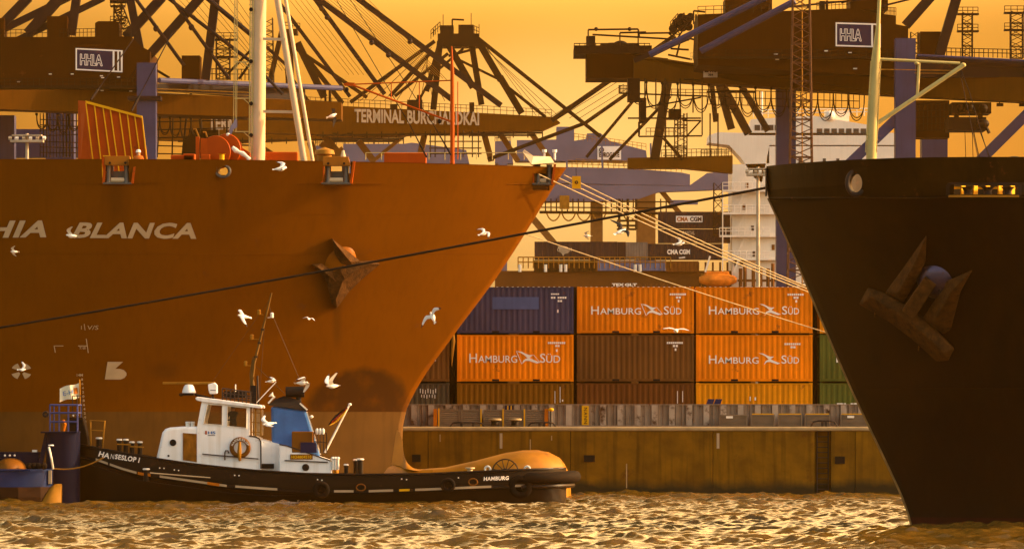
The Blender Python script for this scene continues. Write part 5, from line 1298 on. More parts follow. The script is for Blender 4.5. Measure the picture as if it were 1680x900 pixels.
def container(x0, x1, lev, m, label, parts=True, D0=CD, logo=None, marks=None, patch=None, group='shipping containers stacked on the quay'):
    yt, yb = LV[lev]; a, b = X(x0, D0), X(x1, D0); zt, zb_ = Z(yt, CD), Z(yb, CD); W = 2.44
    if lev == 2: zb_ = QZ + 0.006
    ex_ = 0.0 if D0 == CD else 0.09  # rear row only: taller bodies block bright slits between the levels
    t = thing('shipping_container', label, 'container', ((a + b) / 2, D0 + W / 2, zb_), group)
    y0, y1 = D0, D0 + W
    q = MB()
    for x in (a, b - .10):
        for y in (y0, y1 - .12): q.span((x, y, zb_ + .02), (x + .10, y + .12, zt - .02))
    for y in (y0 + .012, y1 - .072):
        q.span((a + .1, y, zt - .085), (b - .1, y + .06, zt - .022)); q.span((a + .1, y, zb_ + .022), (b - .1, y + .06, zb_ + .15))
    for x in (a + .01, b - .07):
        q.span((x, y0 + .12, zt - .1), (x + .06, y1 - .12, zt - .022)); q.span((x, y0 + .12, zb_ + .022), (x + .06, y1 - .12, zb_ + .15))
    q.build('frame', m, t)
    q = MB(); corr(a + .1, b - .1, zb_ + .15, zt - .085, y0 + .022, q); sp = q.build('side_panel', m, t)
    q = MB(); q.span((a + .1, y0 + .09, zb_ + (.1 if not ex_ else -ex_)), (b - .1, y1 - .05, zt - .05 + ex_)); q.build('body', m, t)
    if parts:
        for x in (a - .004, b - .176):
            for z in (zb_, zt - .112): MB().box((x + .09, y0 + .075, z + .056), .18, .164, .11).build('corner_casting', m, t)
        for fx in (.33, .68):
            xc = a + (b - a) * fx; MB().span((xc - .18, y0 + .006, zb_ + .03), (xc + .18, y0 + .05, zb_ + .135)).build('fork_pocket', m_black, t)
        q = MB()
        for k in range(22): q.span((a + .2 + (b - a - .4) * k / 21 - .05, y0 + .0, zt - .021), (a + .2 + (b - a - .4) * k / 21 + .05, y0 + .08, zt - .002))
        if lev == 0: q.build('roof_edge_blocks', m_cap, t)  # row of small white blocks along the top edge
    fl = flat(y0 + .006)
    if marks:
        q = MB()
        for (mx, my, mw, mh) in marks:
            n = max(1, int(mw / 3.2))
            for k in range(n):
                w = mw / n; q.add([fl(*p) for p in rectq(mx + k * w, my, mx + k * w + w * .78, my + mh)], [(0, 1, 2, 3)])
        q.build('id_marking', m_sign_white, t)
    if patch:
        q = MB(); q.add([fl(*p) for p in rectq(*patch)], [(0, 1, 2, 3)]); q.build('painted_patch', c_patch, t)
    if logo:
        lx0, lx1, yb_, cap, em, thin = logo           # left, right edge, baseline, cap height, emblem centre, faded flag
        q = MB(); ex = 16
        letter(q, 'H', rectq(lx0, yb_ - cap, lx0 + 12.5, yb_), fl, 0.004)
        letter(q, 'AMBURG', rectq(lx0 + 14.5, yb_ - cap * .78, em - ex - 1.5, yb_), fl, 0.004, 0, 1.0)
        q.build('line_name', m_sign_white, t); q = MB()
        letter(q, 'S', rectq(em + ex + 4, yb_ - cap, em + ex + 12.5, yb_), fl, 0.004)
        letter(q, 'ÜD', rectq(em + ex + 14, yb_ - cap * .98, lx1, yb_), fl, 0.004)
        q.build('line_name', m_sign_white, t)
        q = MB(); cy = yb_ - cap * .45; s = cap / 17.0
        up = [(-22, -14), (-12, -13), (-4, -9), (3, -6.5), (10, -7), (3, -1.5), (-1, -1), (-7, -7), (-14, -11)]
        lo = [(3, -1.5), (10, 2), (17, 5), (23, 7), (17, 9), (9, 6.5), (2, 4), (-5, 4.5), (-11, 10), (-8, 3), (-3, 0)]
        for pg in (up, lo):
            # fan from the centroid keeps the curved outline clean
            c = (sum(p[0] for p in pg) / len(pg), sum(p[1] for p in pg) / len(pg))
            vs, fs = poly_holes([(em + x * s, cy + y * s) for x, y in pg], [], fl); q.add(vs, fs)
        if thin:
            for pa, pb in (((-22, -14), (-12, 10)), ((10, -7), (22, 7))):
                q.add([fl(em + pa[0] * s, cy + pa[1] * s), fl(em + pb[0] * s, cy + pb[1] * s), fl(em + pb[0] * s + 1.0, cy + pb[1] * s), fl(em + pa[0] * s + 1.0, cy + pa[1] * s)], [(0, 1, 2, 3)])
        q.build('line_emblem', m_sign_white, t)
    return t
mk = lambda x, y, e=0: [(x, y, 27, 3), (x + 10, y + 5, 9, 3.2)] + ([(x + 13, y + 10.5, 3.5, 4)] if not e else [])
C1, C2, C3, C4, C0 = (750, 941), (947, 1138.5), (1142, 1333), (1345, 1537), (547, 737)
container(*C1, 0, c_blue, 'slate blue container with a lighter repair patch, top of the stack by the orange stem', marks=[(904, 481, 14, 2.2), (904, 486.5, 8, 3), (915, 486.5, 15, 3), (915, 492, 8, 3), (914, 507.5, 3, 5)], patch=(808, 487, 884, 507))
container(*C1, 1, c_orange, 'bright orange container with white flag lettering between the slate and the ochre one', logo=(770, 919, 594.5, 15, 866, True), marks=[(899, 560.5, 29, 3.2), (911, 565.5, 8, 3), (912, 572.5, 3.5, 4)])
container(*C1, 2, c_ochre, 'ochre brown container at the bottom beneath the bright orange flag one', marks=[(910, 641, 1.2, 20), (918.5, 634, 1.2, 26), (922, 655, 2.5, 3)])
container(*C2, 0, c_orange2, 'orange lettered container on top of the two plain brown ones', logo=(970, 1118, 515.5, 13.5, 1069, True), marks=mk(1099, 481))
container(*C2, 1, c_brown, 'plain brown container without lettering in the middle of its stack', marks=mk(1094, 560.5))
container(*C2, 2, c_redbrown, 'plain red brown container at the foot of the brown stack', marks=[(1111, 641, 1.2, 20), (1119.5, 641, 1.2, 18)])
container(*C3, 0, c_orange2, 'orange lettered container at the top, crossed by the pale mooring rope', logo=(1163, 1311, 515.5, 13.5, 1263, False), marks=mk(1292, 481.5))
container(*C3, 1, c_orange, 'orange container with flaking lettering above the amber one', logo=(1163, 1311, 596, 13.5, 1262, False), marks=mk(1287, 562.5, 1))
container(*C3, 2, c_amber, 'amber yellow container at the bottom with a blue sign in front', marks=[(1230, 650, 2, 7), (1238, 651, 3, 5)])
container(*C4, 0, c_amber, 'amber container on top of the green ones, mostly hidden behind the dark bow')
container(*C4, 1, c_green, 'green container in the middle beside the dark bow', marks=[(1372, 583, 11, 11)])
t = container(*C4, 2, c_green, 'green container at the bottom with white block letters')
q = MB(); letter(q, 'EVERGREEN', rectq(1373, 660.5, 1500, 684), flat(CD + .006), 0.05); q.build('line_name', m_sign_white, t)
container(*C0, 1, c_brown, 'brown container half hidden behind the orange stem', marks=[(712, 588, 4, 4)])
container(*C0, 2, c_grey, 'dark grey container with faint dotted marks behind the orange stem', marks=[(689 + k * 4.2, 637 + (k % 3), 1.4, 7) for k in range(7)] + [(691 + k * 4.4, 647, 1.3, 4 + k % 3) for k in range(6)])
for k, xc in enumerate((741, 944, 1140, 1339)):  # dark rear row added so the gaps between stacks stay dark
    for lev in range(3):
        container(xc - 95, xc + 95, lev, c_dark, 'added umber container of the rear row, keeping a gap between front stacks dark', parts=False, D0=CD + 2.6, group='added rear row of containers that darken the gaps')
# lashing hanging in the first gap, ochre standing in for sunlight on it
o = MB().path([P(743, 541, CD - .4), P(744, 560, CD - .4), P(742, 580, CD - .4), P(741, 600, CD - .4)], [.05, .10, .07, .02], 8).build('lashing_chain', m_ochre, None, smooth=True)
tag(o, 'tangled ochre lashing chain hanging in the gap between orange stem and containers', 'chain')
q = MB(); vs = []
for k in range(2): q.add([P(1158 + 12.5 * k, 664, QD + 3.4), P(1169 + 12.5 * k, 664, QD + 3.4), P(1172.5 + 12.5 * k, 654, QD + 3.5), P(1161.5 + 12.5 * k, 654, QD + 3.5), P(1158 + 12.5 * k, 664, QD + 3.45), P(1169 + 12.5 * k, 664, QD + 3.45), P(1172.5 + 12.5 * k, 654, QD + 3.55), P(1161.5 + 12.5 * k, 654, QD + 3.55)], [(0, 1, 2, 3), (7, 6, 5, 4), (0, 4, 5, 1), (1, 5, 6, 2), (2, 6, 7, 3), (3, 7, 4, 0)])
q.span(P(1157, 665.3, QD + 3.3), P(1184, 663.5, QD + 3.6))
o = tag(q.build('tilted_sign', m_sign_blue), 'small blue twin panel sign tilted above the rusty barrier', 'sign')

# ---- rusty barrier along the quay
BW = QD + 2.2
bar = thing('flood_barrier', 'long pale steel barrier with rust streaked posts in front of the containers', 'barrier', (0, BW, QZ))
m_barrier = mat('barrier_faded_white', (0.23, 0.165, 0.115), 0.75, var=0.22, scale=1.2, streak=0.6, streak_col=(0.17, 0.10, 0.06), rust=0.28, rust_scale=2.0, rust_col=(0.085, 0.035, 0.012), bump=0.1)
m_post = mat('barrier_post_rusty_white', (0.36, 0.28, 0.21), 0.7, var=0.18, streak=0.5, streak_col=(0.18, 0.085, 0.04), rust=0.72, rust_scale=1.8, rust_col=(0.055, 0.020, 0.005))
za, zb3 = Z(699, BW), Z(664, BW); bx0, bx1 = X(560, BW), X(1700, BW)
q = MB(); x = bx0; pts = []
while x < bx1: pts += [(x, 0), (x + .12, 0), (x + .16, .05), (x + .28, .05)]; x += .32
q.grid([[Vector((x, BW + d, QZ + .002)) for x, d in pts], [Vector((x, BW + d, zb3)) for x, d in pts]])
q.span((bx0, BW + .08, QZ + .002), (bx1, BW + .14, zb3)); q.build('sheet_panel', m_barrier, bar)
q = MB(); q.span((bx0, BW - .06, zb3), (bx1, BW + .2, zb3 + .05)); q.build('top_rail', m_barrier, bar)
q = MB(); q.span((bx0, BW - .14, QZ + .004), (bx1, BW - .015, QZ + .12)); q.build('bottom_rail', m_barrier, bar)
x = X(562, BW); k = 0
rr2 = random.Random(3)
while x < bx1:
    q = MB(); q.span((x, BW - .085, QZ + .122), (x + .30, BW - .005, zb3 - .004)); q.build('post', m_post, bar); x += 0.888
# yellow board with upright lettering
q = MB(); q.span(P(954.5, 696.5, BW - .12), P(966, 665, BW - .09)); t = tag(q.build('notice_board', m_yellow), 'narrow upright yellow board with letters fixed to the pale barrier', 'sign')
q = MB()
for k, ch in enumerate('NANN'):
    y1 = 668 + k * 7; letter(q, ch, ((958, y1), (958, y1 + 5.5), (963.5, y1 + 5.5), (963.5, y1)), flat(BW - .125), 0.01)
q.build('board_lettering', m_black, t)
q = MB(); q.span(P(828.5, 672.5, BW - .12), P(842, 664.5, BW - .09)); t = tag(q.build('hazard_plate', m_sign_blue), 'small blue and yellow plate hung on the pale barrier above the crates', 'sign')
for x in (832, 837.5): MB().span(P(x, 672, BW - .125), P(x + 2.2, 665, BW - .121)).build('plate_stripe', m_yellow, t)
# louvred crates
m_crate = mat('crate_grey_metal', (0.17, 0.125, 0.082), 0.65, var=0.2, streak=0.3, rust=0.12)
def crate(x0, x1, yt, lab, posts=(), strip=False, note=False):
    d = QD + 1.1; a, b = X(x0, d), X(x1, d); zt = Z(yt, d)
    t = thing('louvred_crate', lab, 'crate', ((a + b) / 2, d, QZ), 'grey louvred crates standing along the barrier')
    q = MB(); q.span((a + .03, d + .05, QZ + .06), (b - .03, d + .75, zt))
    n = 8
    for k in range(n):
        z = QZ + .1 + (zt - QZ - .14) * k / n; h = (zt - QZ - .14) / n
        q.prism([(a + .04, d + .05, z), (a + .04, d + .015, z + h * .2), (a + .04, d + .05, z + h * .85)], (b - a - .08, 0, 0))
    q.build('body', m_crate, t)
    q = MB()
    for x in (a, b - .06): q.span((x, d, QZ), (x + .06, d + .06, zt + .02))
    q.span((a + .06, d + .005, zt - .05), (b - .06, d + .05, zt + .02)); q.build('frame', m_crate, t)
    for s in posts: x = a - .07 if s == 0 else b + .005; MB().span((x, d - .02, QZ), (x + .07, d + .08, zt + .06)).build('corner_post', m_yellow, t)
    if strip: MB().span((a + .05, d - .01, zt + .022), (b - .05, d + .1, zt + .07)).build('top_strip', m_yellow, t)
    if note: MB().span((a + .35, d - .02, zt - .16), (a + .7, d - .003, zt - .05)).build('label_plate', m_cap, t)
crate(721, 754, 671, 'grey louvred crate beside the orange stem, with a yellow post on its outer corner', (0,))
crate(755.5, 788, 672, 'grey louvred crate second from the orange stem, with a yellow post at its far edge', (1,))
crate(793, 825, 672, 'grey louvred crate without yellow posts, directly behind the first mushroom bollard')
crate(826.5, 859, 672, 'grey louvred crate with yellow posts on both corners under the hazard plate', (0, 1))
crate(861.5, 894, 672, 'grey louvred crate beside the orange post, last before the yellow board')
crate(1180, 1226, 680.5, 'low grey crate with a pale note, first of the five below the amber container', note=True)
crate(1232, 1271, 680, 'low grey crate with a yellow top strip next to the pale note crate', strip=True)
crate(1276, 1316, 680, 'low grey crate with a yellow top strip in the middle of five', strip=True)
crate(1320, 1362, 680, 'low grey crate with a yellow top strip behind the ladder rail', strip=True)
crate(1379, 1428, 680, 'low grey crate with yellow strip and pale note beside the dark bow', strip=True, note=True)
for x, y, lab in ((711, 670, 'orange marker post standing between the orange stem and the first louvred crate'), (893.5, 670, 'orange marker post after the last louvred crate')):
    o = MB().span(P(x, 699, QD + 1.0), P(x + 6, y, QD + 1.1)).build('marker_post', m_orange, None); tag(o, lab, 'post')
t = thing('beacon_post', 'grey post with a yellow lamp cap beside the orange marker post', 'post', P(903, 699, QD + 1.0))
MB().tube(P(904, 701, QD + 1.0), P(904, 674, QD + 1.0), .07, 10).build('stem', m_steel, t); MB().ball(P(904, 671.5, QD + 1.0), .15, .13, .1).build('lamp_cap', m_yellow, t)
# ================================================================== container cranes beyond the basin
def pb(q, x0, y0, x1, y1, D0, w, D1=None, h=None):
    """square-section member between two photo pixels, w photo pixels wide"""
    D1 = D0 if D1 is None else D1; s = MP(D0); q.beam(P(x0, y0, D0), P(x1, y1, D1), w * s, (h or w) * s); return q
def pt(q, x0, y0, x1, y1, D0, w, D1=None, n=8):
    D1 = D0 if D1 is None else D1; q.tube(P(x0, y0, D0), P(x1, y1, D1), w * MP(D0) / 2, n); return q
def part(par, name, m, fn, **k):
    q = MB(); fn(q); return q.build(name, m, par, **k)
def member(par, name, m, x0, y0, x1, y1, D0, w, D1=None, rnd=False):
    q = MB(); (pt if rnd else pb)(q, x0, y0, x1, y1, D0, w, D1); return q.build(name, m, par)
def pxrail(par, m, x0, y0, x1, y1, D0, n, h=11, r=0.035, D1=None, lines=(1.0, .55)):
    q = MB(); q.rail(P(x0, y0, D0), P(x1, y1, D1 or D0), h * MP(D0), n, r, lines, 4); return q.build('railing', m, par)
GZ = 3.4
def festoon(par, x0, y0, x1, y1, D0, n, drop, m=m_crane_steel, r=0.06):
    for i in range(n):
        a = x0 + (x1 - x0) * i / n; b = x0 + (x1 - x0) * (i + 1) / n; ya = y0 + (y1 - y0) * i / n; dr = drop * (0.85 + .3 * ((i * 7) % 5) / 5)
        for o_, k_ in ((0, 1.0), (.4, .9)):
            q = MB(); q.path([P(a + (b - a) * (0.5 - 0.5 * math.cos(math.pi * t)) + o_, ya + dr * k_ * math.sin(math.pi * t) ** 0.62, D0 + o_) for t in [j / 12 for j in range(13)]], r, 5)
            q.build('festoon_cable', m, par)
        q = MB(); q.box(P(a, ya + 1.5, D0), 4 * MP(D0), .3, 4 * MP(D0)); q.build('festoon_trolley', m, par)
def light_tower(par, m, x, y0, y1, w, D0):
    q = MB(); q.lattice(P(x, y0, D0), P(x, y1 + 8, D0), w * MP(D0), w * MP(D0), 8, .07)
    for yy in (y1 + 10, y1 + 38):
        if yy < y0 - 8: q.span(P(x - w, yy + 1.5, D0 - .6), P(x + w * 1.1, yy, D0 + .6)); q.rail(P(x - w, yy, D0 - .6), P(x + w * 1.1, yy, D0 - .6), 11 * MP(D0), 4, .04, (1, .5), 4)
    return q.build('light_tower', m, par)
def hhla(par, x0, y0, x1, y1, D0, tilt=0.03):
    """company board: navy field with outlined letters and two white bars"""
    w = x1 - x0; h = y1 - y0; tl = lambda px, py: P(px, py + (px - x0) * tilt, D0)
    q = MB(); q.prism([tl(x0, y1), tl(x1, y1), tl(x1, y0), tl(x0, y0)], (0, .12, 0)); bd = q.build('sign_board', m_sign_white, par)
    fl = lambda px, py: tl(px, py) + Vector((0, -.012, 0)); f2 = lambda px, py: tl(px, py) + Vector((0, -.03, 0))
    q = MB(); q.add([fl(*p) for p in rectq(x0 + w * .03, y0 + h * .06, x0 + w * .79, y1 - h * .06)], [(0, 1, 2, 3)]); q.build('sign_field', m_sign_blue, bd)
    q = MB()
    for a, b in ((.83, .89), (.925, .965)): q.add([fl(*p) for p in rectq(x0 + w * a, y0 + h * .06, x0 + w * b, y1 - h * .06)], [(0, 1, 2, 3)])
    q.build('sign_stripe', m_crane_brown, bd)
    vs, fs = glyphs('HHLA', .03, 0, .86); q = MB(); cnt = {}
    for f_ in fs:
        for i in range(len(f_)): e = tuple(sorted((f_[i], f_[(i + 1) % len(f_)]))); cnt[e] = cnt.get(e, 0) + 1
    gx = lambda v: f2(x0 + w * (.10 + .47 * vs[v][0]), y0 + h * (.76 - .50 * vs[v][1]))
    for (i, j), k in cnt.items():
        if k == 1: q.beam(gx(i), gx(j), 1.0 * MP(D0), .02)
    q.build('sign_lettering', m_sign_white, bd)
    return bd

# ---------------- crane above the dark ship
AD = 620.0
cr = thing('quay_crane', 'brown crane with blue legs towering over the dark ship, boom head above the water', 'crane', (X(1490, AD), AD, GZ), 'ship to shore container cranes')
mh = part(cr, 'machine_house', m_crane_brown, lambda q: q.pxprism([(1145, 24), (1240, 20), (1400, 14), (1440, 22), (1470, 26), (1470, 40), (1490, 44), (1490, 127), (1145, 106)], AD, 14))
hhla(mh, 1371, 37, 1445, 76, AD - .2)
part(mh, 'roof_house', m_crane_brown, lambda q: q.span(P(1190, 24, AD + 1), P(1262, 4, AD + 8)))
part(mh, 'roof_house', m_crane_brown, lambda q: q.span(P(1395, 16, AD + 1), P(1450, -8, AD + 8)))
part(mh, 'roof_vent', m_crane_steel, lambda q: q.span(P(1345, 17, AD + 1), P(1352, 4, AD + 3)))
part(mh, 'roof_vent', m_crane_steel, lambda q: q.span(P(1355, 17, AD + 1), P(1358, 2, AD + 2)))
for a in ((1145, 24, 1262, 20), (1340, 17, 1395, 14), (1450, 25, 1470, 26)): pxrail(mh, m_crane_steel, *a, AD - .1, 9, 13)
part(mh, 'walkway', m_crane_steel, lambda q: (q.span(P(1145, 96, AD - 1), P(1490, 93.5, AD)), q.rail(P(1145, 95, AD - 1), P(1490, 95, AD - 1), 13 * MP(AD), 30, .04)))
for x, y in ((1180, 62), (1270, 88), (1272, 97), (1352, 83), (1392, 86), (1400, 112)): part(mh, 'house_lamp', m_cap, lambda q: q.span(P(x, y + 1.5, AD - .4), P(x + 6, y, AD - .1)))
gd = part(cr, 'girder', m_crane_orange, lambda q: q.prism([P(1133, 103, AD + 16), P(1260, 108, AD + 10), P(1490, 126, AD), P(1700, 127, AD - 10), P(1700, 168, AD - 10), P(1490, 158, AD), P(1426, 154, AD), P(1240, 141, AD + 10), P(1040, 130, AD + 22), P(1040, 95, AD + 22), P(1075, 94, AD + 20)], (0, 3.5, 0)))
part(cr, 'girder', m_crane_orange, lambda q: q.prism([P(1133, 106, AD + 26), P(1700, 127, AD), P(1700, 166, AD), P(1426, 154, AD + 10), P(1040, 131, AD + 32), P(1040, 99, AD + 32)], (0, 2.5, 0)))
part(gd, 'maker_plate', m_sign_white, lambda q: q.span(P(1154, 127, AD + 11.0), P(1177, 106, AD + 11.1)))
part(gd, 'maker_lettering', m_sign_blue, lambda q: (letter(q, 'ZPMC', rectq(1155.5, 108.5, 1175.5, 119), flat(AD + 10.95), .05), letter(q, '384', rectq(1162, 121, 1170, 125), flat(AD + 10.95), .03)))
pxrail(gd, m_cyel, 1133, 100, 1262, 106, AD + 14, 26, 13, .03, AD + 10)
part(cr, 'boom_head', m_crane_brown, lambda q: (q.pxprism([(962, 86), (1040, 86), (1040, 128), (962, 128)], AD + 24, 9), q.pxprism([(1040, 90), (1096, 96), (1096, 132), (1040, 129)], AD + 23.5, 3)))
part(cr, 'head_platform', m_crane_steel, lambda q: (q.span(P(942, 88, AD + 23), P(1066, 84, AD + 33)), q.rail(P(942, 84, AD + 23), P(1066, 84, AD + 23), 13 * MP(AD), 14, .05), q.rail(P(942, 84, AD + 33), P(1066, 84, AD + 33), 13 * MP(AD), 14, .05)))
part(cr, 'head_winch', m_crane_steel, lambda q: (q.span(P(962, 84, AD + 26), P(976, 62, AD + 29)), q.ball(P(1004, 78, AD + 27), 1.2, 1, .6), q.ball(P(1018, 76, AD + 27), 1.0, 1, .7), q.span(P(985, 84, AD + 26), P(1045, 76, AD + 30))))
def headframe(q):
    D0 = AD + 24
    for a in ((965, 84, 965, 49), (1047, 84, 1047, 48), (1017, 76, 1017, 54)): pt(q, *a, D0, 2.2)
    for a in ((965, 49, 1047, 48), (972, 57, 1130, 66), (1047, 55, 1110, 54), (1017, 54, 1060, 53), (1047, 48, 1049, 62)): pt(q, *a, D0, 3)
    for x in (978, 1033): q.ball(P(x, 48, D0), .25)
part(cr, 'head_frame', m_crane_steel, headframe)
part(cr, 'hinge_frame', m_crane_steel, lambda q: [pb(q, *a, AD + 18, 3) for a in ((1075, 90, 1100, 62), (1100, 62, 1135, 30), (1110, 92, 1118, 60), (1118, 60, 1142, 66), (1096, 90, 1135, 98), (1100, 80, 1130, 82), (1142, 24, 1138, 98))])
part(cr, 'sheave_house', m_crane_steel, lambda q: ([q.lathe([(r_, 0), (r_, .4)], P(x, y, AD + 18 + k * .5), (0, 1, 0), n=14) for k, (x, y, r_) in enumerate(((1104, 47, .5), (1110, 38, .55), (1118, 30, .6), (1126, 34, .7), (1133, 28, .5), (1120, 44, .6), (1130, 44, .5)))], q.lattice(P(1104, 60, AD + 19), P(1128, 26, AD + 19), 1.2, 1.0, 5, .1), q.rail(P(1100, 48, AD + 18), P(1112, 34, AD + 18), 12 * MP(AD), 3, .05)))
part(cr, 'roof_davit', m_crane_steel, lambda q: (pt(q, 1138, 40, 1138, 18, AD + 15, 2.5), pt(q, 1138, 18, 1157, 20, AD + 15, 3)))
for a in ((1066, 90, 1256, -4), (1150, 84, 1304, 2)): member(cr, 'boom_stay', m_crane_blue, *a, AD - 3, 11, AD - 6, True)
member(cr, 'boom_stay', m_crane_dkblue, 1040, 100, 1130, 62, AD + 14, 8)
for a in ((1486, 42, 1530, -8), (1541, 92, 1570, -6)): member(cr, 'mast_leg', m_crane_dkblue, *a, AD + 4, 16)
for a in ((1290, 12, 1430, -2), (1380, 5, 1420, -5), (1440, 12, 1530, -10)): member(cr, 'stay_rod', m_crane_dkblue, *a, AD, 3)
member(cr, 'leg', m_crane_blue, 1289, 145, 1289, 682, AD + 12, 32)
member(cr, 'leg', m_crane_blue, 1484.5, 64, 1484.5, 690, AD - 2, 33)
member(cr, 'leg', m_crane_blue, 1532, 166, 1532, 690, AD + 24, 42)
member(cr, 'leg_brace', m_crane_blue, 1476, 190, 1390, 272, AD - 2, 17); member(cr, 'leg_brace', m_crane_blue, 1700, 172, 1596, 275, AD + 2, 17)
member(cr, 'boom_tube', m_crane_dkblue, 1504, 96, 1700, 108, AD - 6, 14, AD - 10, True)
part(cr, 'tube_highlight_pipe', m_crane_blue, lambda q: pt(q, 1506, 91, 1700, 101, AD - 7, 4, AD - 11))
part(cr, 'under_tube_girder', m_crane_dkblue, lambda q: q.prism([P(1504, 100, AD - 3), P(1700, 112, AD - 9), P(1700, 127, AD - 9), P(1504, 127, AD - 3)], (0, 1.5, 0)))
part(cr, 'cable_tray', m_ochre, lambda q: pt(q, 1440, 114, 1625, 117, AD - 5, 1.6))
part(cr, 'cable_tray', m_ochre, lambda q: pt(q, 1500, 120, 1625, 121.5, AD - 5, 1.2))
part(cr, 'winch_cab', m_crane_brown, lambda q: q.span(P(1510, 90, AD + 5), P(1545, 56, AD + 9)))
pxrail(cr, m_crane_steel, 1553, 93, 1690, 96, AD + 3, 18, 14, .05)
light_tower(cr, m_crane_steel, 1587, 94, 13, 16, AD + 6); light_tower(cr, m_crane_steel, 1668, 96, 11, 20, AD + 6)
part(cr, 'stair_tower', m_crane_steel, lambda q: q.lattice(P(1500, 88, AD + 5), P(1500, 53, AD + 5), 12 * MP(AD), 12 * MP(AD), 4, .06))
festoon(cr, 1035, 132, 1418, 152, AD + 8, 15, 46)
def cabframe(q):
    D0 = AD + 14
    for x in (1031, 1049, 1058, 1076, 1091, 1116, 1137, 1152): pt(q, x, 129, x, 158 if x < 1045 else (222 if x in (1049, 1152, 1116) else 185), D0, 2.2)
    for a in ((1016, 153, 1160, 158), (1030, 194, 1150, 194), (1048, 224, 1152, 223), (1048, 200, 1048, 224), (1120, 198, 1150, 198), (1128, 222, 1150, 198), (1060, 176, 1150, 160), (1122, 130, 1150, 132), (1016, 140, 1016, 153)): pt(q, *a, D0, 2.6)
    for a in ((1016, 152, 1030, 152), (1060, 222, 1105, 222), (1090, 158, 1160, 159)): q.rail(P(a[0], a[1], D0), P(a[2], a[3], D0), 12 * MP(AD), 6, .04)
part(cr, 'operator_frame', m_crane_steel, cabframe)
part(cr, 'operator_cab', m_crane_steel, lambda q: q.span(P(1050, 200, AD + 13), P(1059, 164, AD + 17)))
part(cr, 'winch_box', m_crane_steel, lambda q: q.span(P(1098, 194, AD + 13), P(1116, 182, AD + 17)))
part(cr, 'winch_box', m_crane_steel, lambda q: q.span(P(1030, 165, AD + 13), P(1048, 132, AD + 17)))
part(cr, 'under_walkway', m_crane_steel, lambda q: (q.span(P(1160, 152, AD + 10), P(1240, 150, AD + 11)), q.rail(P(1160, 171, AD + 8), P(1410, 178, AD + 2), 24 * MP(AD), 26, .05, (1, .5, 0))))
part(cr, 'trolley', m_crane_steel, lambda q: (q.span(P(1562, 186, AD - 2), P(1620, 172, AD + 3)), q.span(P(1556, 214, AD - 2), P(1612, 196, AD + 3)), q.ball(P(1613, 178, AD - 2), .55, .5, .55), q.ball(P(1590, 176, AD - 2.2), .5), q.ball(P(1576, 178, AD - 2.2), .5), q.ball(P(1612, 203, AD - 2), .8, .6, .6), q.span(P(1566, 200, AD - 1), P(1572, 172, AD)), q.span(P(1605, 200, AD - 1), P(1611, 172, AD)), q.path([P(1608, 204, AD - 2), P(1618, 208, AD - 2), P(1623, 219, AD - 2)], .2, 6)))
for x in (1583, 1595): member(cr, 'hoist_rope', m_crane_steel, x, 214, x + 2, 275, AD, 1)
for a in ((1597, 214, 1610, 275), (1608, 216, 1630, 275)): member(cr, 'hoist_rope', m_crane_steel, *a, AD - 1, 1.4)
for x in (1640, 1677): part(cr, 'girder_lamp', m_crane_steel, lambda q: (q.span(P(x - 4, 174, AD - 6), P(x + 5, 170, AD - 5)), pt(q, x, 170, x, 163, AD - 6, 2)))
for a in ((1505, 165, 1553, 225),): part(cr, 'electrical_house', m_crane_brown, lambda q: q.span(P(1501, 226, AD + 6), P(1553, 168, AD + 10)))
part(cr, 'electrical_rail', m_crane_steel, lambda q: (q.rail(P(1501, 215, AD + 5), P(1556, 213, AD + 5), 44 * MP(AD), 8, .05, (1, .75, .5, .25, 0))))

# ---------------- crane behind the orange ship at the left
BD2 = 620.0
cr = thing('quay_crane', 'dark brown crane with slanting dark blue braces rising behind the red ribbed panel', 'crane', (X(240, BD2), BD2, GZ), 'ship to shore container cranes')
mh = part(cr, 'machine_house', m_crane_brown, lambda q: q.pxprism([(-120, 60), (60, 61), (215, 60), (231, 76), (246, 84), (246, 146), (-120, 146)], BD2, 14))
hhla(mh, 124, 79, 201, 115, BD2 - .2, .05)
part(mh, 'roof_vent', m_crane_brown, lambda q: q.span(P(77, 61, BD2 + 1), P(115, 31, BD2 + 5)))
part(mh, 'roof_vent', m_crane_brown, lambda q: q.span(P(-10, 63, BD2 + 1), P(12, 34, BD2 + 5)))
part(mh, 'roof_vent', m_crane_brown, lambda q: q.pxprism([(156, 61), (156, 38), (161, 35), (188, 35), (195, 38), (195, 61)], BD2 + 1, 4))
for a in ((0, 62, 78, 61), (98, 61, 156, 60), (195, 60, 215, 60)): pxrail(mh, m_crane_steel, *a, BD2 - .1, 9, 13)
part(mh, 'walkway', m_crane_steel, lambda q: (q.span(P(-60, 145, BD2 - 1), P(228, 141, BD2)), q.rail(P(-60, 142, BD2 - 1), P(228, 142, BD2 - 1), 13 * MP(BD2), 30, .04)))
part(mh, 'house_ladder', m_crane_steel, lambda q: (pt(q, 211, 134, 227, 104, BD2 - .3, 1.4), pt(q, 216, 134, 231, 106, BD2 - .3, 1.4)))
for x, y in ((80, 121), (116, 121), (164, 124), (166, 127), (192, 126), (28, 134), (165, 148), (158, 147), (212, 149)): part(mh, 'house_lamp', m_cap, lambda q: q.span(P(x, y + 1.3, BD2 - .4), P(x + 5, y, BD2 - .1)))
part(cr, 'girder', m_crane_orange, lambda q: q.prism([P(-150, 148, BD2 - 6), P(120, 147, BD2), P(260, 152, BD2 + 4), P(560, 168, BD2 + 8), P(560, 196, BD2 + 8), P(260, 190, BD2 + 4), P(120, 183, BD2), P(-150, 174, BD2 - 6)], (0, 5, 0)))
member(cr, 'leg', m_crane_blue, 241, 104, 241, 690, BD2 - 2, 31)
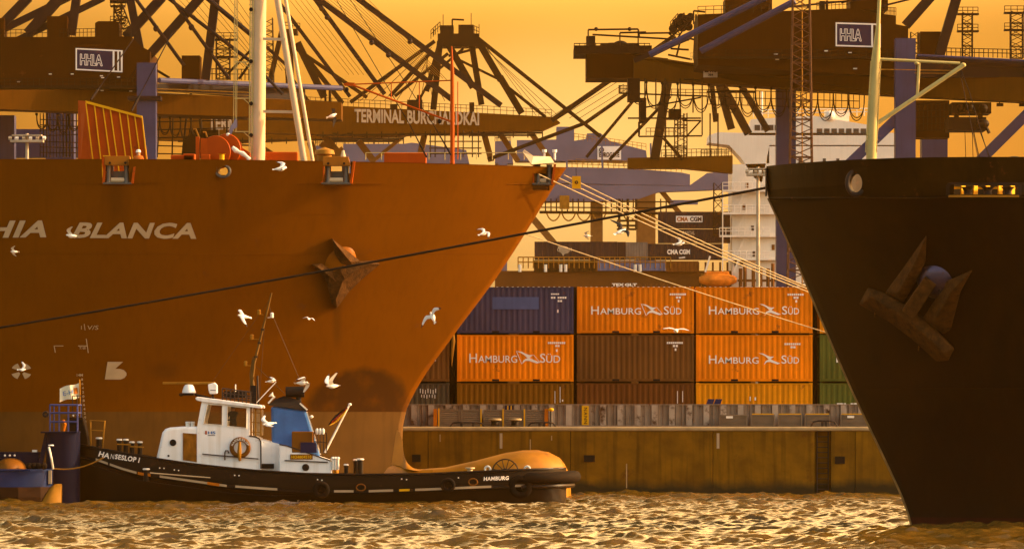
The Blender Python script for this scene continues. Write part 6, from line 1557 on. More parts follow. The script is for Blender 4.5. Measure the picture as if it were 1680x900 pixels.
member(cr, 'leg', m_crane_blue, 8, 190, 8, 690, BD2 + 16, 34); member(cr, 'leg', m_crane_blue, 100, 184, 100, 690, BD2 + 30, 46)
part(cr, 'leg_collar', m_crane_dkblue, lambda q: q.span(P(209, 164, BD2 - 3.5), P(266, 160, BD2 - .5)))
member(cr, 'boom_tube', m_crane_blue, 261, 132, 560, 145, BD2 - 3, 9, BD2 + 20, True)
part(cr, 'under_tube_girder', m_crane_dkblue, lambda q: q.prism([P(258, 137, BD2), P(500, 140, BD2 + 16), P(500, 166, BD2 + 16), P(258, 148, BD2)], (0, 2, 0)))
part(cr, 'cable_tray', m_ochre, lambda q: pt(q, 257, 146, 408, 152, BD2 - 2.5, 1.6))
part(cr, 'cable_tray', m_ochre, lambda q: pt(q, 257, 150, 408, 157, BD2 - 2.5, 1.4))
for a in ((6, 38, 47, -4, 15), (-4, 53, 113, -4, 11), (46, 56, 100, -6, 17), (-6, 83, 170, -3, 10), (117, 58, 126, -6, 14), (206, 62, 266, -4, 15), (244, 92, 329, -4, 14), (230, 82, 213, -5, 13), (337, 131, 354, -6, 14)):
    member(cr, 'mast_brace', m_crane_dkblue, *a[:4], BD2 + 3, a[4])
for a in ((221, -4, 302, 108, 6), (280, -4, 376, 130, 6), (274, -4, 410, 100, 6), (338, -4, 430, 72, 8), (410, 98, 464, 155, 5)):
    member(cr, 'stay_rod', m_crane_dkblue, *a[:4], BD2 + 2, a[4], None, True)
for px, py in ((256, 47), (314, 45), (346, 83)): part(cr, 'stay_joint', m_crane_dkblue, lambda q: q.ball(P(px, py, BD2 + 2), .34, .34, .4))
part(cr, 'winch_cab', m_crane_brown, lambda q: q.span(P(298, 130, BD2 + 2), P(331, 95, BD2 + 6)))
light_tower(cr, m_crane_steel, 366, 130, 55, 22, BD2 + 8); light_tower(cr, m_crane_steel, 193, 60, 0, 12, BD2 + 8)
part(cr, 'mast_stairs', m_crane_steel, lambda q: (q.lattice(P(208, 46, BD2 + 6), P(193, 8, BD2 + 6), 1.0, 1.0, 5, .08), q.span(P(180, 4, BD2 + 5), P(212, 1, BD2 + 7))))
pxrail(cr, m_crane_steel, 336, 131, 408, 132, BD2 + 4, 12, 18, .05)
for a in ((370, 125, 410, 84), (392, 130, 412, 102), (253, 113, 278, 128)): member(cr, 'cross_stay', m_crane_steel, *a, BD2 + 6, 4)
for i in range(9): member(cr, 'hoist_rope', m_crane_steel, 290 + i * 12, -4, 400 + i * 9, 110 + (i % 3) * 6, BD2 + 5, .7)
festoon(cr, 60, 186, 130, 188, BD2 + 4, 4, 30); festoon(cr, 262, 192, 330, 194, BD2 + 4, 4, 34)
def clutter(q):
    rn = random.Random(2)
    for i in range(7): y = 196 + i * 9; pt(q, 66, y, 128, y + rn.uniform(-3, 3), BD2 + 20, 1.6)
    for i in range(12): x = 66 + i * 5.4; pt(q, x, 186, x, 258, BD2 + 20, rn.uniform(1, 3))
part(cr, 'access_frame', m_crane_steel, clutter)
def clutter(q):
    rn = random.Random(4)
    for i in range(6): x = 262 + i * 22; pt(q, x, 190, x + rn.uniform(-8, 8), 258, BD2 + 20, rn.uniform(2, 6))
    for i in range(5): y = 200 + i * 13; pt(q, 258, y, 376, y + rn.uniform(-4, 4), BD2 + 20, 2)
part(cr, 'access_frame', m_crane_steel, clutter)
part(cr, 'spreader', m_crane_steel, lambda q: (q.span(P(300, 258, BD2 + 12), P(372, 226, BD2 + 16)), q.span(P(310, 226, BD2 + 12), P(360, 214, BD2 + 14))))
part(cr, 'portal_beam', m_crane_blue, lambda q: q.span(P(-60, 258, BD2 + 34), P(258, 214, BD2 + 37)))

# ---------------- crane whose girder carries the terminal's name
def name_crane(lab, Da, Db, dx, dy, text_quad, mg, full=True):
    f = lambda x: Da + (Db - Da) * (x - 500) / 400
    def Q(x, y): return P(x + dx, y + dy, f(x))
    t = thing('quay_crane', lab, 'crane', (X(745 + dx, f(745)), f(745), GZ), 'ship to shore container cranes')
    q = MB(); q.prism([Q(380, 158), Q(502, 171), Q(800, 186), Q(908, 192), Q(919, 201), Q(890, 214), Q(800, 216), Q(620, 224), Q(380, 216)], (0, 4, 0)); g = q.build('girder', mg, t)
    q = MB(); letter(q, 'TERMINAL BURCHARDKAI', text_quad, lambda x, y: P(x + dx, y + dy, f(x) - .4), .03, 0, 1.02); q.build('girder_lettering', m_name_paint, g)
    q = MB(); q.rail(Q(500, 171), Q(800, 186), 12 * MP(Da), 34, .045); q.rail(Q(800, 186), Q(905, 192), 12 * MP(Da), 10, .045); q.build('railing', m_crane_steel, g)
    q = MB()
    for a in ((520, 222, 890, 218), (540, 226, 655, 229), (770, 222, 880, 222)): q.beam(Q(*a[:2]), Q(*a[2:]), .3)
    for x in range(530, 900, 24): q.beam(Q(x, 216), Q(x, 226), .18)
    q.build('under_walkway', m_crane_steel, t)
    for x in (549, 573, 658, 685): q = MB(); q.span(Q(x - 4, 222), Q(x + 5, 218) + Vector((0, 1, 0))); q.build('girder_lamp', m_crane_steel, t)
    for a in ((640, 172, 12, 9), (668, 172, 25, 16), (684, 178, 8, 30), (539, 165, 4, 35), (532, 166, 3, 30), (770, 178, 8, 18)):
        q = MB(); q.span(Q(a[0], a[1] + 8), Q(a[0] + a[2], a[1] + 8 - a[3]) + Vector((0, 1.5, 0))); q.build('girder_machine', m_crane_steel, t)
    return t, Q, f
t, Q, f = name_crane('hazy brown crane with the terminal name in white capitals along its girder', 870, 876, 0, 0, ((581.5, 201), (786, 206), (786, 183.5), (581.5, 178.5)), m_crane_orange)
def cm(name, x0, y0, x1, y1, w, m=m_crane_steel, back=0):
    q = MB(); a, b = Q(x0, y0) + Vector((0, back, 0)), Q(x1, y1) + Vector((0, back, 0)); q.beam(a, b, w * MP(f(x0))); q.build(name, m, t)
for a in ((711, 180, 722, 68, 10), (736, 74, 776, 144, 11), (773, 68, 790, 172, 10), (782, 64, 822, 132, 11), (820, 126, 856, 186, 11), (722, 70, 700, 150, 8)): cm('mast_leg', *a)
for a in ((713, 68, 575, 168, 6), (708, 85, 640, 158, 6), (735, 88, 648, 158, 5), (722, 100, 690, 160, 4), (736, 92, 780, 80, 4), (748, 96, 830, 136, 4), (715, 118, 760, 80, 4)): cm('mast_stay', *a)
for a in ((783, 62, 985, 224, 6), (824, 136, 895, 192, 5)): cm('fore_stay', *a)
q = MB(); q.span(Q(718, 76), Q(786, 56) + Vector((0, 5, 0))); q.span(Q(722, 56), Q(744, 42) + Vector((0, 5, 0))); q.span(Q(752, 56), Q(777, 41) + Vector((0, 5, 0))); q.build('mast_head', m_crane_steel, t)
q = MB(); q.rail(Q(707, 64), Q(722, 50), 14 * MP(f(745)), 4, .06); q.build('mast_platform', m_crane_steel, t)
q = MB(); q.rail(Q(774, 55), Q(786, 60), 14 * MP(f(745)), 3, .06); q.build('mast_platform', m_crane_steel, t)
q = MB(); q.beam(Q(742, 42), Q(742, 32), .25); q.beam(Q(742, 32), Q(761, 33), .28); q.build('mast_davit', m_crane_steel, t)
for x, y0, y1 in ((727, 45, 24), (773, 45, 22), (786, 60, 40), (712, 58, 48)): q = MB(); q.tube(Q(x, y0), Q(x, y1), .06, 4); q.build('mast_aerial', m_crane_steel, t)
for i in range(8): cm('hoist_rope', 712 - i * 2, 66 + i * 6, 590 + i * 20, 166, .9)
for i in range(4): cm('fore_rope', 790, 66 + i * 3, 880 + i * 12, 190, .7)
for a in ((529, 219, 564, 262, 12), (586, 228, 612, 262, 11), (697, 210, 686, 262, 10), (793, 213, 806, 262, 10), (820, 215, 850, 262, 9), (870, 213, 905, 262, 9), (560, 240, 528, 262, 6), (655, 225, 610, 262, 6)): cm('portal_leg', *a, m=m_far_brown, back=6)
def scaff(q):
    for x in (706, 714, 730, 745, 752, 760, 775, 785): q.tube(Q(x, 214), Q(x, 258), .10, 4)
    for y in (222, 232, 243, 252): q.tube(Q(704, y), Q(790, y), .10, 4)
q = MB(); scaff(q); q.build('access_frame', m_crane_steel, t)
for i in range(6): cm('hoist_rope', 540 + 0 * i, 30 + i * 4, 540, 30, .5) if False else None
# blue stays running down from the upper left to the name girder
for a in ((511, -4, 742, 170, 9), (575, -4, 822, 180, 9), (518, 4, 634, 162, 7), (462, 12, 578, 166, 6), (430, 74, 478, 118, 5)): cm('boom_stay', *a, m=m_crane_dkblue, back=-12)
for px, py in ((532, 24), (541, 38), (613, 79), (675, 77), (640, 99), (472, 26)): q = MB(); q.ball(Q(px, py) + Vector((0, -12.6, 0)), .42, .4, .46); q.build('stay_joint', m_crane_dkblue, t)
for i in range(12): cm('hoist_rope', 525 + i * 6.5, -4, 668 + i * 6, 112 + i * 2.2, .8, m=m_ochre, back=-8)
for i in range(4): cm('hoist_rope', 470 + i * 9, -4, 575 + i * 8, 128, .7, m=m_ochre, back=-8)
# its sister further back, name half covered
t, Q, f = name_crane('hazy brown crane behind the white foremast, its lettered girder mostly covered', 930, 936, -228, 10, ((570, 203), (785, 204), (785, 182), (570, 181)), m_crane_orange, False)
for a in ((706, 170, 700, 42, 14), (716, 60, 760, 150, 12), (708, 66, 830, 150, 6), (722, 74, 790, 160, 8), (690, 42, 660, 170, 8), (700, 110, 740, 165, 6)): cm('mast_leg', *a)
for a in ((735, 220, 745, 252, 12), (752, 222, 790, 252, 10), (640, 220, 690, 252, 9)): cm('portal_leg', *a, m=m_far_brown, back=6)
q = MB(); q.span(Q(690, 46), Q(716, 38) + Vector((0, 4, 0))); q.rail(Q(690, 38), Q(720, 40), 12 * MP(900), 5, .06); q.build('mast_head', m_crane_steel, t)
# inner frame of ladders seen beside the white foremast
q = MB(); q.lattice(Q(664, 170), Q(664, 20), 3.0, 2.4, 14, .09); q.build('stair_tower', m_crane_steel, t)

# ---------------- crane seen through the boom of the right-hand crane
ED = 860.0
t = thing('quay_crane', 'hazy brown crane with splayed legs behind the cab frame', 'crane', (X(1130, ED), ED, GZ), 'ship to shore container cranes')
Q = lambda x, y: P(x, y, ED); f = lambda x: ED
for a in ((1099, 110, 1074, 262, 15), (1180, 140, 1200, 212, 12), (1186, 142, 1228, 220, 13), (1168, 140, 1174, 200, 8), (1217, 142, 1260, 215, 10)): cm('mast_leg', *a)
for a in ((1006, 128, 905, 198, 8), (1104, 60, 1000, 134, 6), (1040, 146, 960, 202, 6), (960, 202, 800, 262, 6), (1040, 164, 962, 258, 5), (1100, 158, 1000, 262, 5), (1088, 226, 1120, 262, 5)): cm('boom_stay', *a)
for i in range(5): cm('hoist_rope', 1000 + i * 12, 132 + i * 3, 900 + i * 17, 194, .8)
q = MB()
for x in (1092, 1112, 1122, 1165, 1178): q.tube(Q(x, 186), Q(x, 258), .12, 4)
for y in (196, 210, 224, 240, 255): q.tube(Q(1088, y), Q(1126, y), .10, 4)
q.lattice(Q(1117, 262), Q(1117, 186), 2, 2, 8, .08); q.build('access_frame', m_crane_steel, t); q = MB(); q.rail(Q(1150, 258), Q(1195, 258), 1.2, 8, .06); q.build('railing', m_crane_steel, t)
q = MB(); q.prism([Q(1030, 259), Q(1202, 255), Q(1202, 284), Q(1120, 276), Q(1030, 276)], (0, 4, 0)); q.build('girder', m_crane_orange, t)
q = MB(); q.rail(Q(1085, 258), Q(1200, 255), 12 * MP(ED), 14, .05); q.build('railing', m_crane_steel, t)

# ---------------- blue gantry crane far behind
GD = 1000.0
t = thing('quay_crane', 'far pale blue crane with a white company board and brown legs', 'crane', (X(1010, GD), GD, GZ), 'ship to shore container cranes')
Q = lambda x, y: P(x, y, GD); f = lambda x: GD
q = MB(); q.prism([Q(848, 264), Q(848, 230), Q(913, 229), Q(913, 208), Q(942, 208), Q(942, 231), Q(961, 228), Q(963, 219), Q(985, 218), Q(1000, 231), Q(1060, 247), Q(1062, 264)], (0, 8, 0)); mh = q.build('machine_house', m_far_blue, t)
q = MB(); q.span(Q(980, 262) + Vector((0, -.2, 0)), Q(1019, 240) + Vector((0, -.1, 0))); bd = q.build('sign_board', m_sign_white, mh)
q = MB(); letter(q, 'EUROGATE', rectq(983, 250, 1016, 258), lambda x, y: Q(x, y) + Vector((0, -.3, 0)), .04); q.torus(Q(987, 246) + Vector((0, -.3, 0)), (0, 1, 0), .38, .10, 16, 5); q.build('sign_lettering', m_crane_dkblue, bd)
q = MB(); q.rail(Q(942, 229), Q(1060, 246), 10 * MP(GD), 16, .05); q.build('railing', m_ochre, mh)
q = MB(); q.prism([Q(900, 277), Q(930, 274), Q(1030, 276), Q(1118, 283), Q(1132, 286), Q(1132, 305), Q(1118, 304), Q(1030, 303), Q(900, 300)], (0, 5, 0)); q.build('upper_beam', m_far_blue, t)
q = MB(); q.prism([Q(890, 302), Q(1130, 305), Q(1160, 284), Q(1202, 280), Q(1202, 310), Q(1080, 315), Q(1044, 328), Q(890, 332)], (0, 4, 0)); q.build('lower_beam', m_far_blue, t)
q = MB(); q.rail(Q(930, 275), Q(1118, 282), 12 * MP(GD), 22, .06); q.rail(Q(945, 270), Q(1100, 276), 9 * MP(GD), 12, .06); q.build('railing', m_ochre, t)
for x in (930, 988, 1068, 1075): cm('lamp_post', x, 276, x - 1, 236, 3, m=m_far_blue, back=-2)
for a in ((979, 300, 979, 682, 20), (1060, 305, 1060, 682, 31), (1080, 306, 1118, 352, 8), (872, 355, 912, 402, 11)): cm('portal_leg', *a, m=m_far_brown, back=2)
def fw(q):
    for x in range(895, 1100, 9):
        if not (966 < x < 991 or 1043 < x < 1077): q.tube(Q(x, 326), Q(x, 350), .12, 4)
    q.tube(Q(885, 348), Q(1105, 350), .28, 5); q.tube(Q(885, 340), Q(1105, 341), .12, 4); q.tube(Q(885, 331), Q(1105, 331), .12, 4)
    for x in (1016, 1030, 1044): q.tube(Q(x, 326), Q(x, 376), .25, 4)
    for y in (362, 370, 376): q.tube(Q(1012, y), Q(1044, y), .2, 4)
q = MB(); fw(q); q.build('under_walkway', m_crane_steel, t)
for i in range(8):
    if i in (4,): continue
    a = 897 + i * 25; q = MB(); q.path([Q(a + 22 * (j / 8), 350 + 12 * math.sin(math.pi * j / 8) ** .7) for j in range(9)], .13, 4); q.build('festoon_cable', m_ochre, t)
q = MB(); q.span(Q(1145, 335), Q(1100, 328) + Vector((0, 2, 0))); q.build('trolley', m_far_blue, t)
q = MB(); q.span(Q(918, 343), Q(926.6, 321) + Vector((0, -1.5, 0))); q.span(Q(926.5, 343), Q(934, 321) + Vector((0, -1.5, 0))); q.build('counterweight', m_ochre, t)
# another blue crane house low on the horizon
def far_blue(lab, poly, D0, legs):
    t = thing('quay_crane', lab, 'crane', (X(poly[0][0], D0), D0, GZ), 'ship to shore container cranes')
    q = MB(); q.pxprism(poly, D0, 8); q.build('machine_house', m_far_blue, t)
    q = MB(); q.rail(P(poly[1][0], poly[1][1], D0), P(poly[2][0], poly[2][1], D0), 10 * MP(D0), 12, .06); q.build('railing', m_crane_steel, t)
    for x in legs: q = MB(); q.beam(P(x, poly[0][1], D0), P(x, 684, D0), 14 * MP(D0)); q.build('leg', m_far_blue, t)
far_blue('low wide hazy blue crane house beneath the lettered girder', [(563, 268), (563, 236), (662, 236), (676, 234), (765, 246), (770, 268)], 1080, (580, 700))
far_blue('small hazy blue crane house beside the leaning leg of the white foremast', [(518, 268), (518, 239), (552, 239), (552, 268)], 1080, (530,))
far_blue('hazy blue crane house between the davit post and the bow tip', [(812, 268), (812, 232), (838, 231), (842, 268)], 1080, (825,))

# ---------------- lattice mast and lamp masts on the quay
LM = 520.0
t = thing('lattice_mast', 'tall slender brown lattice mast rising behind the dark ship bow', 'mast', P(1313, 682, LM))
q = MB(); q.lattice(P(1313, 690, LM), P(1314.5, -20, LM), 50 * MP(LM), 27 * MP(LM), 46, .085); q.build('lattice', mat('mast_rust_brown', (0.085, 0.038, 0.018), 0.7), t)
q = MB(); q.tube(P(1316, 690, LM), P(1316, -20, LM), .07, 6); q.build('cable_duct', m_ochre, t)
m_lampgrey = mat('lamp_mast_grey', (0.34, 0.28, 0.20), 0.6)
def lamp_mast(px, ytop, D0, lab, ring):
    t = thing('lamp_mast', lab, 'lamp mast', P(px, 684, D0)); s = MP(D0)
    MB().tube(P(px, 690, D0), P(px, ytop, D0), 4.2 * s, 10, 2.8 * s).build('pole', m_lampgrey, t, smooth=True)
    q = MB(); q.span(P(px - ring, ytop + 1, D0 - .8), P(px + ring, ytop - 1.5, D0 + .8)); q.span(P(px - ring * .9, ytop - 9, D0 - .6), P(px + ring * .9, ytop - 10.5, D0 + .6)); q.tube(P(px, ytop, D0), P(px, ytop - 13, D0), .2, 6); q.build('lamp_ring', m_lampgrey, t)
    for k in range(6):
        x = px - ring + ring * 2 * k / 5; MB().box(P(x, ytop - 5.5, D0 - .5), 5 * s, .5, 4 * s, Matrix.Rotation(R(25), 3, 'X')).build('flood_lamp', m_cap if k % 2 else m_lampgrey, t)
lamp_mast(1243.5, 287, 600, 'slim grey lamp mast with a ring of floodlights before the white ship superstructure', 18)
lamp_mast(44.5, 232, 600, 'grey floodlight mast with a wide lamp ring standing before the blue crane legs', 28)

# ================================================================== laden container ship beyond the cranes
SD = 890.0
S = lambda x, y: P(x, y, SD)
t = thing('container_ship', 'distant container ship with a tall white superstructure, hazy behind the quay containers', 'ship', (X(1150, SD), SD, 0))
q = MB(); q.prism([P(812, 470, SD), P(1560, 470, SD), P(1560, 470, SD + 34), P(812, 470, SD + 34)], (0, 0, -Z(470, SD) - 1)); q.build('hull', m_farhull, t)
q = MB(); q.span(S(812, 472), S(1200, 444) + Vector((0, 1, 0)))
for x in range(880, 1200, 12): q.span(S(x, 444) + Vector((0, -.3, 0)), S(x + 3, 430) + Vector((0, .5, 0)))
q.build('hatch_coaming', m_farhull, t)
q = MB(); q.rail(S(850, 440) + Vector((0, -1, 0)), S(1100, 440) + Vector((0, -1, 0)), 18 * MP(SD), 30, .10); q.rail(S(1150, 470) + Vector((0, -1, 0)), S(1250, 470) + Vector((0, -1, 0)), 20 * MP(SD), 9, .10); q.build('deck_railing', m_ochre, t)
for x in (853, 895, 920, 928, 1042, 1050): q = MB(); q.tube(S(x, 446) + Vector((0, -1.2, 0)), S(x, 434) + Vector((0, -1.2, 0)), .3, 6); q.build('deck_vent', m_cap, t)
# accommodation block
wy = SD - 2
W = lambda x, y: P(x, y, wy)
q = MB(); q.prism([W(1201, 480), W(1201, 270), W(1262, 268), W(1262, 238), W(1500, 238), W(1500, 480)], (0, 16, 0)); sb = q.build('superstructure', m_shipwhite, t)
q = MB(); q.prism([W(1162, 234), W(1163, 222), W(1178, 217), W(1210, 218), W(1500, 218), W(1500, 240), W(1262, 240), W(1250, 300), W(1238, 292), W(1215, 258), W(1196, 238)], (0, 9, 0)); q.build('bridge_wing', m_shipwhite, sb)
q = MB(); q.prism([W(1228, 222), W(1232, 196), W(1290, 192), W(1335, 190), W(1430, 206), W(1430, 222)], (0, 7, 0)); wb = q.build('wheelhouse', m_shipwhite, sb)
for x in list(range(1238, 1284, 11)) + list(range(1340, 1424, 12)):
    y0 = 205 if x < 1300 else 211
    q = MB(); q.span(W(x, y0 + 9) + Vector((0, -.06, 0)), W(x + 9, y0) + Vector((0, -.01, 0))); q.build('bridge_window', m_darkglass, wb)
for y in (312, 349, 386, 424):
    q = MB(); q.span(W(1185 if y != 386 else 1180, y + 3) + Vector((0, -1.6, 0)), W(1262, y) + Vector((0, 0, 0))); q.span(W(1262, y + 3) + Vector((0, -.9, 0)), W(1480, y + 1)); q.rail(W(1185 if y != 386 else 1180, y) + Vector((0, -1.55, 0)), W(1262, y) + Vector((0, -1.55, 0)), 12 * MP(SD), 8, .06); q.build('deck_gallery', m_shipwhite, sb)
for y in (312, 349, 386, 424):
    q = MB(); q.beam(W(1206, y) + Vector((0, -.8, 0)), W(1222, y - 34) + Vector((0, -.8, 0)), 2.2 * MP(SD)); q.beam(W(1211, y) + Vector((0, -.8, 0)), W(1227, y - 34) + Vector((0, -.8, 0)), .12); q.build('outer_stair', m_shipwhite, sb)
for x, y, c in ((1223, 297, 0), (1218, 333, 0), (1232, 368, 1), (1266, 399, 0), (1270, 330, 1), (1268, 292, 1), (1234, 410, 1), (1405, 256, 1), (1310, 256, 1), (1350, 258, 1), (1372, 258, 1), (1205, 425, 1), (1214, 425, 1)):
    q = MB(); q.span(W(x, y + 11) + Vector((0, -.08, 0)), W(x + 5, y + 2) + Vector((0, -.01, 0))); q.build('door', m_brown if c == 0 else m_darkglass, sb)
for x, y, w, h in ((1175, 345, 16, 30),): q = MB(); q.lattice(W(1178, 386), W(1178, 300), 14 * MP(SD), 14 * MP(SD), 6, .10); q.build('stair_tower', m_crane_steel, sb)
q = MB(); q.tube(W(1185, 470) + Vector((0, -1.6, 0)), W(1185, 312) + Vector((0, -1.6, 0)), .10, 5); q.build('gallery_post', m_shipwhite, sb)
q = MB(); q.rail(W(1236, 193), W(1430, 190), 12 * MP(SD), 16, .08); q.tube(W(1250, 192), W(1250, 150), .2, 6); q.span(W(1355, 205) + Vector((0, 3, 0)), W(1395, 180) + Vector((0, 5, 0))); q.ball(W(1362, 190), .9); q.build('monkey_island', m_shipwhite, sb)
# lifeboat
q = MB()
rows = []
for i in range(13):
    u = i / 12; x = 1147 + 62 * u; k = math.sin(math.pi * min(1, max(0, u * .92 + .05))) ** .45
    rows.append([P(x, 462 - 3 + (11 * k) * math.sin(a) * (1 if math.sin(a) > 0 else 1.05), SD - 4 + 1.6 * k * math.cos(a)) for a in [2 * math.pi * j / 12 for j in range(12)]])
q.grid(rows, True); q.add(rows[0], [tuple(range(12))]); q.add(rows[-1], [tuple(range(12))]); lbt = q.build('lifeboat', mat('lifeboat_orange', (0.62, 0.17, 0.015), 0.45), t, smooth=True)
q = MB(); q.span(P(1156, 453, SD - 4.6), P(1196, 445, SD - 2.8)); q.build('lifeboat_canopy', MATS['lifeboat_orange'], lbt, bevel=.3)
q = MB(); q.beam(P(1157, 446, SD - 5), P(1165, 420, SD - 5), .3); q.beam(P(1205, 446, SD - 5), P(1212, 424, SD - 5), .3); q.build('boat_davit', m_shipwhite, t)
q = MB()
for x in (1215, 1222, 1236, 1248, 1260, 1268): q.tube(P(x, 476, SD - 5), P(x, 440 - (x % 3) * 4, SD - 5), .35, 6)
q.span(P(1210, 462, SD - 5.2), P(1272, 458, SD - 4.8)); q.build('mooring_gear', m_farhull, t)
# its deck cargo: every box a container of its own
def far_box(x0, x1, y0, y1, m, lab, sign=None, D0=SD - 1, n=1):
    b = thing('shipping_container', lab, 'container', (X((x0 + x1) / 2, D0), D0, Z(y1, D0)), 'containers stacked on the distant ship')
    q = MB(); w = (x1 - x0) * MP(D0); k = max(8, int(w / .9)); pts = []
    for i in range(k): x = X(x0, D0) + w * i / k; pts += [(x, 0), (x + w / k * .4, 0), (x + w / k * .5, .05), (x + w / k * .9, .05)]
    pts.append((X(x1, D0), 0)); q.grid([[Vector((x, D0 + d, Z(y1 - 1, D0))) for x, d in pts], [Vector((x, D0 + d, Z(y0 + 1, D0))) for x, d in pts]]); q.build('side_panel', m, b)
    q = MB(); q.span((X(x0, D0), D0 + .06, Z(y1, D0) + .02), (X(x1, D0), D0 + 2.4, Z(y0, D0) - .02)); q.build('body', m, b)
    for x in (x0, x1 - 1.6): q = MB(); q.span(P(x, y1 - .2, D0 - .05), P(x + 1.6, y0 + .2, D0 + .055)); q.build('corner_post', m, b)
    return b, D0
b, d = far_box(1080, 1198, 347, 374.5, m_cma, 'slate container with a white line name board, topmost on the distant ship')
q = MB(); q.span(P(1109, 364.5, d - .14), P(1152.5, 354, d - .06)); q.build('name_board', m_sign_white, b)
q = MB(); letter(q, 'CMA', rectq(1110.5, 363, 1129, 355.5)[::-1] if False else rectq(1110.5, 355.5, 1129, 363), flat(d - .16), .05); q.build('line_name', m_orange, b)
q = MB(); letter(q, 'CGM', rectq(1132, 355.5, 1151, 363), flat(d - .16), .05); q.build('line_name', m_crane_dkblue, b)
b, d = far_box(1080, 1198, 375.5, 398.5, m_cma, 'slate container with faint lettering, second from the top on the distant ship')
q = MB(); letter(q, 'CAPITAL', rectq(1119, 379, 1140, 385), flat(d - .08), .03); q.build('line_name', m_lampgrey, b)
b, d = far_box(1063, 1185, 399.5, 426, m_cma, 'slate container on the distant ship with plain white line name above a small arc')
q = MB(); letter(q, 'CMA CGM', rectq(1094.5, 409, 1132, 417), flat(d - .08), .05); q.path([P(1114 + i * 2, 423 - .5 * (i / 5) ** 2 * 5 * .4 + 0, d - .1) for i in range(6)], .12, 4); q.build('line_name', m_sign_white, b)
b, d = far_box(877, 1013, 396, 426, m_cma, 'long slate container with a small map emblem above the distant ship rail')
q = MB(); letter(q, 'CMA CGM', rectq(914, 406.5, 938, 412.5), flat(d - .10), .05)
vs, fs = poly_holes([(915, 404), (925, 403.5), (931, 405), (935, 411), (932, 415), (926, 416.5), (924, 420), (921, 415), (918, 413.5)], [], flat(d - .07)); q.add(vs, fs); q.build('line_name', m_lampgrey, b)
far_box(1013.5, 1026.5, 396.5, 426, m_cma, 'narrow slate container end between the long slate one and the grey one')
far_box(1027, 1062.5, 397, 426, cmat('container_pale_grey', (0.16, 0.135, 0.115)), 'short grey container between the slate containers on the distant ship')
far_box(876, 977, 427, 446, c_dark, 'umber container in the lowest row under the long slate one', None, SD - .5)
far_box(981, 1092, 427, 444, cmat('container_pale_blue', (0.09, 0.12, 0.24)), 'pale blue container in the lowest row on the distant ship')
far_box(1093, 1146, 428, 446, c_redbrown, 'red brown container in the lowest row beside the lifeboat')
b, d = far_box(1000, 1110, 464, 480, m_farhull, 'brown container with white capitals peeping over the orange boxes', None, SD - 3)
q = MB(); letter(q, 'TEX', rectq(1004, 464.5, 1024, 469), flat(d - .1), .05); letter(q, 'GLT', rectq(1025, 464.5, 1045, 469), flat(d - .1), .05); q.build('line_name', m_sign_white, b)
# ================================================================== mooring lines
def rope(pts, r, m, lab, n=6):
    o = MB().path(pts, r, n).build('mooring_rope' if m is m_rope_white else 'wire_rope', m, None, smooth=True); return tag(o, lab, 'rope')
a, b = P(1257, 308, RD + .2), P(0, 526, 236.0); d = b - a; pts = []
for i in range(41):
    t = i / 40 * 1.7; p = a + d * t; p.z -= 0.9 * math.sin(math.pi * min(1, t / 1.7)) * .35; pts.append(p)
o = rope(pts, 0.052, m_rope_dark, 'thick dark wire hawser stretched from the dark bow across the orange hull')
def shoreline(x0, y0, D0, x1, y1, D1, ext, lab, sag=.25, r=.030):
    a, b = P(x0, y0, D0), P(x1, y1, D1); d = b - a; pts = []
    for i in range(21):
        t = i / 20 * ext; p = a + d * t; p.z -= sag * math.sin(math.pi * i / 20); pts.append(p)
    rope(pts, r, m_rope_white, lab)
shoreline(884, 286, LD - 1.4, 1325, 473, 266.0, 1.30, 'lowest of three parallel pale mooring ropes running down from the orange bow')
shoreline(917, 292, LD - .2, 1325, 468.5, 266.2, 1.30, 'middle one of three parallel pale mooring ropes running down from the orange bow')
shoreline(925, 287, LD + .3, 1325, 465, 266.6, 1.30, 'uppermost of three parallel pale mooring ropes, carrying the yellow rat guard')
shoreline(860, 383, LD + .3, 1357, 543, 268.0, 1.28, 'single pale mooring rope crossing the orange containers', .12, .026)
q = MB(); q.span(P(938.5, 309.5, LD + .15), P(953, 289, LD + .22)); o = tag(q.build('rat_guard', m_yellow), 'yellow square rat guard hung on the upper pale rope by the bow', 'rat guard')
MB().tube(P(945.5, 289, LD + .2), P(945, 275, LD + .2), .015, 5).build('guard_cord', m_rope_dark, o)
MB().torus(P(946, 299, LD + .13), (0, 1, 0), .06, .025, 14, 6).build('guard_hole', m_black, o)

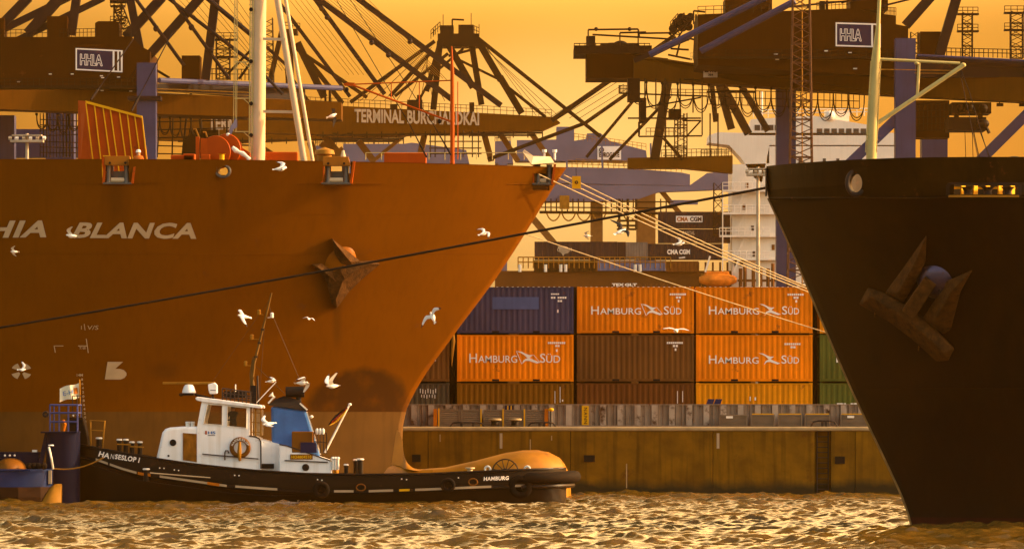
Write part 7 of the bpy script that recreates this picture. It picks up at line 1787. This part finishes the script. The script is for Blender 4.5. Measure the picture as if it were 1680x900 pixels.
# ================================================================== gulls
m_gw = mat('gull_white_plumage', (0.80, 0.76, 0.68), 0.8, var=.04)
m_gg = mat('gull_grey_plumage', (0.62, 0.60, 0.58), 0.8, var=.08)
m_gk = mat('gull_black_wingtip', (0.03, 0.026, 0.024), 0.8)
m_beak = mat('gull_beak', (0.45, 0.16, 0.03), 0.5)
def gull(px, py, D0, span, yaw, pitch, roll, inner, outer, label, sweep=.10, dark=False):
    """wings: inner and outer dihedral in degrees; yaw 0 flies to the right of the view, 90 away from the viewer"""
    c = P(px, py, D0); span *= 1.1
    M = Matrix.Rotation(R(yaw), 3, 'Z') @ Matrix.Rotation(R(-pitch), 3, 'Y') @ Matrix.Rotation(R(roll), 3, 'X')
    t = thing('gull', label, 'gull', c, 'gulls wheeling over the river'); s = span / 1.1
    q = MB(); q.m = 0
    T = lambda x, y, z: c + M @ (Vector((x, y, z)) * s)
    prof = [(-.20, .004, 0), (-.19, .032, .002), (-.12, .052, 0), (-.04, .078, -.004), (.05, .085, -.006), (.12, .065, .0), (.155, .040, .012), (.18, .042, .022), (.21, .036, .024), (.232, .014, .018), (.238, .003, .017)]
    rows = [[T(x, r_ * math.cos(a), z + r_ * .92 * math.sin(a)) for a in [2 * math.pi * j / 10 for j in range(10)]] for x, r_, z in prof]
    q.grid(rows, True)
    q.add([T(-.16, -.03, 0), T(-.29, -.065, -.004), T(-.30, 0, .0), T(-.29, .065, -.004), T(-.16, .03, 0), T(-.16, 0, .022), T(-.16, 0, -.015)], [(0, 1, 2, 5), (5, 2, 3, 4), (1, 0, 6, 2), (2, 6, 4, 3)])
    for sd in (-1, 1):
        y, z, xs_ = .03, .035, .05; rows = []; K = 11
        for k in range(K):
            t_ = k / (K - 1); ch = (.150 - .03 * t_ + .02 * math.sin(t_ * 3.0)) * (1 - t_ ** 3.2) ** .7 + .004
            w_ = min(1, max(0, (t_ - .2) / .45)); a = R(inner + (outer - inner) * (w_ * w_ * (3 - 2 * w_)))
            st = .56 / (K - 1)
            if k: y += st * math.cos(a); z += st * math.sin(a); xs_ += st * ((.55 if t_ < .4 else -.75 * min(1, (t_ - .35) * 3)) * sweep / .10)
            th = .020 * (1 - t_) + .003; cam_ = .018 * math.sin(math.pi * min(1, t_ + .1))
            rows.append([T(xs_ + ch * .42, sd * y, z), T(xs_ + ch * .15, sd * y, z + th + cam_), T(xs_ - ch * .2, sd * y, z + th * .6 + cam_ * .8), T(xs_ - ch * .58, sd * y, z - .006), T(xs_ - ch * .1, sd * y, z - th * .4 + cam_ * .5)])
        for k in range(K - 1):
            tip = k >= K - 3; n_ = rows[k] + rows[k + 1]
            q.add(n_, [(0, 1, 6, 5), (1, 2, 7, 6), (2, 3, 8, 7)], 2 if tip else 1)
            q.add(n_, [(3, 4, 9, 8), (4, 0, 5, 9)], 2 if (tip and k == K - 2) or dark else 0)
    q.build('body', [m_gw, m_gg if not dark else m_gk, m_gk], t, smooth=75)
    q = MB(); q.lathe([(.011, 0), (.008, .03), (.001, .052)], T(.232, 0, .017), M @ Vector((1, 0, -.12)), n=6); q.build('beak', m_beak, t)
    return t
gull(460, 277, 240, 1.25, 10, 5, 20, 30, -5, 'white gull with raised wings just under the rim of the orange bulwark')
gull(400, 519, 238, 1.25, 200, 8, -35, 20, -38, 'white gull with drooping arched wings flying level with the tug mast top')
gull(507, 523, 242, .62, 75, 0, 12, 18, -30, 'tiny white gull gliding between the tug mast top and the orange anchor')
gull(710, 520, 228, 1.2, 118, 50, -70, 15, 5, 'white gull banking steeply in front of the orange stem')
gull(445, 625, 234, .9, 5, 5, 10, 8, 15, 'white gull flying level beside the tug mast foot')
gull(495, 628, 234, 1.25, -20, 0, -30, 25, -55, 'white gull with downbent wings above the tug exhaust')
gull(546, 633, 232, 1.3, 205, -5, 5, 42, 55, 'white gull with wings lifted in a V behind the blue funnel')
gull(441, 695, 228, 1.2, 200, -10, -25, 14, 6, 'white gull sweeping past the wheelhouse rear corner')
gull(793, 383, 235, .95, 30, 15, 25, 22, -20, 'small gull skimming the dark hawser near the stem')
gull(24, 413, 236, .75, 180, 0, 35, 20, -10, 'white gull under the first letters of the ship name')
gull(118, 387, 238, 1.15, 175, 5, 25, 28, 5, 'gull gliding across the gap in the ship name')
gull(36, 606, 236, .75, 0, 0, 40, 40, 20, 'gull fluttering in front of the round thruster mark')
gull(1109, 542, 262, 1.35, 88, 0, 4, 12, -10, 'white gull gliding head on before the brown container')
gull(1114, 400, 262, 1.1, 15, 5, 20, 25, 10, 'gull crossing the white line name of the distant container')
gull(1018, 380, 255, 1.35, 30, 20, 38, 22, 14, 'dark winged gull slanting up past the brown portal legs', .1, True)
gull(964, 387, 262, .8, 180, 0, 25, 20, -10, 'small pale gull beside the slanting dark winged one')
gull(545, 190, 262, 1.1, 20, 20, -55, 10, -40, 'dark gull diving in front of the terminal name girder', .1, True)

# ================================================================== river haze: the air between the viewer and the far bank
hz = MB(); hz.span((-1600, -70, -6), (1600, 2600, 92))
ho = hz.build('haze', bpy.data.materials.new('river_haze'), None); tag(ho, kind='stuff')
hm = ho.data.materials[0]; hm.use_nodes = True; hm.node_tree.nodes.clear()
hn, hl = hm.node_tree.nodes, hm.node_tree.links
ho_ = hn.new('ShaderNodeOutputMaterial'); hv = hn.new('ShaderNodeVolumePrincipled')
hv.inputs['Color'].default_value = (1.0, 0.54, 0.09, 1); hv.inputs['Density'].default_value = 0.00004; hv.inputs['Anisotropy'].default_value = 0.2
hl.new(hv.outputs[0], ho_.inputs['Volume'])
